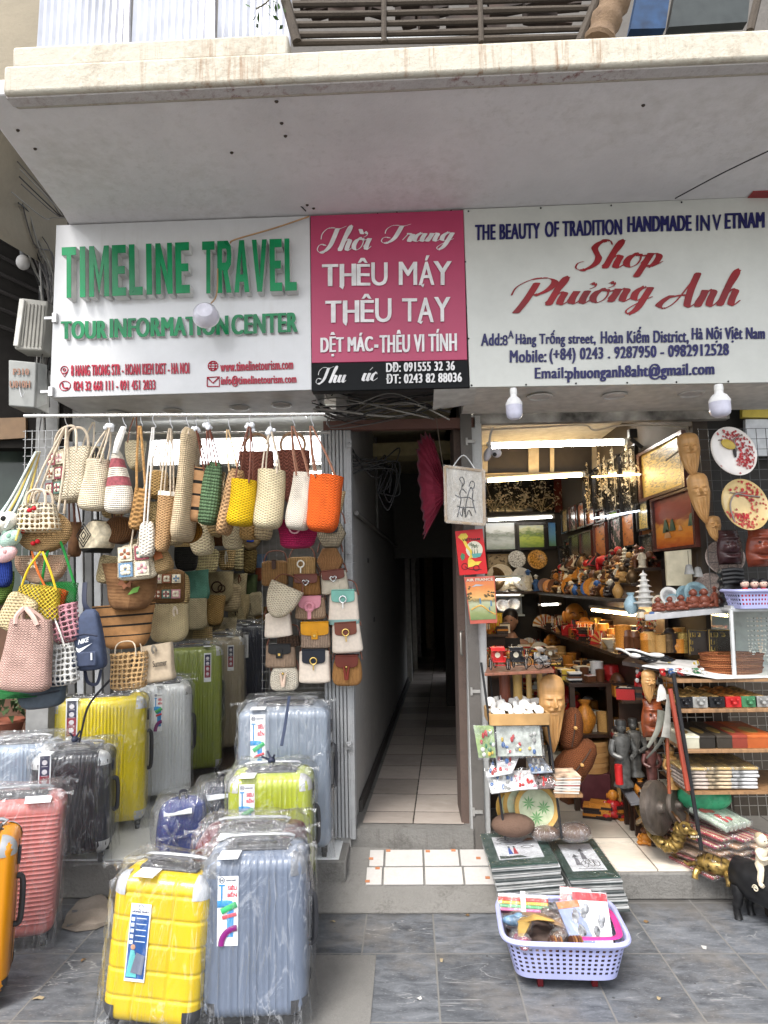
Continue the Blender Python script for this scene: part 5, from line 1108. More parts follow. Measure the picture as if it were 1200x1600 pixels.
   bm_=MB();bm_.tube(crv([V(x-tw*.3,y-.001,z0+H_*.86),V(x-tw*.3,y-.001,z0+H_*.62)]),.003,6);bm_.box((x-tw*.3,y-.001,z0+H_*.87),(tw*.3,.002,.005));bm_.tube(crv([V(x-tw*.5,y,z0+H_*.60),V(x+tw*.02,y,z0+H_*.60),V(x+tw*.12,y,z0+H_*.55),V(x+tw*.12,y,z0+H_*.13)],6),.013,8,flat=(0,1,0));bm_.obj('tag_blue',M('#2f8fcf',.4),tg)
   MB().tube([V(x-tw*.3,y-.005,z0+H_*.50),V(x+tw*.42,y-.005,z0+H_*.60)],.010,8,flat=(0,1,0)).obj('tag_green',M('#3aa567',.4),tg);MB().tube([V(x-tw*.25,y-.005,z0+H_*.41),V(x+tw*.42,y-.005,z0+H_*.46)],.006,8,flat=(0,1,0)).obj('tag_red',M('#cc4a58',.4),tg)
   MB().tube([V(x+tw*.45-math.cos(a)*tw*.75,y-.005,z0+.002+math.sin(a)*H_*.25) for a in [1.57*i/10 for i in range(11)]],.010,8,flat=(0,1,0)).obj('tag_arch',M('#7a1f6b',.4),tg)
  elif kind=='red':
   MB().box((x,y-.0015,z0+H_*.62),(tw*.8,.001,H_*.66)).obj('tag_navy',M('#2a2a4c',.4),tg);MB().box((x,y-.0022,z0+H_*.36),(tw*.8,.001,H_*.42)).obj('tag_red',M('#8e1f33',.4),tg)
   mb=MB()
   for q in (.28,.46,.64,.82):mb.lathe([(.0005,0),(tw*.22,0),(tw*.22,.001),(.0005,.001)],12,(x,y-.0028,z0+H_*q),M=Matrix.Rotation(R(90),3,'X'));mb.box((x,y-.0028,z0+H_*(q-.075)),(tw*.5,.001,.002))
   mb.obj('tag_icon',M('#d9d5da',.4),tg)
  elif kind=='photo':
   MB().box((x,y-.0015,z0+H_*.45),(tw*.9,.001,H_*.82)).obj('tag_blue',M('#1d4f92',.35,0,.25,9),tg)
   mb=MB();text_on(mb,'HÙNG PHÁT',V(x-tw*.42,y-.001,z0+H_*.885),V(tw*.84,0,0),V(0,0,H_*.03),(0,-1,0),.001,.03);mb.tube([V(x+math.cos(a)*tw*.12,y-.001,z0+H_*.955+math.sin(a)*tw*.12) for a in [5*i/12 for i in range(13)]],.0014,5);mb.obj('tag_lettering',M('#1b2a5c',.4),tg,0)
   mb=MB()
   for q in range(5):mb.box((x-tw*.33,y-.0025,z0+H_*(.50+q*.075)),(tw*.16,.001,H_*.045));mb.box((x+tw*.1,y-.0025,z0+H_*(.515+q*.075)),(tw*.5,.001,.002))
   mb.obj('tag_icon',M('#dfe6ee',.4),tg)
   fg=MB();fg.ball((x-tw*.2,y-.003,z0+H_*.44),(tw*.12,.001,H_*.035),12,6);fg.obj('tag_face',M('#b98a6c',.5),tg)
   MB().prism([V(x+tw*a,y-.003,z0+H_*b) for a,b in ((-.42,.06),(.1,.06),(.0,.3),(-.12,.4),(-.3,.4))],(0,-.001,0)).obj('tag_shirt',M('#5db4b4',.5),tg)
   MB().prism([V(x+tw*a,y-.0045,z0+H_*b) for a,b in ((-.2,.12),(.36,.1),(.44,.34),(.0,.38))],(0,-.001,0)).obj('tag_case',M('#6d7385',.5),tg)
  elif kind=='plain':pass
 if wrap:
  rr=random.Random(int(w*1e6)+int(h*1e6)+nseed[0]);nseed[0]+=1;ph=[rr.uniform(0,6.3) for _ in range(9)]
  rings=[];Z=[.012+(h+.012)*k/22 for k in range(23)]+[h+.035,h+.042]
  for k,z in enumerate(Z):
   f=1.0 if z<h else (.86 if z<h+.04 else .45)
   g=1+.35*max(0,.12-z)
   rg=sring(z,(w+.022)*f*g,(d+.022)*f*g,64,7)
   for i,v in enumerate(rg):
    a=2*math.pi*i/64;a2=(a*4%6.283)
    q=.0045*math.sin(9*a+ph[0]+7*z)+.004*math.sin(23*a+ph[1]-11*z)+.003*math.sin(5*a+31*z+ph[2])+.006*max(0,math.sin(2*a+ph[3]))*math.sin(6*z+ph[4])
    v.x+=q*math.copysign(1,v.x)*.8+abs(q)*math.copysign(.4,v.x);v.y+=q*math.copysign(1,v.y)*.6+abs(q)*math.copysign(.6,v.y)
    if z>=h:v.z+=.006*math.sin(11*a+ph[5])+.005*math.sin(5*a+ph[6])
   rings.append(rg)
  mb=MB();mb.loft(rings,cap0=False)
  for sx,sy in ((-1,-1),(1,-1),(1,1)):
   c=V(sx*w*.46,sy*d*.42,h+.02);mb.tube(crv([c,c+V(sx*.02,sy*.01,.012),c+V(sx*.05,sy*.02,.004+rr.uniform(-.01,.02))],4),[.020,.017,.014,.010,.006,.005,.006,.009,.012],7)
  mb.obj('plastic_wrap',film if wrap==1 else film2 if wrap==2 else FILM(.02,0),o,180)
 if tie:
  k=M((.02,.025,.05),.5);c=V(0,-d*.1,h+.05)
  mb=MB();mb.ball(c,(.018,.016,.016),10,6)
  for q in range(5):mb.tube(crv([c,c+V(rr.uniform(-.05,.05),rr.uniform(-.03,.02),rr.uniform(-.03,.05))]),.005,5,flat=(0,1,0))
  mb.obj('knotted_strap',k,o)
 return o
silverp=M((.55,.55,.55),.3,.5,.1)
def onfloor(px,py,z=0.0):p=G(px,py,z);return V(p.x,p.y,z)
suitcase('yellow suitcase with moulded grid panels and a photo tag, nearest the camera',V(-.90,2.45,0),.335,.515,.215,-3,'#d2b206','grid',M((.42,.43,.45),.4,.1),('photo',-.055,.19,.43,.07),3,(-3,4))
suitcase('blue grey ribbed suitcase in clear plastic, in front beside the yellow one',V(-.565,2.50,0),.355,.565,.235,4,'#667184','v',M((.16,.17,.19),.4),('blue',-.085,.29,.51,.07),1,(-2,0),pit=.021)
suitcase('coral pink suitcase with horizontal ribs at the left edge',V(-1.78,3.0,0),.40,.60,.26,22,'#c9736e','h',None,('plain',.1,.60,.63,.10),2,(0,3),dark=True,sidehandle=False)
suitcase('orange yellow suitcase cut off by the left edge',V(-1.69,2.56,0),.34,.60,.25,24,'#cf8710','v',M((.35,.36,.38),.4,.2),None,0,(0,2),pit=.06)
suitcase('black suitcase with silver corners and a red tag, behind the pink one',V(-1.70,3.43,ZS),.36,.53,.24,14,'#23232a','v',silverp,('red',-.11,.30,.545,.055),1,(0,0),tie=True)
suitcase('pale blue grey suitcase at the left edge behind the pink one',V(-1.985,3.45,ZS),.36,.56,.24,10,'#8391a3','v',silverp,None,2,(0,0))
suitcase('big yellow ribbed suitcase with silver corners against the left wall',V(-1.77,3.86,ZS),.50,.72,.27,16,'#d6c010','v',silverp,('red',-.13,.50,.735,.06),1,(0,0))
suitcase('silver white ribbed suitcase between the yellow and olive ones',V(-1.60,4.34,ZS),.36,.72,.30,20,'#d4d7d9','v',silverp,('blue',-.02,.45,.68,.05),1,(0,0),wheel_h=.06)
suitcase('olive green suitcase third in the row along the left wall',V(-1.60,4.9,ZS),.42,.90,.32,24,'#84912c','v',silverp,('red',.1,.66,.86,.05),1,(0,0),wheel_h=.06)
suitcase('beige suitcase fourth in the row along the left wall',V(-1.58,5.5,ZS),.40,.92,.32,26,'#a89b82','v',silverp,('red',.08,.66,.86,.05),1,(0,0),wheel_h=.06)
suitcase('navy suitcase last in the row along the left wall',V(-1.53,6.1,ZS),.38,.98,.32,28,'#161e34','v',None,('plain',0,.7,.9,.045),1,(0,0),wheel_h=.06)
suitcase('tall blue grey suitcase standing by the shutter under the handbags',V(-.65,3.52,ZS),.455,.72,.30,6,'#7d8795','v',None,('blue',-.125,.36,.70,.072),1,(0,0),pit=.02)
suitcase('lime green ribbed suitcase in front of the tall blue grey one',V(-.65,3.17,0.10),.37,.555,.24,4,'#a3ad2c','v',silverp,('blue',-.095,.27,.53,.068),1,(0,0),pit=.022,tie=True)
suitcase('burgundy suitcase half hidden behind the front blue grey one',V(-.66,2.83,0),.42,.52,.26,3,'#5d0f22','v',None,('plain',-.07,.42,.50,.09),2,(0,0),pit=.022)
tag(MB().tube(crv([P(174,1060,3.2),P(140,1100,3.2),P(128,1140,3.25),P(124,1160,3.3)]),.006,6,flat=(0,1,0)).obj('black_strap',M((.02,.02,.025),.6)),'black webbing strap tied from above to the black suitcase','strap')
tag(MB().tube(crv([P(452,1088,3.3),P(446,1130,3.15),P(440,1165,3.05)]),.008,6,flat=(0,1,0)).obj('navy_strap',M((.02,.03,.06),.6)),'navy webbing strap running down onto the lime green suitcase','strap')
def pack(label,px,py,w,h,d,rz,col,lean=0):
 o=E('wrapped_backpack',label,'backpack',V(*G(px,py,ZS)[:2],ZS) if py<1346 else onfloor(px,py),group='plastic wrapped backpacks',rot=(R(lean),0,R(rz)))
 mb=MB();body(mb,w,h,d,'slab',wb=1,wt=.85,rb=.25,p=3,dt=.8,open_=False,seed=px);mb.obj('body',M(col,.7,0,.15,30,.2,200),o)
 MB().box((0,-d*.5,h*.3),(w*.8,.03,h*.42)).obj('front_pocket',M(tuple(c*.8 for c in srgb(col)),.7),o,bevel=.012)
 MB().tube(crv([V(-w*.06,0,h),V(-w*.05,0,h+.035),V(w*.05,0,h+.035),V(w*.06,0,h)]),.007,6).obj('handle',M((.03,.03,.04),.6),o)
 MB().box((-w*.1,-d*.3,h*.9),(w*.5,d*.4,.004),Matrix.Rotation(R(25),3,'X')).obj('paper_label',M('#d9dce2',.5),o)
 mb=MB();rr=random.Random(px);rings=[]
 for k in range(14):
  t=k/13;z=-.0+(h+.03)*t;f=math.sin(math.pi*(.12+.76*t))**.35
  rg=sring(z+.005,(w+.05)*f,(d+.05)*f,48,3)
  for i,v in enumerate(rg):a=6.283*i/48;q=.006*math.sin(9*a+17*t)+.004*math.sin(21*a-9*t+px);v.x*=1+q*4;v.y*=1+q*4
  rings.append(rg)
 mb.loft(rings);c=V(-w*.2,-d*.5,h*.5)
 for q in range(6):a=q*1.05;mb.tube(crv([c,c+V(math.cos(a)*.03,-.02,math.sin(a)*.03),c+V(math.cos(a)*.07,-.012,math.sin(a)*.07)],3),[.008,.009,.008,.007,.008,.010,.012],6)
 mb.obj('plastic_wrap',film2,o,180);return o
pack('royal blue backpack in crinkled plastic, left of two on the step',285,1340,.26,.28,.2,20,'#1e2f75')
pack('black and blue backpack in crinkled plastic, right of two on the step',345,1325,.26,.32,.2,30,'#1a1f33')
def rag():
 pts=[G(96,1447,0.012),G(104,1425,.012),G(125,1402,.012),G(160,1400,.012),G(178,1412,.02),G(170,1440,.012),G(150,1449,.012),G(118,1453,.012)]
 c=sum(pts,Vector())/8;mb=MB();rings=[]
 for f in (1.0,.97,.8,.6,.4,.2,.02):
  o_=[]
  for i,p in enumerate(pts*3):
   q=i/24*8;a,b=pts[int(q)%8],pts[(int(q)+1)%8];v=a.lerp(b,q-int(q));v=c+(v-c)*f
   v.z=.004+(0.0 if f==1.0 else .010+.010*math.sin(31*v.x+9*v.y)+.007*math.sin(47*v.y-13*v.x));o_.append(v)
  rings.append(o_)
 mb.loft(rings,cap0=False);return mb
tag(rag().obj('cloth_rag',concrete('dirty_cloth',(.26,.22,.18),(.12,.09,.07),.7,9,.95,.5)),'crumpled dirty beige rag on the slate by the step','rag')
# ================================================================ SOUVENIR SHOP: kinds of small things, one unit high
def k_figurine(m,r):
 m.lathe([(.0005,0),(.2,0),(.21,.05),(.15,.1),(.17,.3),(.13,.5),(.15,.62),(.06,.72),(.0005,.73)],12,mi=0)
 m.ball((0,0,.82),(.09,.09,.12),10,7,1);m.lathe([(.16,.88),(.02,.99),(.0005,1.0)],12,mi=2)
 for s in (-1,1):m.tube([V(s*.14,0,.6),V(s*.2,-.06,.42),V(s*.06,-.15,.38)],.04,6,0)
def k_buddha(m,r):
 m.ball((0,0,.2),(.42,.32,.2),16,8);m.ball((0,-.03,.42),(.3,.25,.26),14,8);m.ball((0,-.04,.8),(.19,.18,.2),14,9,1)
 for s in (-1,1):
  m.ball((s*.26,-.16,.14),(.2,.18,.12),10,6);m.tube([V(s*.27,0,.56),V(s*.38,-.1,.36),V(s*.14,-.28,.3)],.07,7);m.ball((s*.2,-.02,.78),(.03,.05,.1),6,5,1)
 m.ball((0,-.2,.78),(.04,.05,.04),7,5,1)
def k_pagoda(m,r):
 pr=[];z=0
 for k in range(6):q=.34-.045*k;pr+=[(q*.6,z),(q*.6,z+.09),(q,z+.1),(q*.62,z+.15)];z+=.15
 pr+=[(.03,.92),(.0005,1.0)];m.lathe(pr,8)
def k_vase(m,r):m.lathe([(.0005,0),(.18,0),(.32,.3),(.34,.5),(.2,.75),(.12,.85),(.2,1.0),(.17,1.0),(.09,.85),(.0005,.8)],16)
def k_jar(m,r):m.lathe([(.0005,0),(.3,0),(.32,.05),(.32,.6),(.33,.61),(.33,.68),(.31,.7),(.31,.95),(.27,1.0),(.0005,1.0)],18)
def k_bowl(m,r):m.lathe([(.0005,.02),(.4,0),(.42,.1),(.85,.75),(1.0,1.0),(.95,1.0),(.8,.7),(.4,.2),(.0005,.16)],20)
def k_plate(m,r):m.lathe([(.0005,.02),(.30,.0),(.48,.06),(.5,.075),(.47,.085),(.30,.03),(.0005,.035)],28,(0,0,.5),M=Matrix.Rotation(R(78),3,'X'))
def k_box(m,r):m.box((0,0,.5),(1.6,1.1,1.0));m.box((0,0,1.02),(1.64,1.14,.10),mi=1);m.box((0,0,1.08),(1.1,.7,.02),mi=2)
def k_books(m,r):
 z=0
 for k in range(5):h=.16+.08*r.random();m.box((r.uniform(-.05,.05),r.uniform(-.04,.04),z+h/2),(1.3+r.uniform(-.1,.1),.95,h*.96),r.uniform(-.08,.08),k%3);z+=h
def k_mask(m,r):
 m.ball((0,0,.5),(.36,.2,.5),16,10);m.ball((0,-.2,.48),(.06,.08,.12),8,6)
 for s in (-1,1):m.ball((s*.15,-.17,.6),(.07,.05,.03),8,5,1);m.ball((s*.36,0,.52),(.05,.05,.13),7,5)
 m.ball((0,-.17,.28),(.13,.05,.035),8,5,1)
def k_elephant(m,r):
 m.ball((0,0,.55),(.5,.3,.33),16,9);m.ball((.5,0,.72),(.22,.2,.24),12,8);m.tube(crv([V(.62,0,.72),V(.8,0,.5),V(.82,0,.25),V(.92,0,.15)],3),[.09]*4+[.07]*3+[.05]*3,8)
 for x in (-.3,.28):
  for s in (-.16,.16):m.lathe([(.0005,0),(.11,0),(.1,.2),(.12,.45),(.0005,.5)],9,(x,s,0))
 for s in (-1,1):m.ball((.42,s*.24,.72),(.12,.03,.18),8,6);m.tube([V(.62,s*.1,.6),V(.78,s*.12,.56)],.025,5,1)
def k_fan(m,r):
 n=14
 for k in range(n):a0=math.pi*k/n;a1=math.pi*(k+1)/n;y=.02*(k%2);m.quad([V(math.cos(a0)*.15,0,math.sin(a0)*.15),V(math.cos(a0),y,math.sin(a0)),V(math.cos(a1),.02-y,math.sin(a1)),V(math.cos(a1)*.15,0,math.sin(a1)*.15)],0 if k%2 else 1)
def k_boat(m,r):
 m.loft([[V(x*.8,s*(.22*(1-x*x)),.05+.12*x*x+z) for x in [-1+.2*i for i in range(11)]] for s,z in ((-1,.12),(-.6,0),(.6,0),(1,.12))],closed=False);m.tube([V(0,0,.05),V(0,0,1)],.02,5);m.prism([V(.03,0,.25),V(.5,0,.3),V(.45,0,.7),V(.03,0,.95)],(0,.02,0),1);m.prism([V(-.03,0,.25),V(-.5,0,.35),V(-.03,0,.85)],(0,.02,0),1)
def k_chain(m,r):
 for k in range(5):m.tube(crv([V(-.3+.15*k,0,1),V(-.32+.15*k+r.uniform(-.05,.05),-.05,.5),V(-.3+.15*k,0,r.uniform(0,.2))]),.03,5,k%3);m.ball((-.3+.15*k,-.02,.1+.1*r.random()),.07,8,5,(k+1)%3)
def k_cup(m,r):m.lathe([(.0005,.0),(.35,0),(.38,.95),(.4,1.0),(.35,1.0),(.33,.1),(.0005,.08)],16)
def k_roll(m,r):m.lathe([(.0005,0),(.18,0),(.2,.03),(.2,.97),(.18,1),(.0005,1)],12);m.lathe([(.205,.3),(.205,.5)],12,mi=1)
KIND={k[2:]:v for k,v in list(globals().items()) if k.startswith('k_')}
SMC={}
def sm(kind,mats,loc,s,rz,label,cat,group,name=None,scale=None,rot=None):
 key=(kind,tuple(m.name for m in mats))
 if key not in SMC:
  mb=MB();KIND[kind](mb,random.Random(len(SMC)));SMC[key]=mb.mesh(name or kind,(list(mats)*3)[:3],50)
 o=bpy.data.objects.new(name or kind,SMC[key]);COL.objects.link(o);o.location=loc;o.scale=scale or (s,s,s)
 o.rotation_euler=rot or (0,0,rz);return tag(o,label,cat,group)
PAL={'dark':M((.03,.02,.017),.35,0,.2,30),'brown':M((.13,.05,.022),.35,0,.25,30),'amber':M((.52,.20,.03),.35,0,.2,20),'honey':M((.50,.28,.09),.4,0,.15,20),'ivory':M((.62,.55,.42),.45,0,.12,30),'white':M((.68,.67,.64),.35,0,.08,20),'red':M((.42,.02,.02),.3,0,.15,20),'green':M((.05,.17,.08),.4),'blue':M((.05,.13,.33),.35),'grey':M((.26,.26,.25),.45,0,.2,30),'gold':M((.5,.34,.10),.3,.6,.15),'black':M((.012,.012,.014),.2),'yellow':M((.6,.42,.05),.4),'bronze':M((.16,.10,.05),.35,.6,.3,30),'pink':M((.55,.22,.25),.4),'silver':M((.5,.5,.5),.3,.7)}
NOUN={'figurine':('cone hat figurine','figurine'),'buddha':('laughing statuette','statuette'),'pagoda':('miniature pagoda','pagoda'),'vase':('vase','vase'),'jar':('lidded jar','jar'),'bowl':('bowl','bowl'),'plate':('standing plate','plate'),'box':('lacquer box','box'),'books':('notebook pile','notebooks'),'mask':('carved mask','mask'),'elephant':('carved elephant','elephant'),'fan':('folding fan','fan'),'boat':('model sail boat','model boat'),'chain':('bead chains','bead chains'),'cup':('cup','cup'),'roll':('wrapped scroll','scroll')}
def row(where,A,B,n,kinds,cols,size,jit=.02,face=0.0,group=None,svar=.25,rseed=1,side='from its left end'):
 rr=random.Random(rseed*77+n);A=Vector(A);B=Vector(B);out=[]
 for i in range(n):
  k=kinds[rr.randrange(len(kinds))];c=cols[rr.randrange(len(cols))];c2=cols[rr.randrange(len(cols))];c3=cols[rr.randrange(len(cols))]
  p=A.lerp(B,(i+.5)/n)+V(rr.uniform(-jit,jit),rr.uniform(-jit,jit),0);s=size*rr.uniform(1-svar,1+svar)
  noun,cat=NOUN[k]
  s2=s*{'bowl':.5,'box':.5,'books':.7,'elephant':.8,'plate':1.1}.get(k,1.0)
  out.append(sm(k,(PAL[c],PAL[c2],PAL[c3]),p,s2,face+rr.uniform(-.5,.5),f'{c} {noun} {where}, {ordw(i)} {side}',cat,group or f'souvenirs {where}',name={'books':'notebook_pile','roll':'scroll','chain':'bead_chains','figurine':'figurine','buddha':'statuette','boat':'model_boat','fan':'folding_fan','elephant':'carved_elephant','box':'lacquer_box','jar':'lidded_jar','mask':'carved_mask','pagoda':'miniature_pagoda'}.get(k,k)))
 return out
def ART(stops,vert=.8,scale=4.0,dist=.8,rough=.25,fleck=None,fscale=22,fth=.6,horizon=None):
 key=('A',str(stops),vert,scale,dist,str(fleck),fscale,fth)
 if key in MC:return MC[key]
 m,t,p,o=_nt('painted_picture');MC[key]=m;uv=nd(t,'ShaderNodeTexCoord').outputs['UV'];sp=nd(t,'ShaderNodeSeparateXYZ',{0:uv})
 mp=nd(t,'ShaderNodeMapping',{'Vector':uv,'Scale':(1.0,2.2,1.0)})
 nz=nd(t,'ShaderNodeTexNoise',{'Vector':mp,'Scale':scale,'Detail':7.0,'Distortion':.5})
 f=mth(t,'ADD',mth(t,'MULTIPLY',sp.outputs[1],vert),mth(t,'MULTIPLY',mth(t,'SUBTRACT',nz.outputs[0],.5),dist));f=mth(t,'ADD',f,(1-vert)*.5)
 cur=ramp(t,f,stops).outputs[0]
 if fleck:
  n2=nd(t,'ShaderNodeTexNoise',{'Vector':uv,'Scale':fscale,'Detail':3.0,'Roughness':.7});n3=nd(t,'ShaderNodeTexNoise',{'Vector':uv,'Scale':3.0,'Detail':2.0})
  g=ramp(t,mth(t,'MULTIPLY_ADD',n3.outputs[0],.6,mth(t,'MULTIPLY',n2.outputs[0],.6)),[(fth,(0,0,0)),(fth+.03,(1,1,1))])
  cur=mo(mixc(t,g.outputs[0],cur,fleck))
 t.links.new(cur,p.inputs['Base Color']);p.inputs['Roughness'].default_value=rough;return m
sunset=ART([(0,(.30,.03,.01)),(.25,(.62,.20,.02)),(.42,(.60,.26,.04)),(.55,(.22,.035,.015)),(.8,(.30,.06,.04)),(1,(.10,.02,.02))],.9,5,.35)
goldrel=ART([(0,(.30,.18,.03)),(.4,(.62,.43,.12)),(.6,(.04,.03,.02)),(.75,(.45,.33,.14)),(1,(.60,.45,.2))],.25,6,2.0,.3)
flow=ART([(0,(.03,.035,.02)),(1,(.015,.012,.01))],.8,3,.5,.25,(.45,.28,.27),7,.62)
darkland=ART([(0,(.02,.02,.018)),(.5,(.09,.08,.06)),(1,(.03,.03,.025))],.5,4,1.2)
orange=ART([(0,(.25,.06,.01)),(.5,(.50,.17,.04)),(1,(.32,.08,.03))],.6,3,.8,.25,(.05,.02,.01),8,.66)
whiteland=ART([(0,(.25,.32,.25)),(.3,(.5,.55,.55)),(.55,(.18,.22,.19)),(.7,(.6,.64,.66)),(1,(.62,.66,.7))],.9,4,.4)
greenland=ART([(0,(.10,.2,.03)),(.4,(.35,.42,.06)),(.6,(.10,.16,.05)),(.8,(.5,.5,.3)),(1,(.3,.38,.4))],.8,4,.6)
plaque=ART([(0,(.30,.22,.12)),(1,(.38,.29,.16))],.3,3,.4,.5,(.08,.05,.02),9,.62)
shell=ART([(0,(.008,.007,.006)),(1,(.012,.01,.009))],.2,3,.2,.15,(.45,.38,.27),16,.66)
redsh=ART([(0,(.10,.015,.01)),(1,(.06,.012,.008))],.2,3,.3,.2,(.30,.22,.14),12,.68)
mah=WOOD((.075,.02,.014),8,.25,'mahogany');blackfr=M((.012,.010,.009),.25,0,.1,9)
def picture(label,c,art,fm,fw=.02,depth=.025,toward=None,name='picture',cat='picture',liner=None,deco=None):
 """c: bottom left, bottom right, top right, top left, in metres, as seen from the room"""
 c=[Vector(p) for p in c];n=(c[1]-c[0]).cross(c[3]-c[0]).normalized()
 if toward is not None and n.dot(toward)<0:n=-n
 o=E(name,label,cat,c[0]+V(0,0,0),group=None);cen=sum(c,Vector())/4;L=((c[1]-c[0]).length+(c[3]-c[0]).length)/2;k=1-2*fw/L
 def ins(q,h):return [cen+(p-cen)*q+n*h for p in c]
 mb=MB();O,I=ins(1,depth),ins(k,depth);B,I2=ins(1,0),ins(k,depth*.35)
 for i in range(4):
  j=(i+1)%4;mb.quad([O[i],O[j],I[j],I[i]]);mb.quad([B[i],B[j],O[j],O[i]]);mb.quad([I[i],I[j],I2[j],I2[i]])
 relp(mb.obj('frame',fm,smooth=0,bevel=.0015),o);MBq=MB();pts=ins(k,depth*.36);kk=1
 if liner is not None:
  kk=k-2*fw/L*.9;q2=ins(kk,depth*.37);lb=MB()
  for i in range(4):j=(i+1)%4;lb.quad([pts[i],pts[j],q2[j],q2[i]])
  relp(lb.obj('liner',liner,smooth=0),o);pts=q2
 relp(MBq.quad(pts).obj('artwork',art,smooth=0),o)
 if deco:deco(o,pts,n)
 return o
RW=1.53
def wallpic(label,px,art,fm=None,fw=.018,X=RW,**k):
 c=[Q(x,y,X) for x,y in px];zt=(c[2].z+c[3].z)/2;zb=(c[0].z+c[1].z)/2;y0=(c[0].y+c[3].y)/2;y1=(c[1].y+c[2].y)/2
 return picture(label,[V(X,y0,zb),V(X,y1,zb),V(X,y1,zt),V(X,y0,zt)],art,fm or mah,fw,toward=V(-1,0,0),**k)
def boats(o,pts,n):
 def at(u,v):return pts[0]+(pts[1]-pts[0])*u+(pts[3]-pts[0])*v+n*.002
 for u,v,r in ((.30,.42,.085),(.47,.42,.075),(.93,.45,.075)):relp(MB().prism([at(u+r*a,v+r*b*1.3) for a,b in ((-1,-1),(1,-1),(.7,.2),(.2,1.3),(-.3,1.2),(-.6,.3))],n*.003).obj('painted_island',M((.04,.09,.05),.4,0,.4,40)),o)
 s=MB()
 for u,v,r in ((.36,.2,.11),(.68,.3,.06)):s.prism([at(u-r,v),at(u+r*.6,v),at(u+.2*r,v+r*1.2),at(u-.5*r,v+r*1.7)],n*.003)
 relp(s.obj('painted_sail',M((.45,.22,.09),.4)),o)
wallpic('large gilt relief landscape in a mahogany frame, highest on the right wall',[(1008,787),(1082,755),(1066,670),(997,716)],goldrel,mah,.03,liner=M((.55,.38,.1),.3,.4))
wallpic('red lacquer sunset with sailing boats below the gilt relief',[(1030,866),(1103,849),(1081,756),(1018,786)],sunset,mah,.022,deco=boats)
P_=[('small gilt oval portrait beside the gilt relief',[(1003,832),(1021,824),(1015,780),(996,790)],goldrel),('small red lacquer picture left of the gilt oval portrait',[(979,858),(1000,850),(991,796),(969,806)],orange),('tiny dark picture under the gilt oval portrait',[(1006,873),(1027,866),(1023,832),(1003,838)],darkland),('flower picture with pale lotus in a dark frame',[(960,868),(978,861),(972,803),(953,812)],flow),('orange lacquer village picture next to the lotus picture',[(936,874),(954,867),(947,814),(928,823)],orange),('dark landscape picture left of the orange village',[(913,880),(931,872),(925,826),(906,836)],darkland),('tall dark bamboo panel deep on the right wall',[(897,894),(911,886),(905,832),(890,842)],darkland),('tall narrow dark panel with a white glint, deepest on the right wall',[(880,901),(894,894),(889,848),(873,858)],shell),('small orange picture of a cone hat woman in the second row',[(964,905),(983,900),(978,867),(958,873)],orange),('small yellow rice field picture in the second row',[(941,910),(959,906),(954,873),(935,879)],ART([(0,(.3,.2,.03)),(.5,(.5,.35,.08)),(1,(.35,.25,.1))],.7,5,.8)),('small dark shell picture at the left of the second row',[(917,912),(934,908),(930,880),(911,886)],shell),('narrow lacquer picture of red figures under the sunset',[(1015,920),(1044,914),(1038,872),(1011,879)],redsh)]
for l,q,a in P_:wallpic(l,q,a,mah if 'mahog' in l or 'orange' in l else blackfr,.012)
for i,(a,b) in enumerate([(1000,972),(970,950),(948,930),(928,914)]):
 wallpic(f'black panel of pearl blossom high on the right wall, {ordw(i)} from the front',[(b,806-2*i-.2*(1000-a)*.3),(a,800-2*i),(a,694+14*i),(b,706+14*i)],shell,blackfr,.006)
for r_ in range(2):
 for q in range(8):
  y1=4.25+q*.31+.08*r_;z=1.68+.27*r_;h_=.2+.03*((q*3+r_)%3);X=RW+.022
  picture(f'small framed picture in the crowded {["lower", "upper"][r_]} line of the right wall, {ordw(q)} from front',[V(X,y1+.26,z),V(X,y1,z),V(X,y1,z+h_),V(X,y1+.26,z+h_)],[orange,darkland,redsh,flow,shell,sunset,goldrel,greenland][(q*3+r_)%8],[mah,blackfr][q%2],.016,toward=V(-1,0,0))
BY_=6.97
def backpic(label,x0,y0,x1,y1,art,fm=blackfr,fw=.02,Y=BY_,**k):
 a,b=P(x0,y1,Y),P(x1,y0,Y);return picture(label,[V(a.x,Y,a.z),V(b.x,Y,a.z),V(b.x,Y,b.z),V(a.x,Y,b.z)],art,fm,fw,toward=V(0,-1,0),**k)
backpic('pale river landscape in a black frame on the back wall',757,814,806,862,whiteland);backpic('green rice terrace picture in a black frame on the back wall',807,816,853,860,greenland,fw=.03)
backpic('narrow blue and green picture in the corner of the back wall',856,812,868,858,ART([(0,(.12,.25,.1)),(.5,(.1,.25,.4)),(1,(.03,.12,.3))],.9,4,.4));backpic('carved pale wooden plaque under the river landscape',762,866,796,889,plaque,M((.22,.15,.07),.5),.012)
for i,x in enumerate((764,788,832)):backpic(f'black panel with dried flower sprays on the back wall, {ordw(i)} from the left',x,750,x+(24,44,34)[i],801,shell,blackfr,.008)
for i,x in enumerate((868,886,906)):backpic(f'red brown panel with pale sprays beside the black ones, {ordw(i)} from the left',x-2,742,x+12,803,redsh,blackfr,.008,Y=6.9)
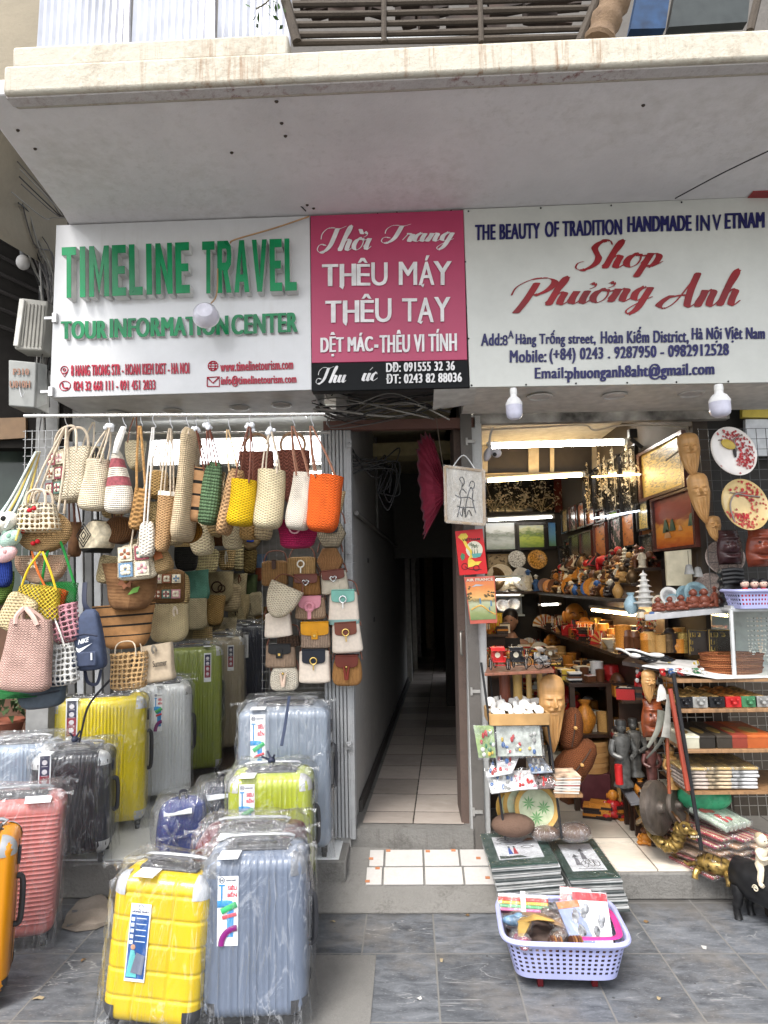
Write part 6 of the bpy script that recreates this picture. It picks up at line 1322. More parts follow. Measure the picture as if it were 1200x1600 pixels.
for i,(x,y) in enumerate(((772,776),(806,776),(846,778))):
 m=MB();c=P(x,y+22,BY_-.05)
 for q in range(70):
  a=rnd.uniform(.2,2.94);d=V(math.cos(a)*.7,-.15,math.sin(a))*rnd.uniform(.08,.3);e=V(-d.z,0,d.x).normalized()*.012;b=c+d;u=V(rnd.uniform(-1,1),-.3,rnd.uniform(-1,1)).normalized()*.03
  m.add([b,b+u*.5+e,b+u,b+u*.5-e],[(0,1,2,3)])
  if q%6==0:m.tube([c,c+d],.002,4)
 tag(m.obj('flower_spray',M((.50,.40,.24),.6),smooth=0),f'pale dried flower spray on the black back panels, {ordw(i)} from the left','flower spray','dried sprays on the back wall')
for i,(x,y,h_) in enumerate(((985,752,.55),(962,756,.6),(941,762,.6),(922,768,.55),(993,720,.3),(950,742,.4))):
 m=MB();c=Q(x,y+34,RW-.03)
 for q in range(90):
  z_=rnd.uniform(0,h_);b=c+V(0,rnd.gauss(0,.035)*(1.1-z_/h_)+.03*math.sin(6*z_),z_*.75);u=V(-.4,rnd.uniform(-1,1),rnd.uniform(-.6,1)).normalized()*.026;e=V(0,-u.z,u.y)*.35
  m.add([b,b+u*.5+e,b+u,b+u*.5-e],[(0,1,2,3)])
 m.tube([c,c+V(0,0,h_*.7)],.002,4)
 tag(m.obj('flower_spray',M((.52,.44,.30),.5),smooth=0),f'pale blossom spray before the black panels on the right wall, {ordw(i)} from the front','flower spray','blossom sprays on the right wall')
lf=E('loft_partition','dark storage loft with pale posts above the warm tube light','loft',V(1.1,5.9,2.3))
LY=5.6
relp(MB().prism([P(742,742,LY),P(938,736,LY),P(938,694,LY),P(742,694,LY)],(0,.05,0)).obj('board',M((.035,.028,.022),.6)),lf)
for a,b in ((752,762),(826,842),(860,866),(926,938)):relp(MB().prism([P(a,738,LY-.03),P(b,738,LY-.03),P(b,696,LY-.03),P(a,696,LY-.03)],(0,.025,0)).obj('post',M((.42,.35,.24),.6)),lf)
relp(MB().prism([P(742,748,LY-.05),P(915,742,LY-.05),P(915,736,LY-.05),P(742,740,LY-.05)],(0,.08,0)).obj('beam',M((.34,.25,.13),.5)),lf)
def tube_lamp(label,a,b,col,st,r=.014,Y=None):
 c=(a+b)/2;o=E('tube_light',label,'tube light',c);d=(b-a).normalized()
 relp(MB().tube([a,b],r,10).obj('tube',EMIT(col,st)),o)
 if r>.009:relp(MB().tube([a-d*.03+V(0,.03,.022),b+d*.03+V(0,.03,.022)],.014,8).obj('batten',M((.3,.3,.29),.5)),o)
 for e,s in ((a,-1),(b,1)):relp(MB().tube([e,e+d*s*.025],r*1.15,8).obj('end_cap',M((.6,.6,.6),.4)),o)
 return o
CW=(1.0,.96,.88);WW=(1.0,.68,.30)
tube_lamp('bright white tube light under the front of the souvenir shop ceiling',P(768,697,4.6),P(974,691,4.6),CW,24,.018)
tube_lamp('warm yellow tube light under the storage loft',P(762,751,LY-.1),P(909,742,LY-.1),WW,18,.016)
tube_lamp('thin white tube light over the back wall pictures',P(763,813,6.75),P(862,808,6.75),CW,8,.010)
tube_lamp('glowing line for a white tube reflection in front of the mother of pearl panels',Q(925,810,1.48),Q(1000,798,1.48),(.8,.9,1),6,.004)  # a reflection by the panels, built as a thin glowing line
tube_lamp('glowing line for a warm tube reflection high along the right wall',Q(926,745,1.46),Q(1001,741,1.46),WW,8,.005)  # broken warm reflection on the wall, modelled as emission
tube_lamp('warm tube light under the figurine tiers on the right',Q(926,953,1.36),Q(1006,962,1.36),WW,20,.010)
tube_lamp('small warm light strip above the middle counter',P(846,945,5.6),P(872,944,5.6),CW,8,.008)
o=E('clip_fan','white clip on fan with two round lobes hanging near the shop pillar','fan',P(765,705,3.75))
relp(MB().ball(P(762,710,3.75),(.022,.03,.042),14,9,M=Matrix.Rotation(R(20),3,'Y')).obj('lobe',M((.6,.58,.62),.4)),o);relp(MB().ball(P(776,708,3.75),(.028,.02,.026),14,9).obj('lobe',M((.6,.58,.62),.4)),o)
relp(MB().ball(P(773,710,3.725),(.012,.008,.012),10,6).obj('hub',M((.02,.02,.02),.4)),o);relp(MB().tube(crv([P(764,704,3.75),P(766,680,3.75),P(770,668,3.75)]),.006,6).obj('arm',M((.5,.5,.5),.4)),o)
o=E('spot_lamp','small black spot lamp at the front end of the white tube','lamp',P(990,682,4.2));relp(MB().box(P(988,678,4.2),(.05,.05,.06)).obj('housing',M((.02,.02,.02),.4),bevel=.006),o);relp(MB().tube([P(986,686,4.18),P(1004,700,4.15)],.012,7).obj('arm',M((.02,.02,.02),.4)),o)
for pts,col in (([(745,672),(830,668),(910,664),(930,672),(980,664),(1075,668)],(.5,.45,.38)),([(1075,668),(1076,690),(1040,720)],(.3,.26,.2))):
 tag(MB().tube(crv([P(x,y,3.75) for x,y in pts]),.005,5).obj('cable',M(col,.6)),'thin pale cable clipped along the shop ceiling front' if len(pts)>3 else 'short dark cable dropping towards the gilt relief','cable')
shelf_w=WOOD((.10,.045,.022),6,.4,'shelf_wood');dkshelf=M((.03,.02,.016),.4)
cab=E('stepped_shelf','dark stepped shelf crowded with figurines along the right wall','shelf',V(1.42,5.3,1.2))
for X,z in ((1.44,1.56),(1.36,1.47),(1.27,1.38)):relp(MB().box((X,5.3,z-.01),(.10,2.5,.02)).obj('board',dkshelf,bevel=.002),cab)
relp(MB().box((1.50,5.3,1.3),(.02,2.5,.5)).obj('back_panel',dkshelf),cab)
FK=['figurine','buddha','pagoda','vase','figurine','elephant','boat']
row('on the top tier of the stepped shelf',(1.44,6.45,1.56),(1.44,4.15,1.56),32,FK,['dark','brown','dark','ivory','bronze','brown','red','honey'],.13,.012,-.6,rseed=3,side='from the back')
row('on the middle tier of the stepped shelf',(1.36,6.45,1.47),(1.36,4.15,1.47),34,FK,['dark','brown','honey','ivory','dark','bronze','amber'],.11,.012,-.6,rseed=5,side='from the back')
row('on the lowest tier of the stepped shelf',(1.27,6.45,1.38),(1.27,4.15,1.38),34,['figurine','buddha','plate','vase','bowl'],['ivory','brown','dark','brown','bronze','honey','blue','amber'],.10,.012,-.6,rseed=7,side='from the back')
ctr=E('glass_counter','long glass fronted counter under the figurine tiers','counter',V(1.36,5.2,.12))
relp(MB().box((1.36,5.3,1.06),(.38,2.7,.02)).obj('counter_top',M((.05,.03,.02),.2)),ctr);relp(MB().box((1.42,5.3,.58),(.26,2.66,.93)).obj('counter_base',M((.04,.022,.015),.4)),ctr)
row('on the counter under the tiers',(1.40,6.4,1.07),(1.40,4.05,1.07),30,['box','cup','jar','mask','box','vase'],['amber','red','honey','dark','amber','brown','gold'],.11,.02,-.5,rseed=9,side='from the back')
row('on the middle line of the counter',(1.325,6.4,1.07),(1.325,4.05,1.07),28,['jar','box','mask','books','buddha','cup'],['amber','honey','red','brown','dark','amber','ivory'],.12,.015,-.5,rseed=97,side='from the back')
row('along the front edge of the counter',(1.25,6.4,1.07),(1.25,4.05,1.07),34,['chain','bowl','box','chain','books','fan'],['red','amber','ivory','white','dark','honey','red'],.10,.02,-.4,rseed=11,side='from the back')
tb=E('display_table','low dark display table beside the aisle, covered with boxes','table',V(1.10,5.2,.12))
relp(MB().box((1.08,5.35,.86),(.26,2.3,.02)).obj('table_top',M((.04,.022,.016),.3)),tb);relp(MB().box((1.08,5.35,.56),(.26,2.3,.02)).obj('lower_board',M((.04,.022,.016),.3)),tb)
for y in (4.22,6.48):
 for x in (.97,1.19):relp(MB().box((x,y,.485),(.03,.03,.73)).obj('leg',M((.05,.03,.02),.4)),tb)
for z,s in ((.87,'top'),(.57,'lower')):
 if s=='lower':row('in the tall pile line on the lower board',(1.05,6.3,z),(1.05,4.2,z),18,['books','box','jar','vase'],['ivory','honey','amber','red','brown','white'],.17,.012,0,rseed=95,side='from the back')
 row(f'on the {s} outer row of the low table',(1.00,6.4,z),(1.00,4.24,z),26,['box','books','box','bowl','box'],['ivory','dark','white','honey','brown','red','yellow','black'],.085,.012,0,rseed=13+int(z*10),side='from the back')
 row(f'on the {s} middle row of the low table',(1.09,6.4,z),(1.09,4.24,z),26,['books','box','box','fan','cup'],['ivory','red','honey','dark','amber','white','brown'],.085,.012,0,rseed=91+int(z*10),side='from the back')
 row(f'on the {s} inner row of the low table',(1.17,6.4,z),(1.17,4.24,z),24,['box','books','bowl','cup','chain'],['ivory','amber','brown','honey','dark','red','white'],.095,.012,0,rseed=17+int(z*10),side='from the back')
for j,z in enumerate((.80,.52)):
 relp(MB().box((1.255,5.25,z-.008),(.08,2.4,.016)).obj('side_ledge',M((.05,.03,.02),.3)),ctr)
 row(f'on the {["upper", "lower"][j]} side ledge of the counter',(1.25,6.3,z),(1.25,4.1,z),22,['chain','box','books','jar','mask','bowl'],['red','amber','ivory','dark','honey','brown','white'],.13,.015,-.4,rseed=51+j,side='from the back')
row('on the floor under the low table',(1.12,6.2,.13),(1.12,4.25,.13),14,['box','jar','books','vase'],['brown','amber','honey','red','ivory'],.22,.02,0,rseed=63,side='from the back')
row('in front of the low table',(.99,4.10,.13),(1.22,4.06,.13),4,['box','jar','books','buddha'],['brown','dark','amber','red'],.13,.01,0,rseed=65)
row('on the floor beside the low table',(.97,5.9,.13),(.97,4.3,.13),12,['box','jar','books','bowl'],['brown','dark','honey','red','ivory'],.18,.02,0,rseed=61,side='from the back')
for i in range(14):
 mb=MB();x=996+(i%7)*4.5;yb=1040+(i*13)%34;cc=[PAL[('red','brown','amber','dark','ivory','red','bronze')[(i*3)%7]],PAL[('amber','red','dark','white')[i%4]]]
 for q in range(16):mb.ball(P(x+(q%3)-1+rnd.uniform(-1,1),962+(yb-962)*q/15,3.86+.03*(i//7)),(.006,.006,.007) if q<13 else (.013,.008,.014),7,5,q%2)
 tag(mb.obj('hanging_charm',cc),f'{["red", "brown", "amber", "dark", "ivory", "red", "bronze"][(i * 3) % 7]} charm strand hanging before the counter, {["front", "back"][i // 7]} line, {ordw(i % 7)} from the left','charm strand','hanging charm strands')
ns=E('stepped_stand','dark stepped stand of boxes and jars facing the street in front of the counter','stand',V(1.32,3.92,.12))
for j,(yy,z) in enumerate(((3.74,.34),(3.83,.58),(3.92,.82))):
 relp(MB().box((1.33,yy+.02,z-.008),(.32,.10,.016)).obj('step_board',M((.05,.03,.02),.3)),ns);relp(MB().box((1.33,yy+.06,z/2+.05),(.31,.02,z-.13)).obj('riser',M((.04,.022,.015),.4)),ns)
 row(f'on the {["lowest", "middle", "top"][j]} step of the stepped stand',(1.19,yy+.02,z),(1.48,yy+.02,z),10,['jar','box','buddha','mask','books','vase','cup'],['amber','brown','honey','dark','red','bronze','ivory','black'],.10,.006,0,rseed=71+j)
row('on the floor before the stepped stand',(1.17,3.68,.13),(1.36,3.64,.13),4,['box','jar','buddha'],['brown','dark','amber'],.10,.01,0,rseed=81)
mc=E('middle_counter','middle counter with dark boards deep in the souvenir shop','counter',V(.74,5.7,.12))
relp(MB().box((.64,5.72,1.06),(.28,.40,.02)).obj('counter_top',M((.05,.03,.02),.3)),mc);relp(MB().box((.64,5.76,.6),(.26,.3,.9)).obj('counter_base',M((.04,.022,.015),.4)),mc);relp(MB().box((1.0,6.8,1.38),(.6,.18,.02)).obj('upper_board',M((.05,.03,.02),.3)),mc)
for x in (.72,1.28):relp(MB().box((x,6.8,.75),(.02,.16,1.26)).obj('upright',M((.05,.03,.02),.3)),mc)
row('on the high back shelf',(.74,6.78,1.39),(1.28,6.78,1.39),8,['plate','vase','buddha','plate','figurine'],['blue','bronze','white','dark','ivory'],.2,.01,0,rseed=21)
row('on the middle counter',(.53,5.68,1.07),(.76,5.68,1.07),5,['box','cup','books','bowl','roll'],['honey','ivory','dark','yellow','brown'],.14,.015,0,rseed=23)
row('on the middle counter front',(.53,5.57,1.07),(.76,5.57,1.07),5,['chain','box','books','bowl'],['red','white','dark','amber'],.09,.01,0,rseed=25)
lt=E('side_table','left side table of the souvenir shop behind the cyclo models','table',V(.60,4.9,.12))
relp(MB().box((.62,4.85,.92),(.40,1.3,.02)).obj('table_top',M((.07,.035,.02),.35)),lt);relp(MB().box((.56,4.9,.5),(.26,1.2,.8)).obj('table_base',M((.05,.03,.02),.5)),lt)
for j,X in enumerate((.50,.62,.76)):row(f'on the left side table, {["inner", "middle", "outer"][j]} line',(X,5.4,.93),(X,4.3,.93),11,['box','books','chain','bowl','figurine','mask'],['ivory','dark','white','silver','honey','amber','red'],.10,.02,0,rseed=31+j,side='from the back')
gc=E('glass_cabinet','glass cabinet of silver plates at the left of the back wall','cabinet',V(.95,6.75,.9))
a,b=P(772,962,6.72),P(817,900,6.72)
relp(MB().box(((a.x+b.x)/2,6.86,(a.z+b.z)/2),(b.x-a.x,.02,b.z-a.z)).obj('back_panel',M((.35,.38,.38),.25)),gc)
for z in (a.z,(a.z+b.z)/2,b.z):relp(MB().box(((a.x+b.x)/2,6.78,z),(b.x-a.x,.16,.015)).obj('glass_shelf',M((.5,.55,.55),.15)),gc)
tube_lamp('cold light strip in the upper bay of the glass cabinet',P(775,906,6.71),P(812,905,6.71),CW,5,.008);tube_lamp('cold light strip in the lower bay of the glass cabinet',P(775,931,6.71),P(812,930,6.71),CW,5,.008)
for i,(x,y) in enumerate(((780,922),(798,920),(786,947),(803,945))):sm('plate',(PAL['silver'],PAL['silver'],PAL['silver']),P(x,y+9,6.76),.13,0,f'silver plate in the glass cabinet, {["upper left", "upper right", "lower left", "lower right"][i]} of four','plate','silver plates in the glass cabinet',name='plate')
sm('plate',(M((.5,.5,.48),.3,0,.5,14),PAL['dark'],PAL['dark']),P(808,888,6.9),.18,0,'black and white painted plate hung on the back wall','plate',None)
sm('plate',(M((.42,.2,.03),.3,0,.8,14),PAL['red'],PAL['red']),P(840,890,6.9),.2,0,'round red and gold lacquer plate hung on the back wall','plate',None)
for l,x,y,s,Y in (('large smiling amber carved head hung over the counter',899,979,.19,5.6),('small smiling amber carved head at the middle counter',863,1014,.13,5.9)):
 o=E('smiling_carving',l,'carving',P(x,y,Y));am=M((.5,.20,.035),.3,0,.15,20)
 MB().ball((0,0,s*.5),(s*.42,s*.38,s*.5),20,12).ball((0,-s*.38,s*.48),(s*.08,s*.08,s*.09),8,6).ball((-s*.2,-s*.32,s*.42),(s*.11,s*.08,s*.09),10,6).ball((s*.2,-s*.32,s*.42),(s*.11,s*.08,s*.09),10,6).obj('head',am,o)
 for sx in (-1,1):MB().ball((sx*s*.45,0,s*.42),(s*.1,s*.08,s*.26),10,7).obj('ear',am,o);MB().tube(crv([V(sx*s*.28,-s*.33,s*.58),V(sx*s*.18,-s*.39,s*.62),V(sx*s*.09,-s*.38,s*.58)]),s*.018,6).obj('eye',M((.05,.02,.01),.5),o)
 MB().tube(crv([V(-s*.2,-s*.33,s*.32),V(0,-s*.36,s*.24),V(s*.2,-s*.33,s*.32)]),s*.03,7).obj('mouth',M((.16,.04,.01),.5),o)
def keeper():
 base=P(800,985,6.3);z0=.12;o=E('person','woman with dark tied hair and a black sleeveless top sitting in the shade','person',V(base.x,base.y,z0),rz=R(-20));o.scale=(.86,.86,.86)
 J={'pel':(0,0,.52),'waist':(0,-.02,.68),'chest':(0,-.03,.88),'neck':(0,-.04,1.02),'nk2':(0,-.055,1.07)}
 pts=[V(*J[k]) for k in ('pel','waist','chest','neck','nk2')];rad=[.13,.105,.125,.055,.045];ed=[(0,1),(1,2),(2,3),(3,4)]
 for s in (-1,1):
  for a,chain in ((2,[((s*.16,-.03,.95),.05),((s*.19,-.08,.72),.038),((s*.10,-.27,.72),.026),((s*.07,-.31,.73),.024)]),(0,[((s*.1,-.08,.5),.085),((s*.12,-.42,.5),.06),((s*.12,-.42,.2),.045),((s*.12,-.40,.05),.032),((s*.12,-.50,.03),.03)])):
   pv=a
   for p,r_ in chain:pts.append(V(*p));rad.append(r_);ed.append((pv,len(pts)-1));pv=len(pts)-1
 me=bpy.data.meshes.new('body');me.from_pydata(pts,ed,[]);ob=bpy.data.objects.new('body',me);COL.objects.link(ob);ob.parent=o
 md=ob.modifiers.new('skin','SKIN');md.use_smooth_shade=True;ob.modifiers.new('sub','SUBSURF').levels=2;ob.modifiers['sub'].render_levels=2
 for v,r_ in zip(me.skin_vertices[0].data,rad):v.radius=(r_,r_*.85)
 me.skin_vertices[0].data[0].use_root=True;skin=M((.30,.16,.10),.5,0,.05);me.materials.append(skin)
 hd=MB().ball((0,-.07,1.18),(.072,.09,.11),18,12).ball((0,-.16,1.165),(.013,.018,.022),8,6).ball((-.07,-.06,1.17),(.012,.02,.03),7,5).ball((.07,-.06,1.17),(.012,.02,.03),7,5)
 h_=hd.obj('head',skin,o,180);dk_=M((.012,.01,.01),.4)
 for s in (-1,1):MB().ball((s*.028,-.152,1.19),(.012,.006,.006),8,5).obj('eye',dk_,h_)
 MB().ball((0,-.155,1.125),(.022,.006,.006),8,5).obj('mouth',M((.35,.08,.07),.5),h_)
 MB().ball((0,-.05,1.225),(.082,.098,.090),16,10).ball((0,.05,1.16),(.05,.05,.06),12,8).obj('hair',dk_,o,180)
 MB().loft([sring(z,w_,d_,24,2.2,0,y) for z,w_,d_,y in ((.46,.30,.26,0),(.56,.29,.25,0),(.7,.25,.21,-.02),(.86,.29,.24,-.03),(.96,.24,.18,-.03),(1.0,.16,.13,-.035))]).obj('top',M((.015,.015,.018),.7),o,180)
 for s in (-1,1):
  hb=MB();c=V(s*.06,-.33,.735);hb.ball(c,(.028,.035,.016),10,6)
  for q in range(4):hb.tube(crv([c+V((q-1.5)*.013,-.02,.002),c+V((q-1.5)*.014,-.055-.006*(q in (1,2)),.0),c+V((q-1.5)*.013,-.075-.008*(q in (1,2)),-.014)],3),.0065,6)
  hb.tube(crv([c+V(-s*.022,.0,0),c+V(-s*.038,-.02,.004),c+V(-s*.034,-.045,-.002)],3),.007,6);hb.obj('hand',skin,o,180)
 MB().lathe([(.16,0),(.14,.36),(.16,.38),(.0005,.39)],16,(0,0,0)).obj('stool',M((.2,.03,.03),.5),None).location=o.location
keeper()
for ob in list(COL.objects):
 if ob.name.startswith('stool') and ob.parent is None:tag(ob,'low red stool the shopkeeper sits on','stool')
# ================================================================ RIGHT FRONT: grid, masks, plates, rack
def lerpt(tab,v):
 for (a,x),(b,y) in zip(tab,tab[1:]):
  if v<=b:return x+(y-x)*(v-a)/max(1e-6,b-a)
 return tab[-1][1]
def oldman_mb(w,h,d,nu=44,nv=84):
 wt=[(0,.03),(.06,.22),(.15,.44),(.3,.70),(.45,.86),(.55,.95),(.63,1.0),(.72,.97),(.8,.99),(.9,.94),(.96,.74),(.985,.5),(1,.25)]
 dt=[(0,.12),(.15,.34),(.4,.55),(.55,.70),(.7,.76),(.85,.74),(.95,.5),(1,.08)]
 ga=lambda x,s:math.exp(-(x/s)**2)
 rows=[]
 for j in range(nv+1):
  v=j/nv;vq=v;W_2=lerpt(wt,v)*w/2;Dp=lerpt(dt,v)*d;r_=[]
  v=vq-.035
  for i in range(nu+1):
   u=-1+2*i/nu;q=math.sqrt(max(0,1-u*u))*Dp
   f=.30*ga(u,.13)*(ga(v-.575,.035)+.55*ga(v-.62,.05))+.12*ga(abs(u)-.13,.07)*ga(v-.565,.02)
   f+=.13*ga(abs(u)-.42,.2)*ga(v-.675,.018)-.10*ga(abs(u)-.40,.2)*ga(v-.648,.011)+.05*ga(abs(u)-.40,.16)*ga(v-.632,.012)
   f+=.15*ga(abs(u)-.5,.22)*ga(v-.585,.035)+.12*ga(abs(u)-.3,.2)*ga(v-.525,.022)-.16*ga(u,.25)*ga(v-.495,.010)+.06*ga(u,.2)*ga(v-.478,.012)
   f-=.04*ga(v-.73,.006)+.035*ga(v-.755,.006)
   if v<.49:f+=.035*math.sin(u*15+5*v)*min(1,(.49-v)*8)+.02*math.sin(u*31-9*v)*min(1,(.49-v)*8)
   x=u*W_2+(.10*w*(.35-v)**2*3 if v<.35 else 0)
   r_.append(V(x,-(q+1.5*f*d*math.sqrt(max(0,1-u*u*.9))),vq*h))
  rows.append(r_)
 m=MB();m.loft(rows,closed=False)
 m.loft([[V(p.x,0,p.z) for p in (r[0],r[-1])] for r in rows],closed=False)
 for s in (-1,1):m.ball((s*w*.42,-d*.18,h*.61),(w*.06,d*.12,h*.06),10,7)
 return m
maskwood=WOOD((.46,.25,.09),4,.45,'light_carved_wood',.75);redwood=WOOD((.22,.055,.02),5,.25,'red_carved_wood',.5);darkcarv=M((.045,.018,.014),.22,0,.25,25)
def oldman(label,x0,y0,x1,y1,Y,tilt=0,rz=0,m=maskwood):
 b=P((x0+x1)/2,y1,Y);w=(P(x1,y1,Y)-P(x0,y1,Y)).length;h=(P(x0,y0,Y)-P(x0,y1,Y)).length
 o=E('wooden_mask',label,'mask',b,rot=(0,R(tilt),R(rz)));oldman_mb(w,h,w*.5).obj('face',m,o,180);return o
oldman('long bearded wooden mask, topmost beside the gilt relief',1066,676,1100,748,3.45,-4,-8);oldman('long bearded wooden mask below the topmost one',1085,738,1118,819,3.45,-6,-8);oldman('small wooden mask partly hidden above the dark carved mask',1106,806,1130,846,3.47,-4)
gr3=E('wire_grid','black wire grid carrying masks and blossom plates at the right','display grid',P(1150,905,3.5));m=MB()
for k in range(12):m.tube([P(1091+k*15,670,3.5),P(1112+k*15,935,3.5)],.0018,4)
for k in range(17):m.tube([P(1090+k*1.3,671+k*16,3.504),P(1285,668+k*16,3.504)],.0018,4)
relp(m.obj('wires',M((.08,.08,.08),.4,.4)),gr3)
def blossom_plate(label,px,py,r,Y,base,m2=None,deco=0):
 k=Y/F;c=P(px,py,Y);R_=r*k;o=E('painted_plate',label,'plate',c,rot=(R(80),R(0),R(14)))
 pr=[(.0005,.006),(R_*.5,.004),(R_*.85,.012),(R_,.024),(R_,.020),(R_*.85,.006),(.0005,-.002)]
 MB().lathe(pr,48).obj('dish',base,o)
 rr=random.Random(px);mb=MB();
 for q in range(190):
  a=rr.gauss(1.0,.65) if q%2 else rr.gauss(4.4 if deco else -.5,.5);rad=R_*rr.uniform(.35,.95);x,y=math.cos(a)*rad,math.sin(a)*rad;z=.008+.014*(rad/R_)**3
  for p in range(5):b=p*1.257+q;mb.add([V(x,y,z),V(x+math.cos(b-.5)*R_*.032,y+math.sin(b-.5)*R_*.032,z+.0005),V(x+math.cos(b)*R_*.062,y+math.sin(b)*R_*.062,z),V(x+math.cos(b+.5)*R_*.032,y+math.sin(b+.5)*R_*.032,z+.0005)],[(0,1,2,3)])
 mb.obj('painted_blossom',M((.40,.02,.025),.4,0,.35,60),o,0)
 br=MB();f=lambda a,q:V(math.cos(a)*R_*q,math.sin(a)*R_*q,.0085+.012*q**3)
 br.tube(crv([f(.9,.9),f(1.2,.55),f(.4,.25),f(.1,.15)] if not deco else [f(4.0,.9),f(3.2,.6),f(2.2,.5),f(1.0,.45),f(.4,.8)]),R_*.03,6);br.tube(crv([f(1.2,.55),f(1.9,.5),f(2.4,.7)]),R_*.018,5);br.obj('painted_branch',M((.20,.17,.15),.5),o)
 if not deco:
  MB().ball((-R_*.12,R_*.3,.012),(R_*.32,R_*.2,.008),14,7,M=Matrix.Rotation(R(-20),3,'Z')).obj('painted_hat',M((.45,.32,.06),.4),o);MB().ball((R_*.1,-R_*.05,.011),(R_*.07,R_*.2,.006),10,6).obj('painted_hair',M((.02,.015,.015),.4),o)
 return o
blossom_plate('white lacquer plate with red blossom and a golden hat, upper of two',1142,707,40,3.38,M((.66,.62,.58),.18,0,.12,5,0,1,.5,.4));blossom_plate('gold lacquer plate with red blossom and a grey branch, lower of two',1160,790,41,3.36,M((.55,.40,.17),.18,.1,.2,7,0,1,.5,.4),deco=1)
def facemask(label,x0,y0,x1,y1,Y,m,grin=True):
 b=P((x0+x1)/2,y1,Y);w=(P(x1,y1,Y)-P(x0,y1,Y)).length;h=(P(x0,y0,Y)-P(x0,y1,Y)).length;o=E('carved_mask',label,'mask',b)
 mb=MB();rows=[]
 ga=lambda x,s:math.exp(-(x/s)**2)
 for j in range(41):
  v=j/40;r_=[]
  for i in range(41):
   u=-1+i/20;q=math.sqrt(max(0,1-u*u*.96))*math.sqrt(max(0,1-(2*v-1)**4))*.5
   f=.3*ga(u,.22)*ga(v-.52,.1)+.22*ga(abs(u)-.45,.22)*ga(v-.47,.1)+.18*ga(v-.76,.05)+.12*ga(abs(u)-.42,.12)*ga(v-.64,.04)-.22*ga(v-.30-.1*u*u,.028)*ga(u,.6)+.15*ga(v-.2,.04)*ga(u,.6)+.04*math.sin(v*60)*(v>.8)
   r_.append(V(u*w/2*(.75+.25*math.sin(math.pi*min(1,v+.15))),-(q+f*q*1.6)*w*.7,v*h))
  rows.append(r_)
 mb.loft(rows,closed=False);mb.obj('face',m,o,180)
 for s in (-1,1):MB().ball((s*w*.2,-w*.42,h*.64),(w*.05,w*.05,h*.03),10,6).obj('eye',darkcarv,o)
facemask('almost black carved mask under the small wooden mask',1120,828,1161,882,3.45,M((.035,.015,.016),.2,0,.2,20));facemask('glossy red brown carved mask under the gold plate',1165,826,1215,886,3.42,M((.16,.035,.018),.2,0,.2,20))
tag(MB().prism([P(1043,915,3.7),P(1082,915,3.7),P(1080,858,3.7),P(1040,862,3.7)],(0,.02,0)).obj('cream_board',M((.52,.47,.34),.7)),'cream boards leaning behind the painted plates','board')
for i,(x,y) in enumerate(((1077,896),(1091,900))):
 o=E('hanging_bell',f'small grey bronze bell hung over the painted plates, {["left", "right"][i]} of two','bell',P(x,y,3.62));MB().lathe([(.026,-.004),(.024,.0),(.018,.03),(.014,.045),(.0005,.05)],16).obj('bell',PAL['grey'],o);MB().tube([V(0,0,.05),V(0,0,.12)],.0015,5).obj('cord',PAL['dark'],o)
us=E('metal_shelf','short grey metal shelf with painted plates and red brown statuettes','shelf',P(1075,955,3.5))
relp(MB().prism([P(1007,961,3.45),P(1146,948,3.45),P(1152,940,3.8),P(1030,946,3.8)],(0,0,-.006)).obj('board',M((.33,.33,.34),.45)),us)
relp(MB().prism([P(1007,961,3.448),P(1146,948,3.448),P(1146,957,3.448),P(1009,970,3.448)],(0,.008,0)).obj('lip',M((.40,.40,.41),.4,.2),bevel=.002),us)
for i,(x,y,r_,c,c2) in enumerate(((1031,955,24,'ivory','dark'),(1047,948,30,'white','blue'),(1052,953,24,'blue','dark'),(1072,946,30,'blue','ivory'),(1090,950,40,'blue','ivory'),(1076,953,22,'dark','blue'))):
 o=E('painted_plate',['gold rimmed white plate','large blue edged plate','dark rimmed blue plate','pale blue plate at the back','biggest blue green plate','small dark rimmed plate'][i]+' standing on the grey metal shelf','plate',P(x,y,3.62),rot=(R(76),0,R(8)))
 rad=r_/2*3.62/F;q=Matrix.Translation((0,rad,0))
 MB().lathe([(.0005,.004),(rad*.7,.006),(rad*.72,.012)],30,(0,rad,0)).obj('well',M(tuple(.7*a+.2 for a in ((.1,.3,.4) if c2!='blue' else (.5,.5,.5))),.25,0,.5,30),o);MB().lathe([(rad*.72,.012),(rad,.018),(rad,.012),(.0005,-.004)],30,(0,rad,0)).obj('rim',PAL[c] if c!='blue' else M((.25,.38,.42),.25,0,.3,20),o)
rb_=M((.17,.05,.03),.3,0,.25,30)
for i,(x,y,s,k) in enumerate(((1029,956,.075,'buddha'),(1047,955,.075,'buddha'),(1065,954,.08,'buddha'),(1084,951,.10,'buddha'),(1101,950,.10,'buddha'),(1118,948,.105,'figurine'))):
 sm(k,(rb_,rb_,rb_),P(x,y,3.5),s,rnd.uniform(-.4,.4),f'red brown carved statuette on the grey metal shelf, {ordw(i)} from the left','statuette','red brown statuettes on the grey shelf',name='statuette')
for i,(x,y,r_) in enumerate(((1112,947,25),(1134,900,28))):sm('plate',(M((.30,.24,.21),.35,.5,.3,30),)*3,P(x,y,3.66),r_*2*3.66/F/1.0,-.2,['round dull bronze disc leaning behind the statuettes','round bronze disc half hidden by the dark mask'][i],'disc',None,name='bronze_disc')
o=E('carved_block','black carved wooden block standing at the end of the grey shelf','carving',P(1143,948,3.45));mb=MB()
mb.loft([sring(z,.1+.012*math.sin(z*160),.07,20,4) for z in [.0+.006*i for i in range(32)]]);mb.obj('block',M((.012,.012,.013),.35),o);
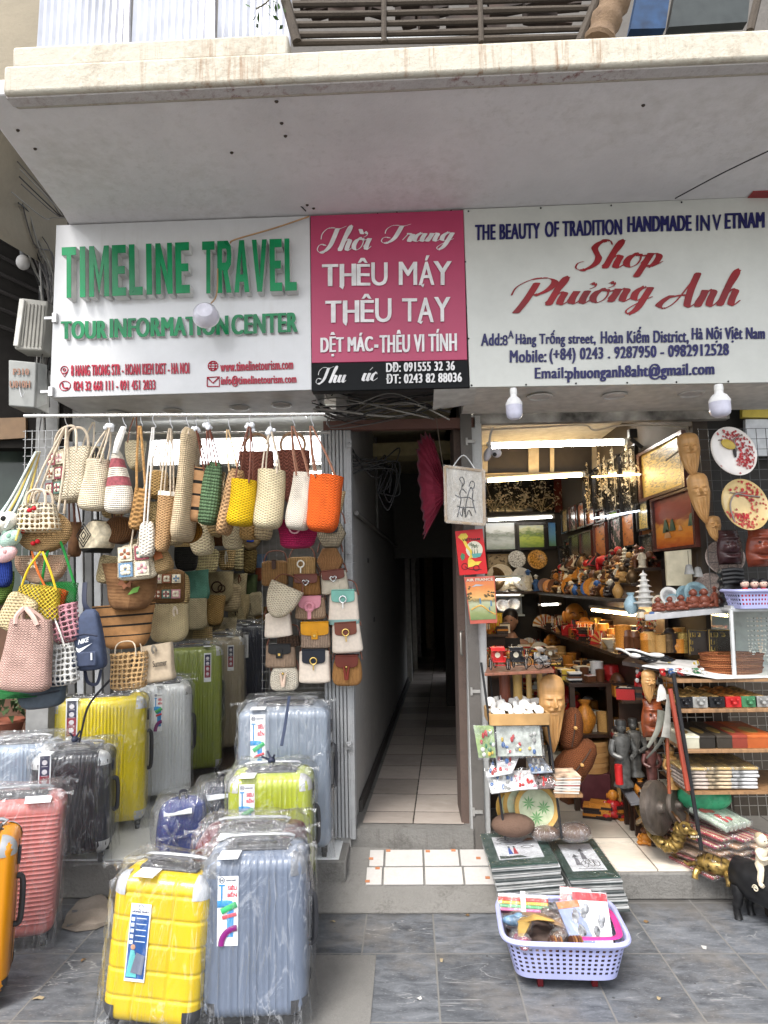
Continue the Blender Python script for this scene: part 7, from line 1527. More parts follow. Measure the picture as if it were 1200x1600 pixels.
for q in range(4):MB().tube(crv([V(-.05,-.036,.12+.02*q),V(0,-.05,.125+.02*q),V(.05,-.036,.12+.02*q)]),.010,7).obj('carved_finger',M((.014,.014,.015),.35),o)
sm('pagoda',(PAL['white'],)*3,P(1008,948,3.75),.20,.3,'white stone model pagoda at the left end of the grey shelf','pagoda',None,name='model_pagoda')
sm('vase',(M((.35,.5,.58),.1),PAL['blue'],PAL['blue']),P(987,960,3.8),.12,.3,'clear bottle with a blue cap near the white pagoda','bottle',None,name='bottle')
for i in range(4):sm('box',(PAL[('ivory','honey','blue','white')[i]],)*3,P(1003+i*8,965,3.5),.026,.2,f'tiny toy block at the left lip of the grey shelf, {ordw(i)} from the left','toy block','toy blocks on the grey shelf',name='toy_block')
lilac=M('#a3a7d0',.4,0,.05,9)
def even(rg,n):
 L=[0.0]
 for a,b in zip(rg,rg[1:]+rg[:1]):L.append(L[-1]+(b-a).length)
 out=[];k=0
 for i in range(n):
  s_=L[-1]*i/n
  while L[k+1]<s_:k+=1
  out.append(rg[k].lerp(rg[(k+1)%len(rg)],(s_-L[k])/max(1e-9,L[k+1]-L[k])))
 return out
def basket(label,c,w,d,h,rz,taper=.82,cols=60,rows=13,colr=lilac,name='plastic_basket',rim=.008,legm=None):
 o=E(name,label,'basket',c,rz=rz);n=2*cols;rings=[]
 H_=[0,.06,.1]+[.1+.8*k/(rows) for k in range(1,rows+1)]+[.96,1.0]
 for t in H_:f=taper+(1-taper)*t;rings.append(even(sring(t*h,w*f,d*f,240,6),n))
 def skip(k,i):return 2<=k<2+rows and (k%2==1) and (i%2==0)
 MB().loft(rings,cap1=False,skip=skip).obj('wall',colr,o,60)
 top=sring(h,w+.012,d+.012,80,6);MB().tube(top,rim,8,closed=True).obj('rim',colr,o)
 return o
b_=basket('lilac pierced basket of dolls on the glass case',P(1174,950,3.35),.21,.16,.085,R(6),cols=40,rows=7)
for i,x in enumerate((1166,1181,1195,1210)):
 o=E('doll',f'small doll in a red dress in the lilac basket, {ordw(i)} from the left','doll',P(x,946,3.36),group='dolls in the lilac basket');MB().lathe([(.0005,0),(.022,0),(.024,.05),(.012,.085),(.0005,.09)],12).obj('dress',PAL['red'] if i%2==0 else M((.20,.03,.05),.6),o);h_=MB().ball((0,0,.105),(.020,.019,.021),12,8).obj('head',M((.65,.45,.36),.5),o);MB().ball((0,.004,.115),(.0215,.021,.017),12,7).obj('hair',PAL['black'],o)
 for s in (-1,1):MB().ball((s*.007,-.018,.106),.0022,6,4).obj('eye',PAL['black'],h_)
gc2=E('glass_case','white framed glass case of bead necklaces at the right edge','showcase',P(1170,1058,3.35));alu=M((.58,.6,.6),.35,.3)
c=[P(1148,1062,3.34),P(1262,1062,3.34),P(1262,952,3.34),P(1142,953,3.34)]
for a,b in ((0,1),(1,2),(2,3),(3,0)):relp(MB().tube([c[a],c[b]],.010,6).obj('frame',alu),gc2)
back=[p+V(.02,.26,0) for p in c]
relp(MB().prism(back,(0,.01,0)).obj('back_panel',M((.34,.38,.37),.3)),gc2);relp(MB().quad([c[0],c[3],back[3],back[0]]).obj('glass_side',GLASS((.85,.9,.88),.12),smooth=0),gc2);relp(MB().quad(c).obj('glass_front',GLASS((.9,.94,.92),.08),smooth=0),gc2)
relp(MB().tube([back[3],c[3]],.008,6).obj('frame',alu),gc2);relp(MB().prism([c[3]+V(0,0,.008),c[2]+V(0,0,.008),back[2]+V(0,0,.008),back[3]+V(0,0,.008)],(0,0,.012)).obj('top',alu),gc2);relp(MB().prism([c[0],c[1],back[1],back[0]],(0,0,-.012)).obj('base',alu),gc2)
for i in range(8):
 x=1168+i*5;a=P(x,966,3.46);pts=crv([a,P(x+2,1000,3.45),P(x+4+i*.5,1018+(i*7)%20,3.44),P(x+8,1000,3.45),P(x+6,966,3.46)],5);mb=MB()
 for p in pts:mb.ball(p,.0055 if i%2 else .004,7,5)
 tag(mb.obj('bead_necklace',M([(.62,.6,.55),(.5,.52,.5),(.2,.22,.2),(.6,.5,.42)][i%4],.25)),f'strand of pale round beads in the glass case, {ordw(i)} from the left','necklace','bead necklaces in the glass case')
def keypanel(label,x0,x1,Y):
 c=[P(x0,1024,Y),P(x1,1022,Y),P(x1-1,984,Y),P(x0-2,983,Y)];o=E('key_pattern_screen',label,'panel',c[0]);relp(MB().prism(c,(0,.012,0)).obj('board',M((.045,.035,.03),.3)),o);g=MB()
 at=lambda u,v:c[0].lerp(c[1],u).lerp(c[3].lerp(c[2],u),v)+V(0,-.002,0)
 for L_ in ([(.03,.05),(.03,.97),(.97,.97)],[(.1,.86),(.1,.70),(.2,.70),(.2,.86),(.34,.86),(.34,.70),(.27,.70),(.27,.78)],[(.44,.86),(.58,.86),(.58,.72),(.5,.72),(.5,.78)],[(.1,.6),(.1,.42),(.2,.42),(.2,.55)],[(.1,.34),(.1,.16),(.2,.16),(.2,.28)]):g.tube([at(u,v) for u,v in L_],.0022,5)
 relp(g.obj('gold_key_pattern',PAL['gold']),o)
keypanel('black lacquer panel with a golden key pattern, left of two behind the trays',1077,1107,3.62);keypanel('black lacquer panel with a golden key pattern, right of two behind the trays',1108,1150,3.60)
RY2=3.30
rk=E('display_rack','dark steel display rack with wooden shelves at the right of the shop front','rack',P(1090,1330,RY2));bsteel=M((.02,.02,.022),.4)
brd=WOOD((.27,.15,.07),6,.45,'shelf_board')
ZB=[P(1060,y,RY2).z for y in (1062,1109,1172,1255)];X0=[P(x,y,RY2).x for x,y in ((1052,1062),(1064,1109),(1072,1172),(1080,1255))]
for z,x in zip(ZB[:3],X0):relp(MB().box(((x+2.0)/2,RY2+.19,z-.008),(2.0-x,.38,.016)).obj('shelf_board',brd,bevel=.002),rk)
relp(MB().tube([P(1052,1052,RY2),P(1096,1328,RY2)],.010,8).obj('post',bsteel),rk);relp(MB().tube([P(1030,1045,RY2+.40),P(1070,1290,RY2+.40)],.009,8).obj('post',bsteel),rk)
m=MB()
for k in range(16):x=X0[0]+.02+k*.045;m.tube([V(x,RY2+.40,ZB[0]),V(x+.03,RY2+.40,.25)],.002,4)
for k in range(16):m.tube([V(X0[0],RY2+.404,ZB[0]-.03-k*.045),V(2.0,RY2+.404,ZB[0]-.03-k*.045)],.002,4)
relp(m.obj('wire_back',M((.5,.47,.42),.4,.3)),rk)
tag(MB().prism([P(1003,1041,3.42),P(1120,1061,3.28),P(1200,1059,3.3),P(1200,1040,3.6),P(1040,1030,3.65)],(0,0,.003)).obj('paper_sheet',M((.66,.65,.63),.6)),'white paper spread over the top board of the display rack','paper')
tr=W_('#9a5f3a','rib',.006)
for i in range(3):
 o=E('rattan_tray',f'oval brown rattan tray in the pile on the rack, {["bottom", "middle", "top"][i]} of three','tray',V(P(1142,1056,3.45).x+.004*i,3.45,ZB[0]+.006+i*.032));MB().loft([sring(z,.30*f,.19*f,40,2.1) for z,f in ((0,.9),(.004,.97),(.03,1.0),(.032,.98),(.008,.93),(.006,.05))]).obj('tray',tr,o);MB().tube(sring(.03,.302,.192,40,2.1),.004,6,closed=True).obj('rim',W_('#7d4527','rib',.005),o)
def cyclo(label,loc,s,m1,rz,seatm=None):
 o=E('cyclo_model',label,'cyclo model',loc,rz=rz);blk=PAL['black']
 for x,y,r_ in ((-.5,-.45,.32),(.5,-.45,.32),(0,.65,.32)):
  wmb=MB();c=V(x*s,y*s,r_*s);wmb.tube([c+V(0,math.cos(a)*r_*s,math.sin(a)*r_*s) for a in [6.283*i/20 for i in range(20)]],.03*s,6,closed=True)
  w_=wmb.obj('wheel',blk,o);sp_=MB()
  for q in range(8):a=q*.785;sp_.tube([c,c+V(0,math.cos(a)*r_*s,math.sin(a)*r_*s)],.010*s,4)
  sp_.obj('spokes',PAL['silver'],w_)
 MB().box((0,-.35*s,.48*s),(.72*s,.5*s,.10*s)).box((0,-.10*s,.75*s),(.72*s,.08*s,.5*s)).box((-.36*s,-.35*s,.62*s),(.06*s,.5*s,.26*s)).box((.36*s,-.35*s,.62*s),(.06*s,.5*s,.26*s)).box((0,-.72*s,.3*s),(.6*s,.3*s,.04*s)).obj('seat',m1,o,bevel=.02*s)
 MB().loft([[V(x*s,(-.12+.42*math.cos(a)*-1+.3)*s-.2*s,(.95+.36*math.sin(a))*s) for a in [R(20+13*k) for k in range(11)]] for x in (-.42,.42)],closed=False).obj('canopy',m1,o)
 MB().tube(crv([V(0,.65*s,.32*s),V(0,.5*s,.7*s),V(0,.1*s,.5*s)]),.03*s,6).tube([V(0,.5*s,.7*s),V(0,.48*s,.95*s)],.025*s,5).box((0,.48*s,.98*s),(.22*s,.26*s,.05*s)).obj('frame',blk,o)
 MB().lathe([(.0005,-.02*s),(.16*s,-.02*s),(.16*s,.02*s),(.0005,.02*s)],16,(0,-.16*s,.82*s),M=Matrix.Rotation(R(90),3,'X')).obj('backrest_disc',seatm or PAL['ivory'],o)
 return o
for i,(x,c) in enumerate(((1034,'red'),(1047,'blue'),(1060,'red'),(1073,'white'),(1086,'green'),(1095,'white'))):cyclo(f'tiny bright toy cyclo on the white paper, {ordw(i)} from the left',V(P(x,1050,3.36).x,3.36,ZB[0]+.006),.030,PAL[c],.3*(i%3))
row('standing behind the toy cyclos',V(P(1035,1040,3.55).x,3.55,ZB[0]+.004),V(P(1100,1040,3.55).x,3.55,ZB[0]+.004),9,['figurine','box','fan','boat'],['red','white','yellow','green','pink'],.05,.01,0,rseed=41)
for i in range(6):
 o=E('horn_spoon',f'polished black horn spoon at the left end of the rack top, {ordw(i)} from the left','spoon',P(982+i*9,1026+(i%3)*4,3.5),rz=R(20+13*i),group='black horn spoons');MB().ball((0,-.05,.01),(.02,.04,.012),12,7).tube(crv([V(0,-.02,.01),V(0,.05,.03),V(.005,.10,.03)]),.006,6).obj('spoon',PAL['black'] if i%3 else PAL['white'],o)
tag(MB().prism([P(972,1033,3.5),P(1040,1044,3.42),P(1052,1030,3.7),P(990,1020,3.75)],(0,0,-.02)).obj('tray_board',PAL['dark']),'dark board under the horn spoons at the left end of the rack','board')
row('behind the horn spoons',P(1006,1018,3.66),P(1072,1020,3.66),10,['jar','cup','jar','vase'],['amber','bronze','honey','dark','gold'],.085,.01,0,rseed=43)
row('in the gap under the grey metal shelf',P(972,1012,3.9),P(1068,1012,3.8),14,['jar','box','cup','mask','jar'],['amber','honey','dark','brown','red'],.10,.015,0,rseed=47)
for i,(x,c,c2) in enumerate(((1076,'honey','black'),(1099,'honey','grey'),(1126,'honey','black'),(1152,'yellow','red'),(1177,'amber','green'),(1198,'honey','grey'))):
 o=E('gift_case',f'long gift case with {c2} carved front on the rack, {ordw(i)} from the left','gift case',V(P(x,1105,RY2).x,RY2+.05,ZB[1]));W2=.036
 MB().loft([[V(math.cos(a)*W2,y,.028+math.sin(a)*(.026 if math.sin(a)>0 else .027)) for a in [6.283*q/16 for q in range(16)]] for y in (0,.1,.2,.3)]).obj('case',M((.42,.26,.09) if c=='honey' else (.5,.2,.05),.5,0,.8,45),o)
 MB().box((0,-.008,.026),(W2*2,.02,.05)).ball((-.014,-.03,.038),.007,7,5).ball((.014,-.03,.038),.007,7,5).ball((0,-.03,.022),(.012,.01,.01),8,5).obj('carved_front',PAL[c2],o,bevel=.005)
for i,(x,w_,c,ln) in enumerate(((1084,.075,(.60,.58,.45),'cream'),(1109,.075,(.03,.025,.02),'black'),(1136,.075,(.05,.04,.03),'black'),(1160,.075,(.28,.05,.03),'maroon'),(1193,.13,(.50,.12,.03),'orange'))):
 o=E('flat_box',f'long {ln} lidded box on the middle rack shelf, {ordw(i)} from the left','box',V(P(x,1168,RY2).x,RY2+.02,ZB[2]));MB().box((0,.16,.024),(w_*.96,.32,.048)).obj('base',M(tuple(q*.7 for q in c),.4),o,bevel=.002);MB().box((0,.16,.053),(w_,.324,.012)).obj('lid',M(c,.35,0,.25,14),o,bevel=.002);MB().ball((0,.12,.0595),(w_*.3,.07,.0015),14,5).obj('emblem',PAL['gold'],o)
for j,(xa,n,c) in enumerate(((1094,6,(.36,.3,.26)),(1132,6,(.42,.33,.22)),(1172,6,(.45,.45,.45)))):
 for i in range(n):
  o=E('table_mat_pack','plastic packed table mats in the '+['left','middle','right'][j]+f' pile on the lower rack, {ordw(i)} from the bottom','table mats',V(P(xa,1232,RY2).x+rnd.uniform(-.006,.006),RY2+.12,P(1100,1238,RY2).z+i*.017),rz=rnd.uniform(-.06,.06),group='packed table mats on the rack');MB().box((0,.05,.008),(.125,.26,.013)).obj('mat',M(c if i<n-1 else (.5,.33,.10),.5,0,.5,30),o,bevel=.004)
  if i==n-1:MB().box((0,.05,.009),(.131,.268,.018)).obj('plastic_wrap',film2,o,bevel=.004)
relp(MB().box(((X0[3]+2.0)/2,RY2+.2,P(1100,1240,RY2).z-.005),(2.0-X0[3],.36,.012)).obj('shelf_board',brd),rk)
for i in range(22):
 r_=i//4;q=i%4;px=1102+q*30+(r_%2)*8;c=[(.40,.05,.06),(.45,.24,.13),(.5,.10,.10),(.30,.03,.07),(.48,.3,.2)][(i*3)%5]
 p=G(px,1352-r_*2,.12);o=E('chopstick_pack',f'chopstick pack in the low pile, layer {["one", "two", "three", "four", "five", "six"][r_]}, {ordw(q)} from the left','chopsticks',V(p.x,3.28+.02*rnd.random(),.122+r_*.032),rz=R(28+rnd.uniform(-5,5)),group='chopstick packs in the low pile')
 mb=MB()
 for s in range(7):mb.tube([V(-.045+s*.015,0,.012),V(-.045+s*.015,.26,.013)],.0068,6,s%2)
 mb.obj('chopsticks',[M(c,.4,0,.2,20),M((.52,.36,.22),.45,0,.2,20)],o);MB().box((0,.13,.014),(.118,.285,.026)).obj('plastic_wrap',film2,o,bevel=.008)
o=E('scroll_pack','pack of pale rolled scrolls with red flowers on top of the chopstick pile','scrolls',V(P(1150,1290,3.35).x,3.33,P(1150,1300,3.3).z),rot=(R(10),0,R(28)));mb=MB()
for s in range(6):mb.tube([V(-.075+s*.03,0,.014),V(-.075+s*.03,.2,.014)],.0145,8)
mb.obj('scrolls',M((.45,.52,.42),.5,0,.25,15),o);mb=MB()
for q in range(9):mb.ball((rnd.uniform(-.06,.06),rnd.uniform(.04,.17),.027),(.014,.02,.004),8,4)
mb.obj('printed_flower',M((.5,.04,.05),.5),o);MB().box((0,.1,.016),(.19,.22,.034)).obj('plastic_wrap',film2,o,bevel=.008)
o=E('plastic_bag','crumpled green plastic bag behind the gong','plastic bag',P(1095,1262,3.5));MB().ball((0,0,.06),(.11,.07,.08),20,12).ball((.06,0,.05),(.09,.07,.06),14,9).obj('bag',M((.05,.33,.16),.25,0,.3,12,.6,30),o)
def gong(label,px,py,r,Y,rz,tilt):
 rad=r*Y/F;o=E('gong',label,'gong',P(px,py,Y),rot=(R(90-tilt),0,R(rz)));MB().lathe([(.0005,.030),(rad*.16,.026),(rad*.24,.008),(rad*.30,.004),(rad*.88,.010),(rad,.0),(rad*1.0,-.03),(rad*.96,-.03)],44).obj('disc',M((.11,.09,.075),.45,.45,.3,14,.3,60),o);return o
gong('large dark bronze gong leaning beside the gilded dragon',1030,1262,38,3.42,42,8);gong('smaller gong tucked behind the large gong',1058,1258,26,3.5,42,10)
tag(MB().prism([P(962,1222,3.9),P(978,1222,3.9),P(1003,1257,3.55),P(986,1259,3.55)],(0,0,.012)).obj('stone_slab',M((.13,.13,.14),.5)),'thin grey slab lying on the cream floor by the gong','slab')
tag(MB().tube([P(1047,1076,3.3),P(1075,1235,3.26)],[.011,.012],8).obj('red_stick',WOOD((.25,.04,.02),5,.3,'red_lacquer_wood')),'red lacquered stick with white dots leaning on the rack post','stick')
m=MB()
for k in range(6):m.ball(P(1052+k*1.2,1086+k*6,3.285),.0035,6,4)
tag(MB().tube([P(1042,1150,3.36),P(1046,1240,3.36)],.008,7).obj('red_stick',WOOD((.28,.07,.03),5,.3,'red_lacquer_wood')),'shorter red stick hanging behind the dotted one','stick')
oldman('small bearded wooden mask hung on the left side of the rack',1002,1046,1026,1098,3.45,2,10);
facemask('red brown carved torso shaped mask under the small bearded mask',1002,1092,1040,1152,3.5,redwood)
def horn(label,pts,Y,r0,col):
 c=crv([P(x,y,Y) for x,y in pts],6);n=len(c);tag(MB().tube(c,[r0*(1-.75*i/n) for i in range(n)],10,flat=(0,1,0)).obj('horn_tool',M(col,.2,0,.25,14)),label,'horn')
horn('curved grey horn shoehorn hanging on the rack side',[(1034,1110),(1028,1140),(1012,1168)],3.36,.022,(.18,.18,.15));horn('straight pale grey horn paddle beside the red stick',[(1040,1152),(1043,1120),(1044,1085)],3.34,.022,(.30,.29,.26));horn('thin dark horn knife crossing below the curved shoehorn',[(1040,1145),(1028,1165),(1010,1185)],3.34,.012,(.06,.06,.05))
m=MB()
for q in range(5):m.tube(crv([P(1033,1070,3.4),P(1030+q*2,1080,3.39),P(1028+q*3,1096-q,3.39)]),.007,6)
tag(m.obj('white_tassel',M((.6,.58,.55),.8)),'white feather tassel hung from the top of the rack','tassel')
def standing(label,x,y,Y,s,col,rz=0):
 o=E('standing_figure',label,'statuette',P(x,y,Y),rz=R(rz));cm=M(col,.35,.2,.3,40)
 MB().lathe([(.0005,0),(.16*s,0),(.15*s,.05*s),(.11*s,.1*s),(.13*s,.35*s),(.10*s,.5*s),(.15*s,.68*s),(.13*s,.76*s),(.05*s,.8*s),(.0005,.81*s)],16,sy=.8).obj('robe',cm,o)
 h_=MB().ball((0,-.01*s,.88*s),(.075*s,.075*s,.09*s),14,9).ball((0,-.085*s,.87*s),.018*s,6,5).obj('head',cm,o);MB().lathe([(.085*s,.92*s),(.08*s,.98*s),(.07*s,1.0*s),(.0005,1.0*s)],14).obj('cap',M(tuple(q*.3 for q in col),.4),h_)
 for e in (-1,1):MB().tube(crv([V(e*.14*s,0,.7*s),V(e*.19*s,-.05*s,.52*s),V(e*.07*s,-.16*s,.45*s)]),[.05*s]*6+[.04*s]*6+[.03*s],8).obj('arm',cm,o)
 for e in (-1,1):MB().ball((e*.028*s,-.075*s,.9*s),(.012*s,.008*s,.006*s),6,4).obj('eye',PAL['black'],h_)
standing('silver grey statuette of a man in a dark cap by the aisle',975,1228,3.72,.34,(.10,.10,.095),10);standing('second silver grey statuette, slightly behind and shorter',993,1212,3.78,.30,(.12,.115,.105),-14);standing('dark brown carved figure between the gong and the statuettes',1020,1228,3.55,.22,(.08,.03,.025),0);standing('golden brown carved figure behind the red stick',1052,1232,3.5,.20,(.35,.19,.06),0)
tag(MB().tube([P(968,1225,3.62),P(966,1195,3.62)],.02,12).obj('red_tube',PAL['red']),'small red tube standing in front of the silver statuette','tube')
giltm=M((.26,.17,.05),.3,.55,.6,45);gd_=M((.06,.03,.012),.35,.3,.4,40)
o=E('carved_dragon','long gilded wooden dragon stretched along the shop floor','carving',V(1.25,3.5,.13))
sp_=crv([P(972,1222,3.85),P(990,1246,3.72),P(1005,1275,3.58),P(1022,1305,3.47),P(1042,1322,3.42),P(1056,1318,3.40),P(1062,1302,3.38),P(1066,1290,3.36)],6);n=len(sp_)
relp(MB().tube(sp_,[.012+.020*min(1,i/n*1.6)*(1+.18*math.sin(i*1.9)) for i in range(n)],12).obj('body',giltm),o);m=MB()
for i in range(2,n-3,2):m.add([sp_[i]+V(-.008,0,.02),sp_[i]+V(.0,0,.052),sp_[i+1]+V(.008,0,.02)],[(0,1,2)])
relp(m.obj('spines',gd_,smooth=0),o)
hc=P(1071,1294,3.32);hd=MB().ball(hc,(.032,.045,.028),14,9).ball(hc+V(.012,-.045,-.002),(.022,.034,.014),12,8).ball(hc+V(.012,-.04,-.026),(.018,.03,.008),10,6);hd_=hd.obj('head',giltm);relp(hd_,o)
for s in (-1,1):relp(MB().tube(crv([hc+V(s*.016,.01,.02),hc+V(s*.03,.04,.045),hc+V(s*.03,.08,.05)]),[.009]*6+[.005]*6+[.002],7).obj('horn',gd_),o);relp(MB().ball(hc+V(s*.018,-.03,.02),.008,8,5).obj('eye',PAL['dark']),o)
m=MB()
for q in range(5):m.box(hc+V(-.004+q*.008,-.072,-.012),(.004,.004,.008))
relp(m.obj('teeth',PAL['ivory']),o)
for (x,y,X2,Y2_) in ((1048,1318,1058,1343),(1006,1278,998,1294)):
 a=P(x,y,3.42);b=G(X2,Y2_,.13);relp(MB().tube(crv([a,(a+b)/2+V(-.02,-.01,.01),b+V(0,0,.01),b+V(.01,-.03,.005)]),[.014]*6+[.010]*6+[.009]*6+[.004],8).obj('leg',giltm),o)
tp=G(1118,1370,.125);o=E('carved_turtle','gold and brown carved turtle standing on the edge of the step','carving',V(tp.x,tp.y,.12),rz=R(-35));MB().ball((0,0,.06),(.085,.06,.042),20,11).obj('shell',giltm,o)
hh=MB().ball((.11,-.005,.05),(.035,.028,.026),12,8).ball((.142,-.005,.045),(.018,.018,.013),8,6).obj('head',giltm,o)
for s in (-1,1):MB().ball((.122,s*.022-.005,.062),.007,7,5).obj('eye',gd_,hh)
for x in (-.055,.055):
 for s in (-1,1):MB().tube(crv([V(x,s*.035,.045),V(x*1.25,s*.065,.03),V(x*1.3,s*.075,.006)]),[.016]*6+[.013]*6+[.016],8).obj('leg',giltm,o)
MB().tube(crv([V(-.08,0,.05),V(-.12,.01,.03),V(-.14,.02,.04)]),[.01]*6+[.006]*6+[.002],7).obj('tail',giltm,o)
for k in range(5):MB().tube([V(-.07+.035*k,math.cos(a)*.055*math.sqrt(max(.05,1-((-.07+.035*k)/.085)**2)),.06+math.sin(a)*.042*math.sqrt(max(.05,1-((-.07+.035*k)/.085)**2))) for a in [R(10+16*q) for q in range(11)]],.003,5).obj('shell_band',gd_,o)
bp_=G(1180,1468,0);o=E('buffalo_statue','black buffalo statue ridden by a cream coloured boy, at the right edge','statue',V(bp_.x+.10,bp_.y+.10,0),rz=R(-62));o.scale=(.85,.85,.9);bk=M((.014,.014,.015),.35,0,.2,30)
mb=MB();sp2=[sring(0,.001,.001,20,2.2)];ring_=[]
for x,ry,rz_,z in ((-.17,.03,.04,.20),(-.15,.07,.08,.20),(-.05,.085,.095,.19),(.06,.085,.10,.195),(.13,.07,.085,.205),(.19,.045,.055,.215),(.235,.04,.045,.20),(.27,.032,.036,.18),(.30,.026,.026,.165),(.31,.008,.008,.16)):ring_.append([V(x,math.cos(a)*ry,z+math.sin(a)*rz_) for a in [6.283*q/20 for q in range(20)]])
mb.loft(ring_);mb.obj('body',bk,o,180)
for x in (-.12,.10):
 for s in (-1,1):MB().tube(crv([V(x,s*.045,.16),V(x+.005,s*.05,.10),V(x-.008,s*.05,.05),V(x,s*.05,.0)],4),[.034]*4+[.024]*4+[.018]*4+[.022],10).obj('leg',bk,o)
for s in (-1,1):MB().tube(crv([V(.235,s*.03,.235),V(.22,s*.09,.25),V(.16,s*.12,.27)]),[.013]*6+[.009]*6+[.002],8).obj('horn',PAL['grey'],o);MB().ball((.215,s*.055,.215),(.015,.03,.010),8,6).obj('ear',bk,o)
MB().tube(crv([V(-.17,0,.22),V(-.20,.0,.15),V(-.195,.01,.08)]),.006,6).obj('tail',bk,o);m=MB();m.tube([V(.02+(.004+.012*a/9)*math.cos(a),-.092,.20+(.004+.012*a/9)*math.sin(a)) for a in [q*.5 for q in range(20)]],.003,5);m.obj('spiral_mark',PAL['ivory'],o)
by=E('boy_statuette','cream coloured boy figure sitting astride the black buffalo','statuette',V(bp_.x+.10,bp_.y+.10,.25),rz=R(-62));by.scale=(.8,.8,.8);iv=M((.58,.50,.38),.5,0,.15,40)
mb=MB().loft([sring(z,w_,d_,18,2.2) for z,w_,d_ in ((0,.05,.07),(.02,.06,.08),(.06,.045,.065),(.085,.05,.075),(.10,.025,.03))]);mb.obj('torso',iv,by,180);hb_=MB().ball((.005,0,.135),(.032,.030,.036),14,9).ball((.036,0,.13),.006,6,4).obj('head',iv,by,180);MB().ball((-.004,0,.152),(.026,.026,.022),12,7).obj('hair',M((.35,.28,.18),.6),by)
for s in (-1,1):MB().tube(crv([V(0,s*.03,.015),V(.04,s*.07,.0),V(.05,s*.095,-.05),V(.07,s*.10,-.06)],4),[.020]*4+[.016]*4+[.012]*4+[.010],8).obj('leg',iv,by);MB().tube(crv([V(0,s*.035,.085),V(.03,s*.045,.055),V(.055,s*.01,.06)]),[.012]*6+[.010]*6+[.009],7).obj('arm',iv,by);MB().ball((.033,s*.012,.14),.004,6,4).obj('eye',PAL['dark'],hb_)
o=E('lacquer_bowl','shiny red lacquer bowl at the right edge above the buffalo','bowl',P(1204,1372,3.12));o.scale=(.5,.5,.5);MB().lathe([(.0005,.0),(.05,.0),(.09,.04),(.10,.075),(.095,.075),(.085,.042),(.0005,.01)],28,M=Matrix.Rotation(R(180),3,'X')).xf(Matrix.Translation((0,0,.08))).obj('bowl',M((.5,.01,.015),.12,0,.05,5,0,1,.5,.5),o)
tag(MB().box(P(1230,1386,3.14),(.2,.16,.03)).obj('teal_tray',M((.10,.28,.25),.4),bevel=.008),'teal tray holding the red lacquer bowl','tray')
tag(MB().box(V(P(1236,1395,3.14).x,3.16,P(1230,1386,3.14).z/2-.012),(.16,.12,P(1230,1386,3.14).z-.03)).obj('tray_stand',M((.05,.04,.035),.6)),'dark box under the teal tray at the right edge','box')
tag(MB().box(V(P(930,1185,4.25).x,4.33,.225),(.20,.2,.21)).obj('carton',M((.10,.03,.035),.4),bevel=.004),'dark red carton under the round wooden boxes','carton')
for i in range(3):
 o=E('round_box',f'round bentwood box in the pile on the dark red carton, {["bottom", "middle", "top"][i]} of three','round box',V(P(928,1185,4.25).x+.006*i,4.32,.332+i*.062));MB().lathe([(.0005,0),(.10,0),(.10,.052),(.0005,.052)],32).obj('body',M((.42,.22,.08),.45,0,.2,8),o);MB().lathe([(.104,.036),(.104,.060),(.0005,.060)],32).obj('lid',M((.50,.28,.11),.4,0,.2,8),o)
rat=W_('#6e3f22','basket',.007)
for l,x,y,a,s in (('brown rattan gourd leaning against the bearded mask',893,1138,-10,.9),('large brown rattan gourd lying over the aisle in front',897,1193,-42,1.25)):
 o=E('rattan_gourd',l,'gourd',P(x,y,3.62),rot=(0,R(-a),0));mb=MB();mb.lathe([(.0005,-.12*s),(.03*s,-.118*s),(.058*s,-.09*s),(.068*s,-.03*s),(.062*s,.04*s),(.045*s,.09*s),(.022*s,.115*s),(.0005,.12*s)],22);mb.obj('body',rat,o,180);MB().tube([V(math.cos(q)*.001+.0,-.069*s*math.cos(q*.0),0) for q in (0,)]+crv([V(0,-.058*s,-.09*s),V(0,-.069*s,-.03*s),V(0,-.064*s,.04*s),V(0,-.045*s,.09*s)]),.004,6).obj('seam',M((.05,.025,.015),.6),o);MB().lathe([(.007,0),(.009,.02),(.0005,.026)],10,(0,-.068*s,.02*s),M=Matrix.Rotation(R(90),3,'X')).obj('toggle',PAL['honey'],o)
# ================================================================ LEFT SIDE OF THE SOUVENIR SHOP FRONT
def panel(name,label,cat,px,Y,m,th=.006,lean=(0,0,0)):
 c=[P(x,y,Y) for x,y in px];o=E(name,label,cat,c[0]);relp(MB().prism(c,(0,th,0)).obj('sheet',m,bevel=.0008),o)
 def at(u,v,off=.0025):return c[0].lerp(c[1],u).lerp(c[3].lerp(c[2],u),v)+V(0,-off,0)
 return o,at
o,at=panel('hanging_scroll','woven paper scroll with an ink sketch of riders, wrapped in plastic','scroll',[(697,815),(757,820),(755,736),(695,729)],3.42,M((.50,.46,.40),.7,0,.12,60,.3,200))
fr=M((.42,.32,.22),.6)
for a,b in (((0,0),(1,0)),((1,0),(1,1)),((1,1),(0,1)),((0,1),(0,0))):relp(MB().tube([at(*a),at(*b)],.008,8).obj('frame_stick',fr),o)
ink=M((.03,.03,.03),.6);s=MB()
for L_ in ([(.3,.1),(.35,.25),(.4,.42),(.38,.55),(.45,.62),(.55,.55)],[(.5,.1),(.52,.3),(.58,.5),(.66,.66),(.72,.6),(.7,.45),(.78,.2)],[(.25,.5),(.4,.46),(.6,.48),(.75,.42)],[(.42,.62),(.44,.72),(.38,.8),(.46,.84),(.5,.74),(.44,.66)],[(.62,.68),(.68,.78),(.76,.76),(.74,.66),(.64,.66)],[(.3,.3),(.45,.28),(.6,.3),(.74,.3)],[(.36,.2),(.42,.12),(.46,.3),(.52,.12),(.6,.24),(.68,.14)]):s.tube(crv([at(u,v,.0015) for u,v in L_]),.0026,5)
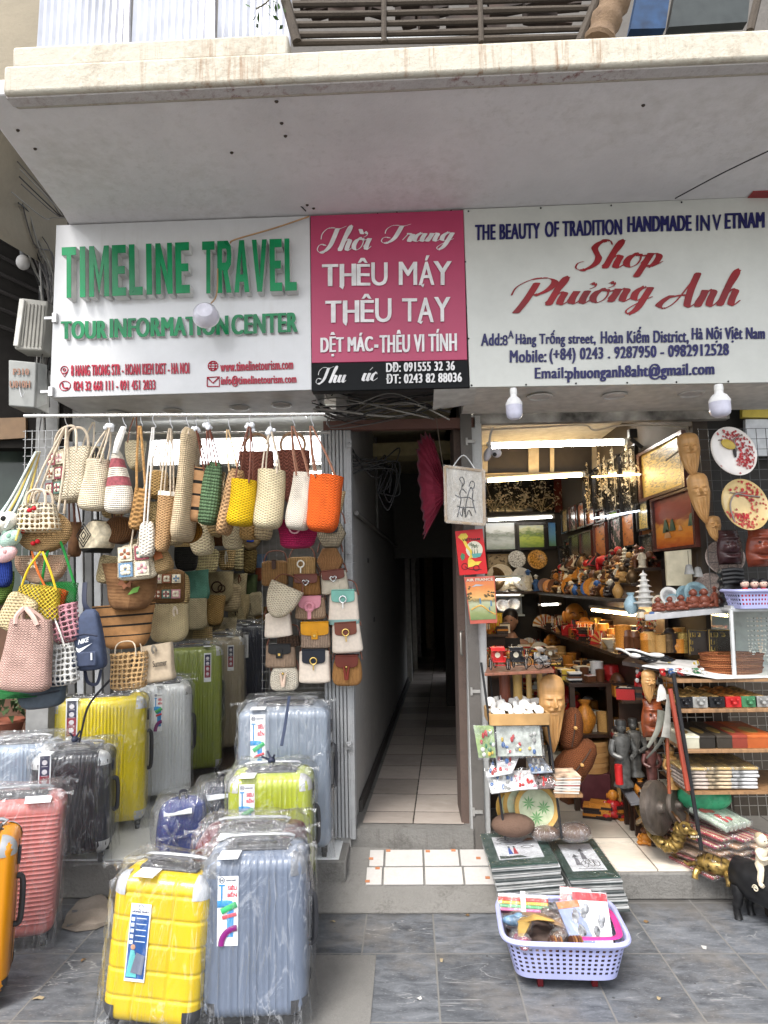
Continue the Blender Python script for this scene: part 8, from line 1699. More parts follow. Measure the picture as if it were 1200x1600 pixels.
relp(s.obj('ink_drawing',ink),o);c=at(.5,.5)
relp(MB().loft([[at(u,v,.012+.006*math.sin(9*u+5*v)) for u in [-.05+.11*k for k in range(11)]] for v in [-.03+.106*k for k in range(11)]],closed=False).obj('plastic_wrap',FILM(.05,.01)),o)
relp(MB().tube(crv([at(.2,1.0),at(.5,1.25),at(.8,1.0)]),.003,5).obj('cord',M((.7,.7,.7),.4)),o)
red=M((.52,.012,.015),.35,0,.05,5)
o,at=panel('poster','red poster with a yellow map and a cyclo, under the hanging scroll','poster',[(718,899),(762,896),(754,826),(711,830)],3.50,red);blk=M((.015,.015,.015),.5);yel=M((.65,.48,.06),.5);crm=M((.62,.58,.45),.5)
def pg(at,pts,off):m_=MB();m_.prism([at(u,v,off) for u,v in pts],(0,-.0008,0));return m_
relp(pg(at,[(.08,.86),(.2,.93),(.38,.93),(.45,.86),(.34,.78),(.40,.66),(.54,.52),(.56,.42),(.48,.36),(.36,.34),(.46,.44),(.44,.52),(.32,.62),(.24,.76)],.001).obj('printed_map',yel),o)
relp(pg(at,[(.62+.30*math.cos(a),.55+.19*math.sin(a)) for a in [6.283*k/24 for k in range(24)]],.0004).obj('printed_disc',crm),o)
m=MB();text_on(m,'VIETNAM',at(.22,.76,.0025),at(.86,.75,.0025)-at(.22,.76,.0025),at(.22,.815,.0025)-at(.22,.76,.0025),(0,-1,0),.001,.02);relp(m.obj('poster_lettering',blk,smooth=0),o)
g=MB()
for (u,v,h_) in ((.52,.45,.22),(.6,.43,.2),(.7,.45,.17)):
 g.prism([at(u,v,.003),at(u+.03,v,.003),at(u+.02,v+h_,.003)],(0,-.0006,0))
 for k in range(5):a=k*1.25;g.prism([at(u+.015,v+h_,.003),at(u+.1*math.cos(a),v+h_+.05*math.sin(a),.003),at(u+.07*math.cos(a+.5),v+h_+.03*math.sin(a+.5),.003)],(0,-.0006,0))
relp(g.obj('printed_palm',M((.05,.10,.05),.5),smooth=0),o);relp(pg(at,[(.5,.46),(.88,.46),(.8,.38),(.55,.37)],.0036).obj('printed_water',M((.1,.33,.3),.5)),o)
w_=MB()
for u,v,r_ in ((.22,.19,.11),(.62,.14,.10)):w_.tube([at(u+r_*math.cos(a),v+r_*.62*math.sin(a),.002) for a in [6.283*k/18 for k in range(19)]],.0015,5)
w_.tube(crv([at(.22,.19,.002),at(.4,.12,.002),at(.8,.1,.002)]),.0015,5);relp(w_.obj('printed_cyclo_wheel',blk),o);relp(pg(at,[(.32,.16),(.7,.2),(.84,.28),(.6,.28),(.5,.34),(.36,.34)],.0014).obj('printed_cyclo_seat',yel),o);relp(pg(at,[(.14,.32),(.24,.36),(.26,.46),(.16,.5),(.1,.42)],.0014).obj('printed_rider',M((.06,.2,.1),.5)),o)
orsky=ART([(0,(.10,.16,.05)),(.2,(.22,.26,.10)),(.42,(.38,.40,.26)),(.5,(.16,.14,.06)),(.56,(.62,.36,.12)),(.8,(.58,.20,.05)),(1,(.55,.15,.06))],.9,4,.22)
c=[(735,975),(777,973),(773,900),(725,902)];o=E('poster','orange travel poster of lotus ponds reading AIR FRANCE','poster',P(*c[0],3.48));cc=[P(x,y,3.48) for x,y in c]
relp(MB().prism(cc,(0,.006,0)).obj('backing',M((.45,.10,.07),.5)),o)
def at(u,v,off=.002):return cc[0].lerp(cc[1],u).lerp(cc[3].lerp(cc[2],u),v)+V(0,-off,0)
relp(MB().quad([at(.03,.08),at(.97,.08),at(.97,.9),at(.03,.9)]).obj('artwork',orsky,smooth=0),o)
m=MB();text_on(m,'AIR FRANCE',at(.06,.905),at(.94,.905)-at(.06,.905),at(.06,.965)-at(.06,.905),(0,-1,0),.001,.02);relp(m.obj('poster_lettering',crm,smooth=0),o)
m=MB();m.tube(crv([at(.1,.30),at(.45,.38),at(.75,.25),at(.95,.18)]),.004,6);relp(m.obj('printed_path',M((.6,.35,.08),.5)),o)
m=MB();pr=[(.2,.78),(.36,.84),(.62,.82),(.75,.84),(.5,.80),(.36,.80)];m.prism([at(u,v,.003) for u,v in pr],(0,-.0006,0));relp(m.obj('printed_plane',M((.35,.38,.42),.5)),o)
m=MB()
for u,v in ((.45,.42),(.82,.36),(.75,.22)):m.prism([at(u-.03,v,.003),at(u+.03,v,.003),at(u+.02,v+.12,.003),at(u-.02,v+.12,.003)],(0,-.0006,0))
relp(m.obj('printed_walker',M((.08,.18,.28),.5)),o);m=MB()
for q in range(26):u,v=(rnd.uniform(.02,.16),rnd.uniform(.5,.8)) if q%2 else (rnd.uniform(.6,.95),rnd.uniform(.56,.72));m.ball(at(u,v,.003),(.006,.001,.004),6,4)
relp(m.obj('printed_tree',M((.10,.07,.03),.5,0,.6,90)),o)
um=E('paper_umbrella','half open dark red paper umbrella hanging at the alley mouth','umbrella',P(697,772,3.55));hub=P(699,772,3.60);rim=[(652,700),(650,690),(654,680),(662,674),(672,678),(680,688),(686,700)]
rim=[(662,842),(660,836),(661,826),(660,812),(657,795),(655,775),(652,750),(651,725),(650,702),(652,688),(657,678),(664,674),(671,677),(677,686),(681,700),(684,716)]
rp=[];n=len(rim)
for i in range(2*n-1):
 a=rim[i//2];b=rim[min(n-1,(i+1)//2)];x,y=(a[0]+b[0])/2,(a[1]+b[1])/2
 p=P(x,y,3.56+.10*math.sin(math.pi*i/(2*n-2))-.02*(i%2));rp.append(hub+(p-hub)*(1.0 if i%2==0 else 0.93))
ru=M((.13,.012,.026),.6,0,.2,9,spec=.15);m=MB();rings=[[hub+(p-hub)*t+V(0,-.05*math.sin(math.pi*t),0) for p in rp] for t in (.02,.25,.5,.75,.94)]
m.loft(rings,closed=False);relp(m.obj('canopy',ru,smooth=0),um);relp(MB().loft([[hub+(p-hub)*t+V(0,-.05*math.sin(math.pi*t),0) for p in rp] for t in (.94,1.0)],closed=False).obj('canopy_edge',M((.07,.02,.03),.7),smooth=0),um)
for i in range(0,len(rp),2):relp(MB().tube([hub,hub+(rp[i]-hub)*.5+V(0,-.048,0),rp[i]],.0022,5).obj('rib',M((.10,.015,.02),.5)),um)
relp(MB().tube([hub+V(.0,.0,0),hub+V(.02,.16,0)],.008,8).obj('shaft',M((.12,.06,.03),.5)),um);relp(MB().tube(crv([P(681,646,3.5),P(688,700,3.56),hub]),.002,5).obj('cord',M((.1,.08,.06),.6)),um)
LX=3.50
tag(MB().prism([P(757,1052,3.40),P(866,1047,3.40),P(858,1038,3.66),P(762,1042,3.66)],(0,0,-.014)).obj('cyclo_shelf',WOOD((.22,.08,.045),6,.45,'red_brown_plank'),bevel=.002),'red brown plank shelf carrying the cyclo models','shelf')
zc=P(800,1046,3.48).z+.004
cyclo('red cyclo model with a pale seat disc on the plank',V(P(777,1040,3.48).x,3.48,zc),.085,PAL['red'],R(6));cyclo('black cyclo model beside the red one on the plank',V(P(806,1040,3.48).x,3.48,zc),.085,PAL['black'],R(4));cyclo('silver wire cyclo model at the right end of the plank',V(P(838,1040,3.50).x,3.50,zc),.08,PAL['silver'],R(50));cyclo('bronze cyclo model behind the silver one',V(P(858,1036,3.60).x,3.60,zc),.075,PAL['bronze'],R(30))
lr=E('wire_rack','thin black wire rack holding trays and packets beside the shop post','rack',P(790,1310,3.42))
for (a,b) in (((752,1035,3.40),(790,1312,3.36)),((856,1130,3.40),(878,1310,3.36)),((764,1040,3.66),(790,1290,3.66)),((845,1045,3.66),(868,1280,3.66))):relp(MB().tube([P(*a),P(*b)],.006,7).obj('post',bsteel),lr)
for y,Yy in ((1136,3.4),(1232,3.38)):relp(MB().tube([P(766+(y-1136)*.12,y,Yy),P(857+(y-1136)*.12,y-2,Yy)],.005,6).obj('bar',bsteel),lr)
for i,(x,c,w_) in enumerate(((790,(.16,.05,.03),.06),(810,(.45,.30,.10),.05),(828,(.50,.35,.14),.03),(845,(.40,.26,.10),.03))):
 tag(MB().lathe([(w_/2,0),(w_/2*.95,.1),(w_/2,.21),(.0005,.212)],14,P(x,1108,3.64)).obj('bamboo_tube',M(c,.45,0,.25,10)),['dark brown round box behind the wooden tray','broad bamboo tube behind the wooden tray','slim bamboo tube right of the broad one','slim bamboo tube next to the bearded mask'][i],'tube')
tr_=E('wooden_tray','pale wooden tray full of white magnets in the wire rack','tray',P(812,1136,3.4));tw=M((.42,.25,.10),.5,0,.2,9);a,b=P(767,1133,3.36),P(858,1131,3.36);x0_,x1_,z_=a.x,b.x,a.z
for c_,d_ in ((((x0_+x1_)/2,3.36,z_+.025),(x1_-x0_,.012,.055)),(((x0_+x1_)/2,3.66,z_+.03),(x1_-x0_,.012,.06)),((x0_,3.51,z_+.025),(.012,.30,.055)),((x1_,3.51,z_+.025),(.012,.30,.055))):relp(MB().box(c_,d_).obj('side',tw,bevel=.002),tr_)
relp(MB().box(((x0_+x1_)/2,3.51,z_+.004),(x1_-x0_-.01,.29,.008)).obj('bottom',tw),tr_)
for r_ in range(5):
 for q in range(7):
  p=V(x0_+.03+q*(x1_-x0_-.06)/6+rnd.uniform(-.006,.006),3.40+r_*.053,z_+.03+.006*r_+rnd.uniform(0,.008));sm(('plate','box','cup')[(q+r_)%3],(PAL['white'],PAL['ivory'],M((.4,.3,.2),.4)),p,(.05,.022,.035)[(q+r_)%3],rnd.uniform(-.5,.5),f'small white souvenir magnet in the wooden tray, row {["one", "two", "three", "four", "five"][r_]}, {ordw(q)} from the left','magnet','white magnets in the wooden tray',name='fridge_magnet',rot=(rnd.uniform(-.9,-.2),rnd.uniform(-.3,.3),rnd.uniform(-.6,.6)))
def packet(label,px,Y,card,cols,seed,cat='packet',lay=0.0):
 c=[P(x,y,Y+(lay if i>1 else 0)) for i,(x,y) in enumerate(px)];o=E('souvenir_packet',label,cat,c[0],group='souvenir packets in the wire rack');n=(c[1]-c[0]).cross(c[3]-c[0]).normalized();n=n if n.y<0 else -n
 if lay and n.z<0:n=-n
 relp(MB().prism(c,n*-.006).obj('card',M(card,.5,0,.3,25),bevel=.001),o);rr=random.Random(seed);at=lambda u,v,f=.004:c[0].lerp(c[1],u).lerp(c[3].lerp(c[2],u),v)+n*f
 for k in range(16):
  u,v=rr.uniform(.08,.92),rr.uniform(.08,.85);mb=MB();mb.ball(at(u,v),(.008*rr.uniform(.6,1.3),.005,.011*rr.uniform(.6,1.4)),9,6);relp(mb.obj('charm',PAL[cols[k%len(cols)]]),o)
 relp(MB().loft([[at(u,v,.012+.006*math.sin(11*u+7*v+seed)) for u in [-.04+.135*k for k in range(9)]] for v in [-.04+.135*k for k in range(9)]],closed=False).obj('plastic_wrap',film2),o)
packet('green topped packet of small charms at the left of the wire rack',[(748,1184),(775,1184),(771,1134),(740,1134)],3.36,(.30,.42,.16),['red','yellow','white','green'],3);packet('wide packet of bead dolls with green headers in the wire rack',[(778,1182),(848,1181),(843,1134),(775,1135)],3.38,(.52,.55,.50),['red','blue','yellow','white','grey'],4)
packet('packet of round blue and pink charms lying left in the rack',[(760,1215),(800,1208),(812,1180),(772,1180)],3.33,(.6,.6,.62),['blue','pink','white','red'],5,lay=.1);packet('packet of white keyrings in front of the round charms',[(768,1240),(810,1234),(800,1204),(758,1205)],3.30,(.6,.6,.6),['grey','white','blue'],6,lay=.1);packet('packet of pink and white keyrings in the middle of the rack',[(808,1234),(840,1232),(830,1203),(797,1204)],3.31,(.62,.60,.6),['red','white','pink'],7,lay=.1);packet('packet of dark coasters beside the pink keyrings',[(838,1232),(872,1230),(858,1206),(826,1207)],3.33,(.16,.12,.12),['brown','dark','red'],8,lay=.1);packet('packet of pale blue postcards above the dark coasters',[(830,1208),(864,1206),(848,1184),(822,1184)],3.38,(.3,.34,.4),['grey','blue','white'],9,lay=.1)
zb_=P(885,1237,3.36).z
for i in range(6):
 c=[(.55,.33,.2),(.5,.5,.47),(.33,.06,.05),(.55,.53,.5),(.5,.24,.1),(.58,.42,.3)][i];o=E('notebook',f'small notebook in the pile right of the packets, {ordw(i)} from the bottom','notebook',V(P(886,1235,3.36).x,3.40,zb_+i*.013),rz=R(-8+i*2),group='small notebook pile right of the packets');MB().box((0,0,.006),(.115,.15,.009)).obj('pages',M((.6,.58,.52),.7),o);MB().box((0,0,.0115),(.12,.155,.0025)).obj('cover',M(c,.5,0,.5,25),o)
tag(MB().box((P(886,1240,3.36).x,3.42,zb_-.008),(.13,.2,.014)).obj('bracket_board',brd),'little wooden board under the pile of small notebooks','board')
oldman('big light bearded wooden mask leaning under the plank shelf',842,1054,884,1176,3.52,2,8)
for i,(x,y,r_) in enumerate(((806,1262,30),(818,1258,31),(838,1262,33))):
 Yp=3.50-i*.035;rad=r_*Yp/F;o=E('lacquer_plate',['amber rimmed plate at the back of the leaning plates','amber rimmed plate in the middle of the leaning plates','green flower plate in front of the leaning plates'][i],'plate',P(x,y,Yp),rot=(R(74),R(-8),R(6)));MB().lathe([(rad*.8,.004),(rad*.9,.007),(rad,.010),(rad,.002),(.0005,-.004)],40).obj('rim',M((.40,.24,.06),.3,.2,.4,12),o);MB().lathe([(.0005,.004),(rad*.8,.0042)],40).obj('well',M((.42,.46,.30),.3,0,.2,20),o);fl_=MB()
 for (cx,cy) in ((-.3,.25),(.32,-.05),(-.1,-.4)):
  for q in range(9):a=q*.698;fl_.add([V(cx*rad,cy*rad,.006),V((cx+.16*math.cos(a-.25))*rad,(cy+.16*math.sin(a-.25))*rad,.0063),V((cx+.32*math.cos(a))*rad,(cy+.32*math.sin(a))*rad,.006),V((cx+.16*math.cos(a+.25))*rad,(cy+.16*math.sin(a+.25))*rad,.0063)],[(0,1,2,3)])
 fl_.obj('painted_flower',M((.12,.27,.10),.35) if i==2 else M((.5,.45,.3),.4),o,0)
def lump(label,x,y,Y,s,m_,wrap=False):
 o=E('coconut_shell',label,'shell craft',P(x,y,Y));mb=MB();mb.ball((0,0,.05*s),(.11*s,.08*s,.055*s),22,12);mb.obj('shell',m_,o)
 if wrap:
  q=MB();q.ball((0,0,.052*s),(.12*s,.09*s,.062*s),24,14);q.v=[p+V(.006*math.sin(60*p.z+30*p.x),.004*math.sin(50*p.x),.004*math.sin(70*p.y)) for p in q.v];q.obj('plastic_wrap',film2,o)
fib=concrete('fibrous_shell',(.13,.075,.05),(.05,.03,.02),.6,12,.8,.9)
lump('brown fibrous shell by the foot of the wire rack',802,1305,3.40,.95,fib);lump('plastic wrapped brown bowl shell in the middle',852,1312,3.40,.62,fib,True);lump('plastic wrapped brown bowl shell on the right',898,1312,3.42,.72,fib,True)
green=M((.025,.055,.045),.35,0,.1,5);matc=M((.35,.35,.34),.5,0,.3,12)
def stack(label,tops,n,dz,Yt,scene,drift):
 Yf,Yb=Yt;pz=P(*tops[0],Yf).z;c=[G(x,y,pz) for x,y in tops]
 for i in range(n):
  z=-(i+1)*dz;q=[p+V(drift*(i+1)+rnd.uniform(-.005,.005),-.0015*(i+1)+rnd.uniform(-.004,.004),z) for p in c]
  o=E('matted_picture',f'matted picture edge piled under the {label}','picture',q[0],group=f'pictures piled under the {label}')
  relp(MB().prism(q,V(0,0,dz*.45)).obj('board',[matc,M((.05,.06,.06),.4),matc][i%3],bevel=.0008),o)
  relp(MB().prism([p+V(0,0,dz*.46) for p in q],V(0,0,dz*.3)).obj('plastic_sleeve',M((.42,.43,.43),.2,0,.3,9) if i%2 else M((.12,.13,.13),.25)),o)
 o=E('matted_picture',f'top of pile: {label}','picture',c[0]);relp(MB().prism(c,V(0,0,-dz*.5)).obj('mount',green,bevel=.001),o);at=lambda u,v,f=.0012:c[0].lerp(c[1],u).lerp(c[3].lerp(c[2],u),v)+V(0,0,f)
 relp(MB().prism([at(.16,.17,0),at(.84,.17,0),at(.84,.85,0),at(.16,.85,0)],V(0,0,.001)).obj('paper',M((.66,.67,.70),.4),smooth=0),o);scene(o,at)
 ws=[[at(u,v,.006+.003*math.sin(13*u+9*v)) for u in [-.02+.13*k for k in range(9)]] for v in [-.02+.13*k for k in range(9)]]
 relp(MB().loft(ws,closed=False).obj('plastic_sleeve',FILM(.05,.0)),o)
def sc_robes(o,at):
 s=MB()
 for L_ in ([(.2,.62),(.35,.66),(.5,.62),(.7,.68),(.82,.66)],[(.55,.5),(.65,.46),(.75,.5),(.66,.54),(.55,.5)],[(.22,.74),(.3,.8),(.42,.76)],[(.26,.72),(.36,.74),(.4,.7)],[(.18,.68),(.3,.6),(.5,.58)]):s.tube(crv([at(u,v) for u,v in L_]),.0022,5,flat=(0,0,1))
 relp(s.obj('ink_drawing',ink),o);relp(MB().prism([at(.62,.68,.002),at(.72,.76,.002),at(.84,.72,.002),at(.84,.69,.002)],V(0,0,.0004)).obj('painted_hill',M((.45,.22,.16),.6)),o)
 for u,c_ in ((.36,(.05,.10,.35)),(.44,(.45,.04,.05))):relp(MB().prism([at(u-.03,.30,.002),at(u+.04,.30,.002),at(u+.015,.48,.002),at(u-.01,.48,.002)],V(0,0,.0004)).obj('painted_robe',M(c_,.6)),o);relp(MB().ball(at(u+.005,.51,.002),(.006,.008,.001),8,4).obj('painted_hair',ink),o)
 relp(MB().prism([at(.18,.19,.002),at(.6,.19,.002),at(.5,.26,.002),at(.3,.25,.002),at(.18,.27,.002)],V(0,0,.0004)).obj('painted_bank',M((.03,.05,.04),.6)),o)
def sc_bikes(o,at):
 s=MB()
 for u,v in ((.48,.32),(.62,.34),(.55,.40),(.72,.34)):s.tube([at(u+.06*math.cos(a),v+.075*math.sin(a)) for a in [6.283*k/18 for k in range(19)]],.0016,5,flat=(0,0,1))
 for L_ in ([(.48,.32),(.56,.44),(.62,.34)],[(.55,.40),(.66,.46),(.72,.34)],[(.3,.22),(.55,.21),(.8,.2)]):s.tube([at(u,v) for u,v in L_],.002,5,flat=(0,0,1))
 relp(s.obj('ink_drawing',ink),o)
 for u,v in ((.36,.3),(.54,.44)):
  relp(MB().prism([at(u-.06,v,.002),at(u+.05,v,.002),at(u+.04,v+.16,.002),at(u-.02,v+.2,.002)],V(0,0,.0004)).obj('painted_robe',M((.17,.17,.19),.6)),o);relp(MB().prism([at(u-.06,v+.19,.003),at(u+.07,v+.19,.003),at(u+.01,v+.27,.003)],V(0,0,.0004)).obj('painted_hat',M((.12,.12,.13),.6)),o)
stack('lake sketch with a blue and a red robe',[(767,1355),(872,1347),(846,1297),(750,1303)],11,.0125,(3.12,3.35),sc_robes,.003)
stack('ink sketch of women with bicycles',[(889,1374),(970,1370),(926,1310),(855,1312)],11,.0125,(3.10,3.38),sc_bikes,.0025)
bz=P(885,1522,2.62);bc=V(P(892,1524,2.62).x-.0,2.78,.052)
stl=E('stool','low red plastic stool under the lilac basket','stool',V(bc.x,bc.y,0));rp_=M((.12,.008,.012),.4)
MB().box((0,0,.043),(.30,.22,.012)).obj('seat',rp_,stl,bevel=.003)
for sx in (-1,1):
 for sy in (-1,1):MB().box((sx*.10,sy*.09,.019),(.022,.022,.038)).obj('leg',rp_,stl,bevel=.003)
basket('large lilac pierced basket of souvenirs on the low red stool',bc,.45,.355,.135,R(-3),.84,rows=13,rim=.010)
pk=M((.55,.04,.22),.4);tag(MB().tube(crv([bc+V(x,y,.142) for x,y in ((.03,.15),(.16,.13),(.205,.06),(.20,-.08),(.17,-.145),(.05,-.15))]),.012,8,flat=(0,0,1)).obj('pink_strip',pk),'bright pink tray rim tucked inside the lilac basket','tray')
def inb(x,y,z):return bc+V(x,y,z)
o=E('stacked_mats','rainbow stack of folded cloths in plastic at the back left of the basket','cloths',inb(-.12,.12,.10),rot=(R(-40),0,R(-8)))
for k,c_ in enumerate(((.5,.12,.25),(.08,.3,.12),(.5,.30,.03),(.45,.05,.04),(.62,.6,.56))):MB().box((0,0,.006+k*.013),(.20,.07,.012)).obj('cloth',M(c_,.7),o,bevel=.003)
MB().box((0,-.036,.03),(.02,.004,.09)).obj('paper_band',M((.6,.58,.55),.5),o);MB().box((0,0,.033),(.212,.08,.075)).obj('plastic_wrap',FILM(.03,0),o,bevel=.006)
for i,(x,y,l,a,c_,lab) in enumerate(((-.07,.0,.22,-34,(.22,.14,.08),'long horn comb lying across the middle of the basket'),(-.15,-.08,.13,70,(.5,.33,.10),'pale wooden spoon at the left of the basket'),(-.10,-.05,.14,8,(.45,.28,.08),'short wooden stick across the combs'))):
 tag(MB().tube([inb(x-l/2*math.cos(R(a)),y-l/2*math.sin(R(a)),.135+.01*i),inb(x,y,.15+.01*i),inb(x+l/2*math.cos(R(a)),y+l/2*math.sin(R(a)),.132+.01*i)],[.010,.022,.008],9,flat=(0,0,1)).obj('wooden_utensil',M(c_,.35,0,.3,12)),lab,'utensil')
for i in range(8):o_=MB().lathe([(.0005,-.003),(.030,-.003),(.030,.003),(.0005,.003)],18,M=Matrix.Rotation(R(90),3,'Y')).obj('wooden_disc',M((.28,.13,.05) if i%2 else (.12,.05,.03),.35));o_.location=inb(-.06+(i%4)*.010+(i//4)*.075,-.13,.11);o_.rotation_euler=(0,R(8),R(8));tag(o_,f'round brown wooden coaster at the front of the basket, {ordw(i)} from the left','coaster','wooden coasters in the basket')
def card(label,x,y,z,w_,h_,rx,rz,c1,c2,wd=None):
 o=E('souvenir_card',label,'card',inb(x,y,z),rot=(R(rx),0,R(rz)));MB().box((0,0,0),(w_,.004,h_)).obj('card',M(c1,.45),o);MB().box((0,-.003,h_*.4),(w_,.003,h_*.16)).obj('header',M(c2,.45),o)
 rr=random.Random(int(x*1e4));mb=MB()
 for k in range(5):mb.ball((rr.uniform(-.3,.3)*w_,-.006,rr.uniform(-.4,.2)*h_),(.012,.004,.02),9,6)
 mb.obj('blister_item',M((.25,.26,.28),.3,0,.6,40),o);MB().box((0,-.004,0),(w_*1.04,.014,h_*1.03)).obj('plastic_wrap',FILM(.03,0),o,bevel=.004)
 if wd:t_=MB();text_on(t_,wd,V(-w_*.35,-.005,h_*.36),V(w_*.7,0,0),V(0,0,h_*.07),(0,-1,0),.001,.02);t_.obj('card_lettering',M((.5,.5,.52),.5),o,0)
card('white blister card with a red header, right in the basket',.12,-.02,.155,.13,.19,-52,-8,(.66,.65,.66),(.55,.03,.04));card('blue and orange blister card in the middle of the basket',.05,-.04,.145,.09,.17,-55,14,(.25,.3,.5),(.5,.2,.08));card('narrow red edged card behind the white blister card',.08,.07,.15,.12,.14,-40,-14,(.5,.1,.1),(.6,.58,.55))
for i,(x,y,c_) in enumerate(((-.17,.03,(.10,.25,.42)),(-.14,-.02,(.5,.3,.06)),(-.02,.06,(.12,.07,.05)),(.02,.0,(.3,.16,.08)),(-.02,-.09,(.15,.09,.06)),(-.17,-.13,(.3,.05,.1)),(.0,.13,(.05,.05,.05)))):
 o=E('trinket_bag',['blue trinket','orange trinket','dark brown trinket','tan trinket','brown comb set','maroon trinket','black trinket'][i]+' in a clear crinkled bag inside the lilac basket','trinket',inb(x,y,.10),rz=i);MB().ball((0,0,.02),(.05,.022,.02),14,8).ball((.02,.01,.03),(.025,.02,.014),9,6).obj('trinket',M(c_,.4,0,.5,30),o);q=MB();q.ball((0,0,.022),(.062,.036,.03),16,10);q.v=[p+V(.004*math.sin(80*p.y),.004*math.sin(70*p.x),.004*math.sin(90*p.x+40*p.y)) for p in q.v];q.obj('plastic_wrap',film2,o)
tag(MB().loft([sring(.012,.37,.28,40,6),sring(.07,.40,.31,40,6),sring(.09,.1,.1,40,3)]).obj('wrapping_paper',M((.10,.07,.06),.7,0,.5,20)),'dark packing paper filling the lilac basket under the souvenirs','packing paper').location=bc
mt=E('meter_box','upper grey plastic electric meter box with cooling slots beside the sign','meter box',P(48,545,3.35));gp=M((.30,.29,.26),.5,0,.1,12)
relp(MB().prism([P(22,545,3.3),P(66,548,3.3),P(74,470,3.3),P(32,465,3.3)],(0,.12,0)).obj('case',gp,bevel=.008),mt)
for k in range(6):relp(MB().tube([P(34+k*6,540+k*.4,3.295),P(41+k*5.6,474+k*.6,3.295)],.004,5).obj('rib',gp),mt)
relp(MB().prism([P(20,540,3.28),P(28,541,3.28),P(38,468,3.28),P(30,466,3.28)],(0,.14,0)).obj('lid_edge',M((.55,.54,.5),.5),bevel=.004),mt)
mt=E('meter_box','lower grey meter box stencilled P310 beside the sign','meter box',P(42,638,3.3));relp(MB().prism([P(13,634,3.28),P(54,637,3.28),P(56,566,3.28),P(13,562,3.28)],(0,.14,0)).obj('case',M((.24,.245,.235),.5,0,.12,9),bevel=.006),mt);relp(MB().prism([P(54,637,3.285),P(72,630,3.36),P(72,570,3.36),P(56,566,3.285)],(.0,.01,0)).obj('side',M((.35,.36,.35),.5)),mt)
m=MB();ptext(m,'P310',21,586,45,576,3.275,.001,.001,.01);ptext(m,'U010H',16,606,47,595,3.275,.001,.001,.01);relp(m.obj('stencil',M((.25,.14,.10),.7),smooth=0),mt);relp(MB().tube(crv([P(30,604,3.27),P(34,620,3.26),P(38,612,3.26)]),.002,5).obj('wire_hook',wire),mt)
cabm=[M((.02,.02,.02),.5),M((.10,.09,.085),.5),M((.25,.24,.22),.5)]
rr=random.Random(5)
for k in range(22):
 xs=rr.uniform(-10,30);ys=rr.uniform(205,330);pts=[P(xs,ys,3.0+rr.uniform(0,.3)),P(rr.uniform(40,66),rr.uniform(330,400),3.25+rr.uniform(0,.2)),P(rr.uniform(62,84),rr.uniform(400,480),3.3+rr.uniform(0,.2)),P(rr.uniform(48,84),rr.uniform(520,700),3.35+rr.uniform(0,.15))]
 tag(MB().tube(crv(pts,7),rr.uniform(.002,.006),6).obj('cable',cabm[k%3]),'one of the tangled cables running down beside the meter boxes','cable','cable tangle by the meter boxes')
for k in range(6):
 a=rr.uniform(75,100);tag(MB().tube(crv([P(a-60,240+12*k,2.9),P(a-10,300+8*k,3.15),P(a+8,335+k,3.2),P(a+20+9*k,336+k,3.15)],7),.003,6).obj('cable',cabm[k%3]),'thin cable looping under the left end of the balcony soffit','cable','cables under the left soffit end')
o=E('bulb','dusty unlit white bulb hanging in front of the dark left shop','light bulb',P(36,410,3.3));MB().ball((0,0,0),(.034,.034,.04),16,10).obj('globe',M((.42,.41,.40),.4),o);MB().lathe([(.016,.03),(.018,.07),(.0005,.075)],12).obj('socket',M((.08,.08,.08),.5),o)
for k in range(16):
 y0=rr.uniform(612,650);pts=[P(rr.uniform(484,520),y0,3.2+rr.uniform(0,.25)),P(rr.uniform(520,580),y0+rr.uniform(-6,26),3.3+rr.uniform(0,.25)),P(rr.uniform(590,660),rr.uniform(612,652),3.3+rr.uniform(0,.25)),P(rr.uniform(640,720),rr.uniform(612,660),3.3+rr.uniform(0,.2))]
 tag(MB().tube(crv(pts,7),rr.uniform(.002,.007),6).obj('cable',cabm[k%3]),'one of the dark cables tangled above the alley opening','cable','cable tangle above the alley')
for k in range(9):
 pts=[P(550,700+5*k,3.75),P(575+6*k,720+rr.uniform(0,30),3.85),P(600+rr.uniform(0,25),700+12*k,3.95),P(596+rr.uniform(-8,14),770,3.9)];tag(MB().tube(crv(pts,7),.004,6).obj('cable',cabm[0]),'one of the black cables drooping inside the dark alley','cable','cables drooping inside the alley')
tag(MB().tube(crv([P(1055,310,3.0),P(1130,270,2.8),P(1230,222,2.55)]),.003,6).obj('cable',cabm[0]),'single black cable crossing the soffit at the right','cable')
tag(MB().tube(crv([P(478,330,3.0),P(470,322,2.98),P(452,306,2.95)]),.003,6).obj('cable',cabm[0]),'short stiff wire sticking out of the soffit above the pink sign','cable')
tag(MB().prism([P(1176,300,3.0),P(1230,300,3.0),P(1230,255,3.0),P(1192,272,3.0)],(0,.1,0)).obj('red_board',M((.28,.04,.04),.5)),'sliver of a red board past the right end of the balcony soffit','board')
for y in (872,978):
 o=MB();a=al(.004,.9+(y-872)*.003,P(585,y,4.1).z);o.box(a,(.004,.12,.03));tag(o.obj('stencil_mark',M((.12,.12,.12),.8)),['faint dark stencil on the left alley wall, upper','faint dark stencil on the left alley wall, lower'][y>900],'stencil')
tube_lamp('added unseen tube light for the bag fronts, inside the handbag shop above the rail',V(-1.7,3.82,2.52),V(-.5,3.82,2.52),CW,22,.016)  # lamp added out of sight to light the bag fronts
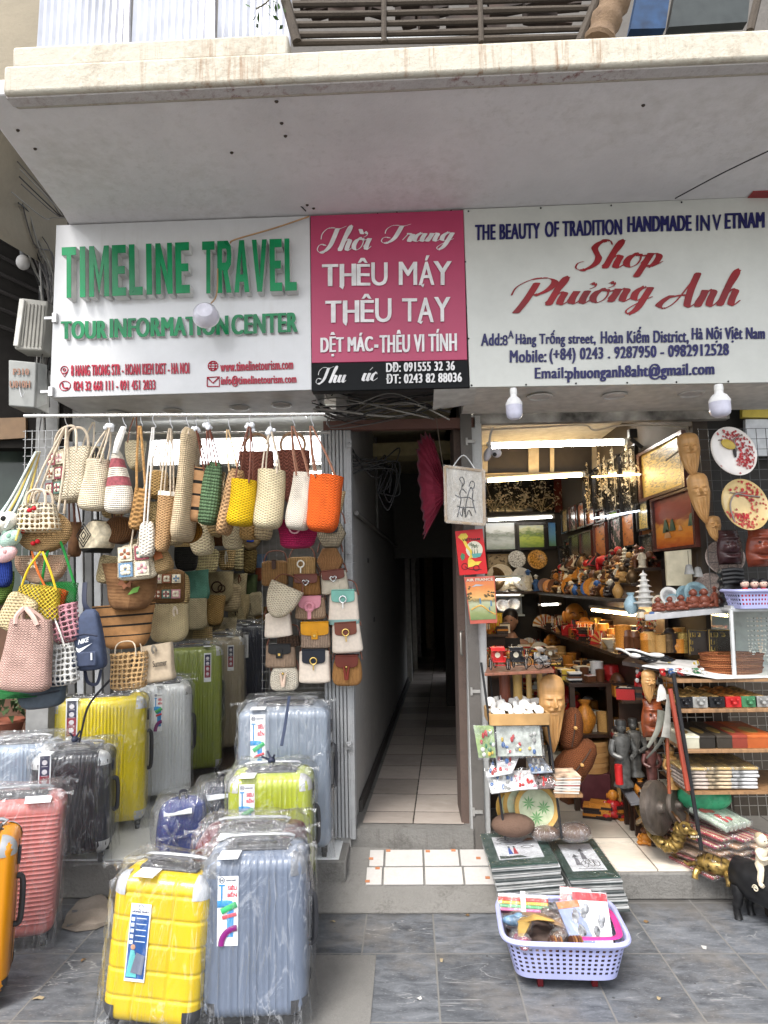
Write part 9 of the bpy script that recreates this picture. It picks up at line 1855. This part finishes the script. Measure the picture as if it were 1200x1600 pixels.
m=MB();rr=random.Random(9)
for k,(x,y) in enumerate(((520,1440),(655,1560),(730,1430),(1030,1560),(1100,1480),(130,1500),(60,1560),(560,1420),(1010,1440),(690,1500))):
 g=G(x,y,.004);a=rr.uniform(0,6.3);u=V(math.cos(a),math.sin(a),0)*rr.uniform(.008,.02);v=V(-math.sin(a),math.cos(a),0)*rr.uniform(.005,.01)
 tag(MB().loft([[g-u-v,g-v*1.3+V(0,0,.004),g+u-v*.6],[g-u*.9+v,g+v*1.1+V(0,0,.005),g+u*1.1+v*.8]],closed=False).obj(['leaf_scrap','paper_scrap','leaf_scrap'][k%3],M([(.30,.24,.15),(.45,.44,.42),(.16,.10,.05)][k%3],.8)),['dry leaf scrap','white paper scrap','brown leaf scrap'][k%3]+' lying on the slate pavement, '+ordw(k)+' of the scattered bits','litter','litter scattered on the pavement')
lpn=E('glow_strip','long reflecting white strip built as glow, high in the handbag shop behind the front rail','lamp',V(-1.1,4.35,2.4));a,b=P(236,722,4.3),P(500,684,4.3)  # bright reflecting strip, its shine made as an emissive panel
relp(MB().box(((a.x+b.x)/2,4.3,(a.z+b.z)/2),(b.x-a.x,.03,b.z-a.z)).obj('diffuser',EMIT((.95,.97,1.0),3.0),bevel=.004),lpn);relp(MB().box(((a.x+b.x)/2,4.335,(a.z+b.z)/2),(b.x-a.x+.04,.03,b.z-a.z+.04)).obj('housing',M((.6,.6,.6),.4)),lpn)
tube_lamp('added ceiling tube light brightening the depth of the handbag shop',V(-1.5,6.0,2.5),V(-.6,6.0,2.5),CW,20,.016)  # extra lamp put in to brighten the dark shop interior
st_=E('shutter_strip','pale grey metal shutter strips behind the bags on the left','shutter',P(140,1080,3.45))
for k in range(5):relp(MB().prism([P(106+k*14,1085,3.45),P(117+k*14,1085,3.45),P(114+k*14,690,3.45),P(103+k*14,690,3.45)],(0,.03+.02*(k%2),0)).obj('slat',M((.36,.37,.38) if k%2 else (.12,.12,.12),.45,.2,.2,6),bevel=.003),st_)
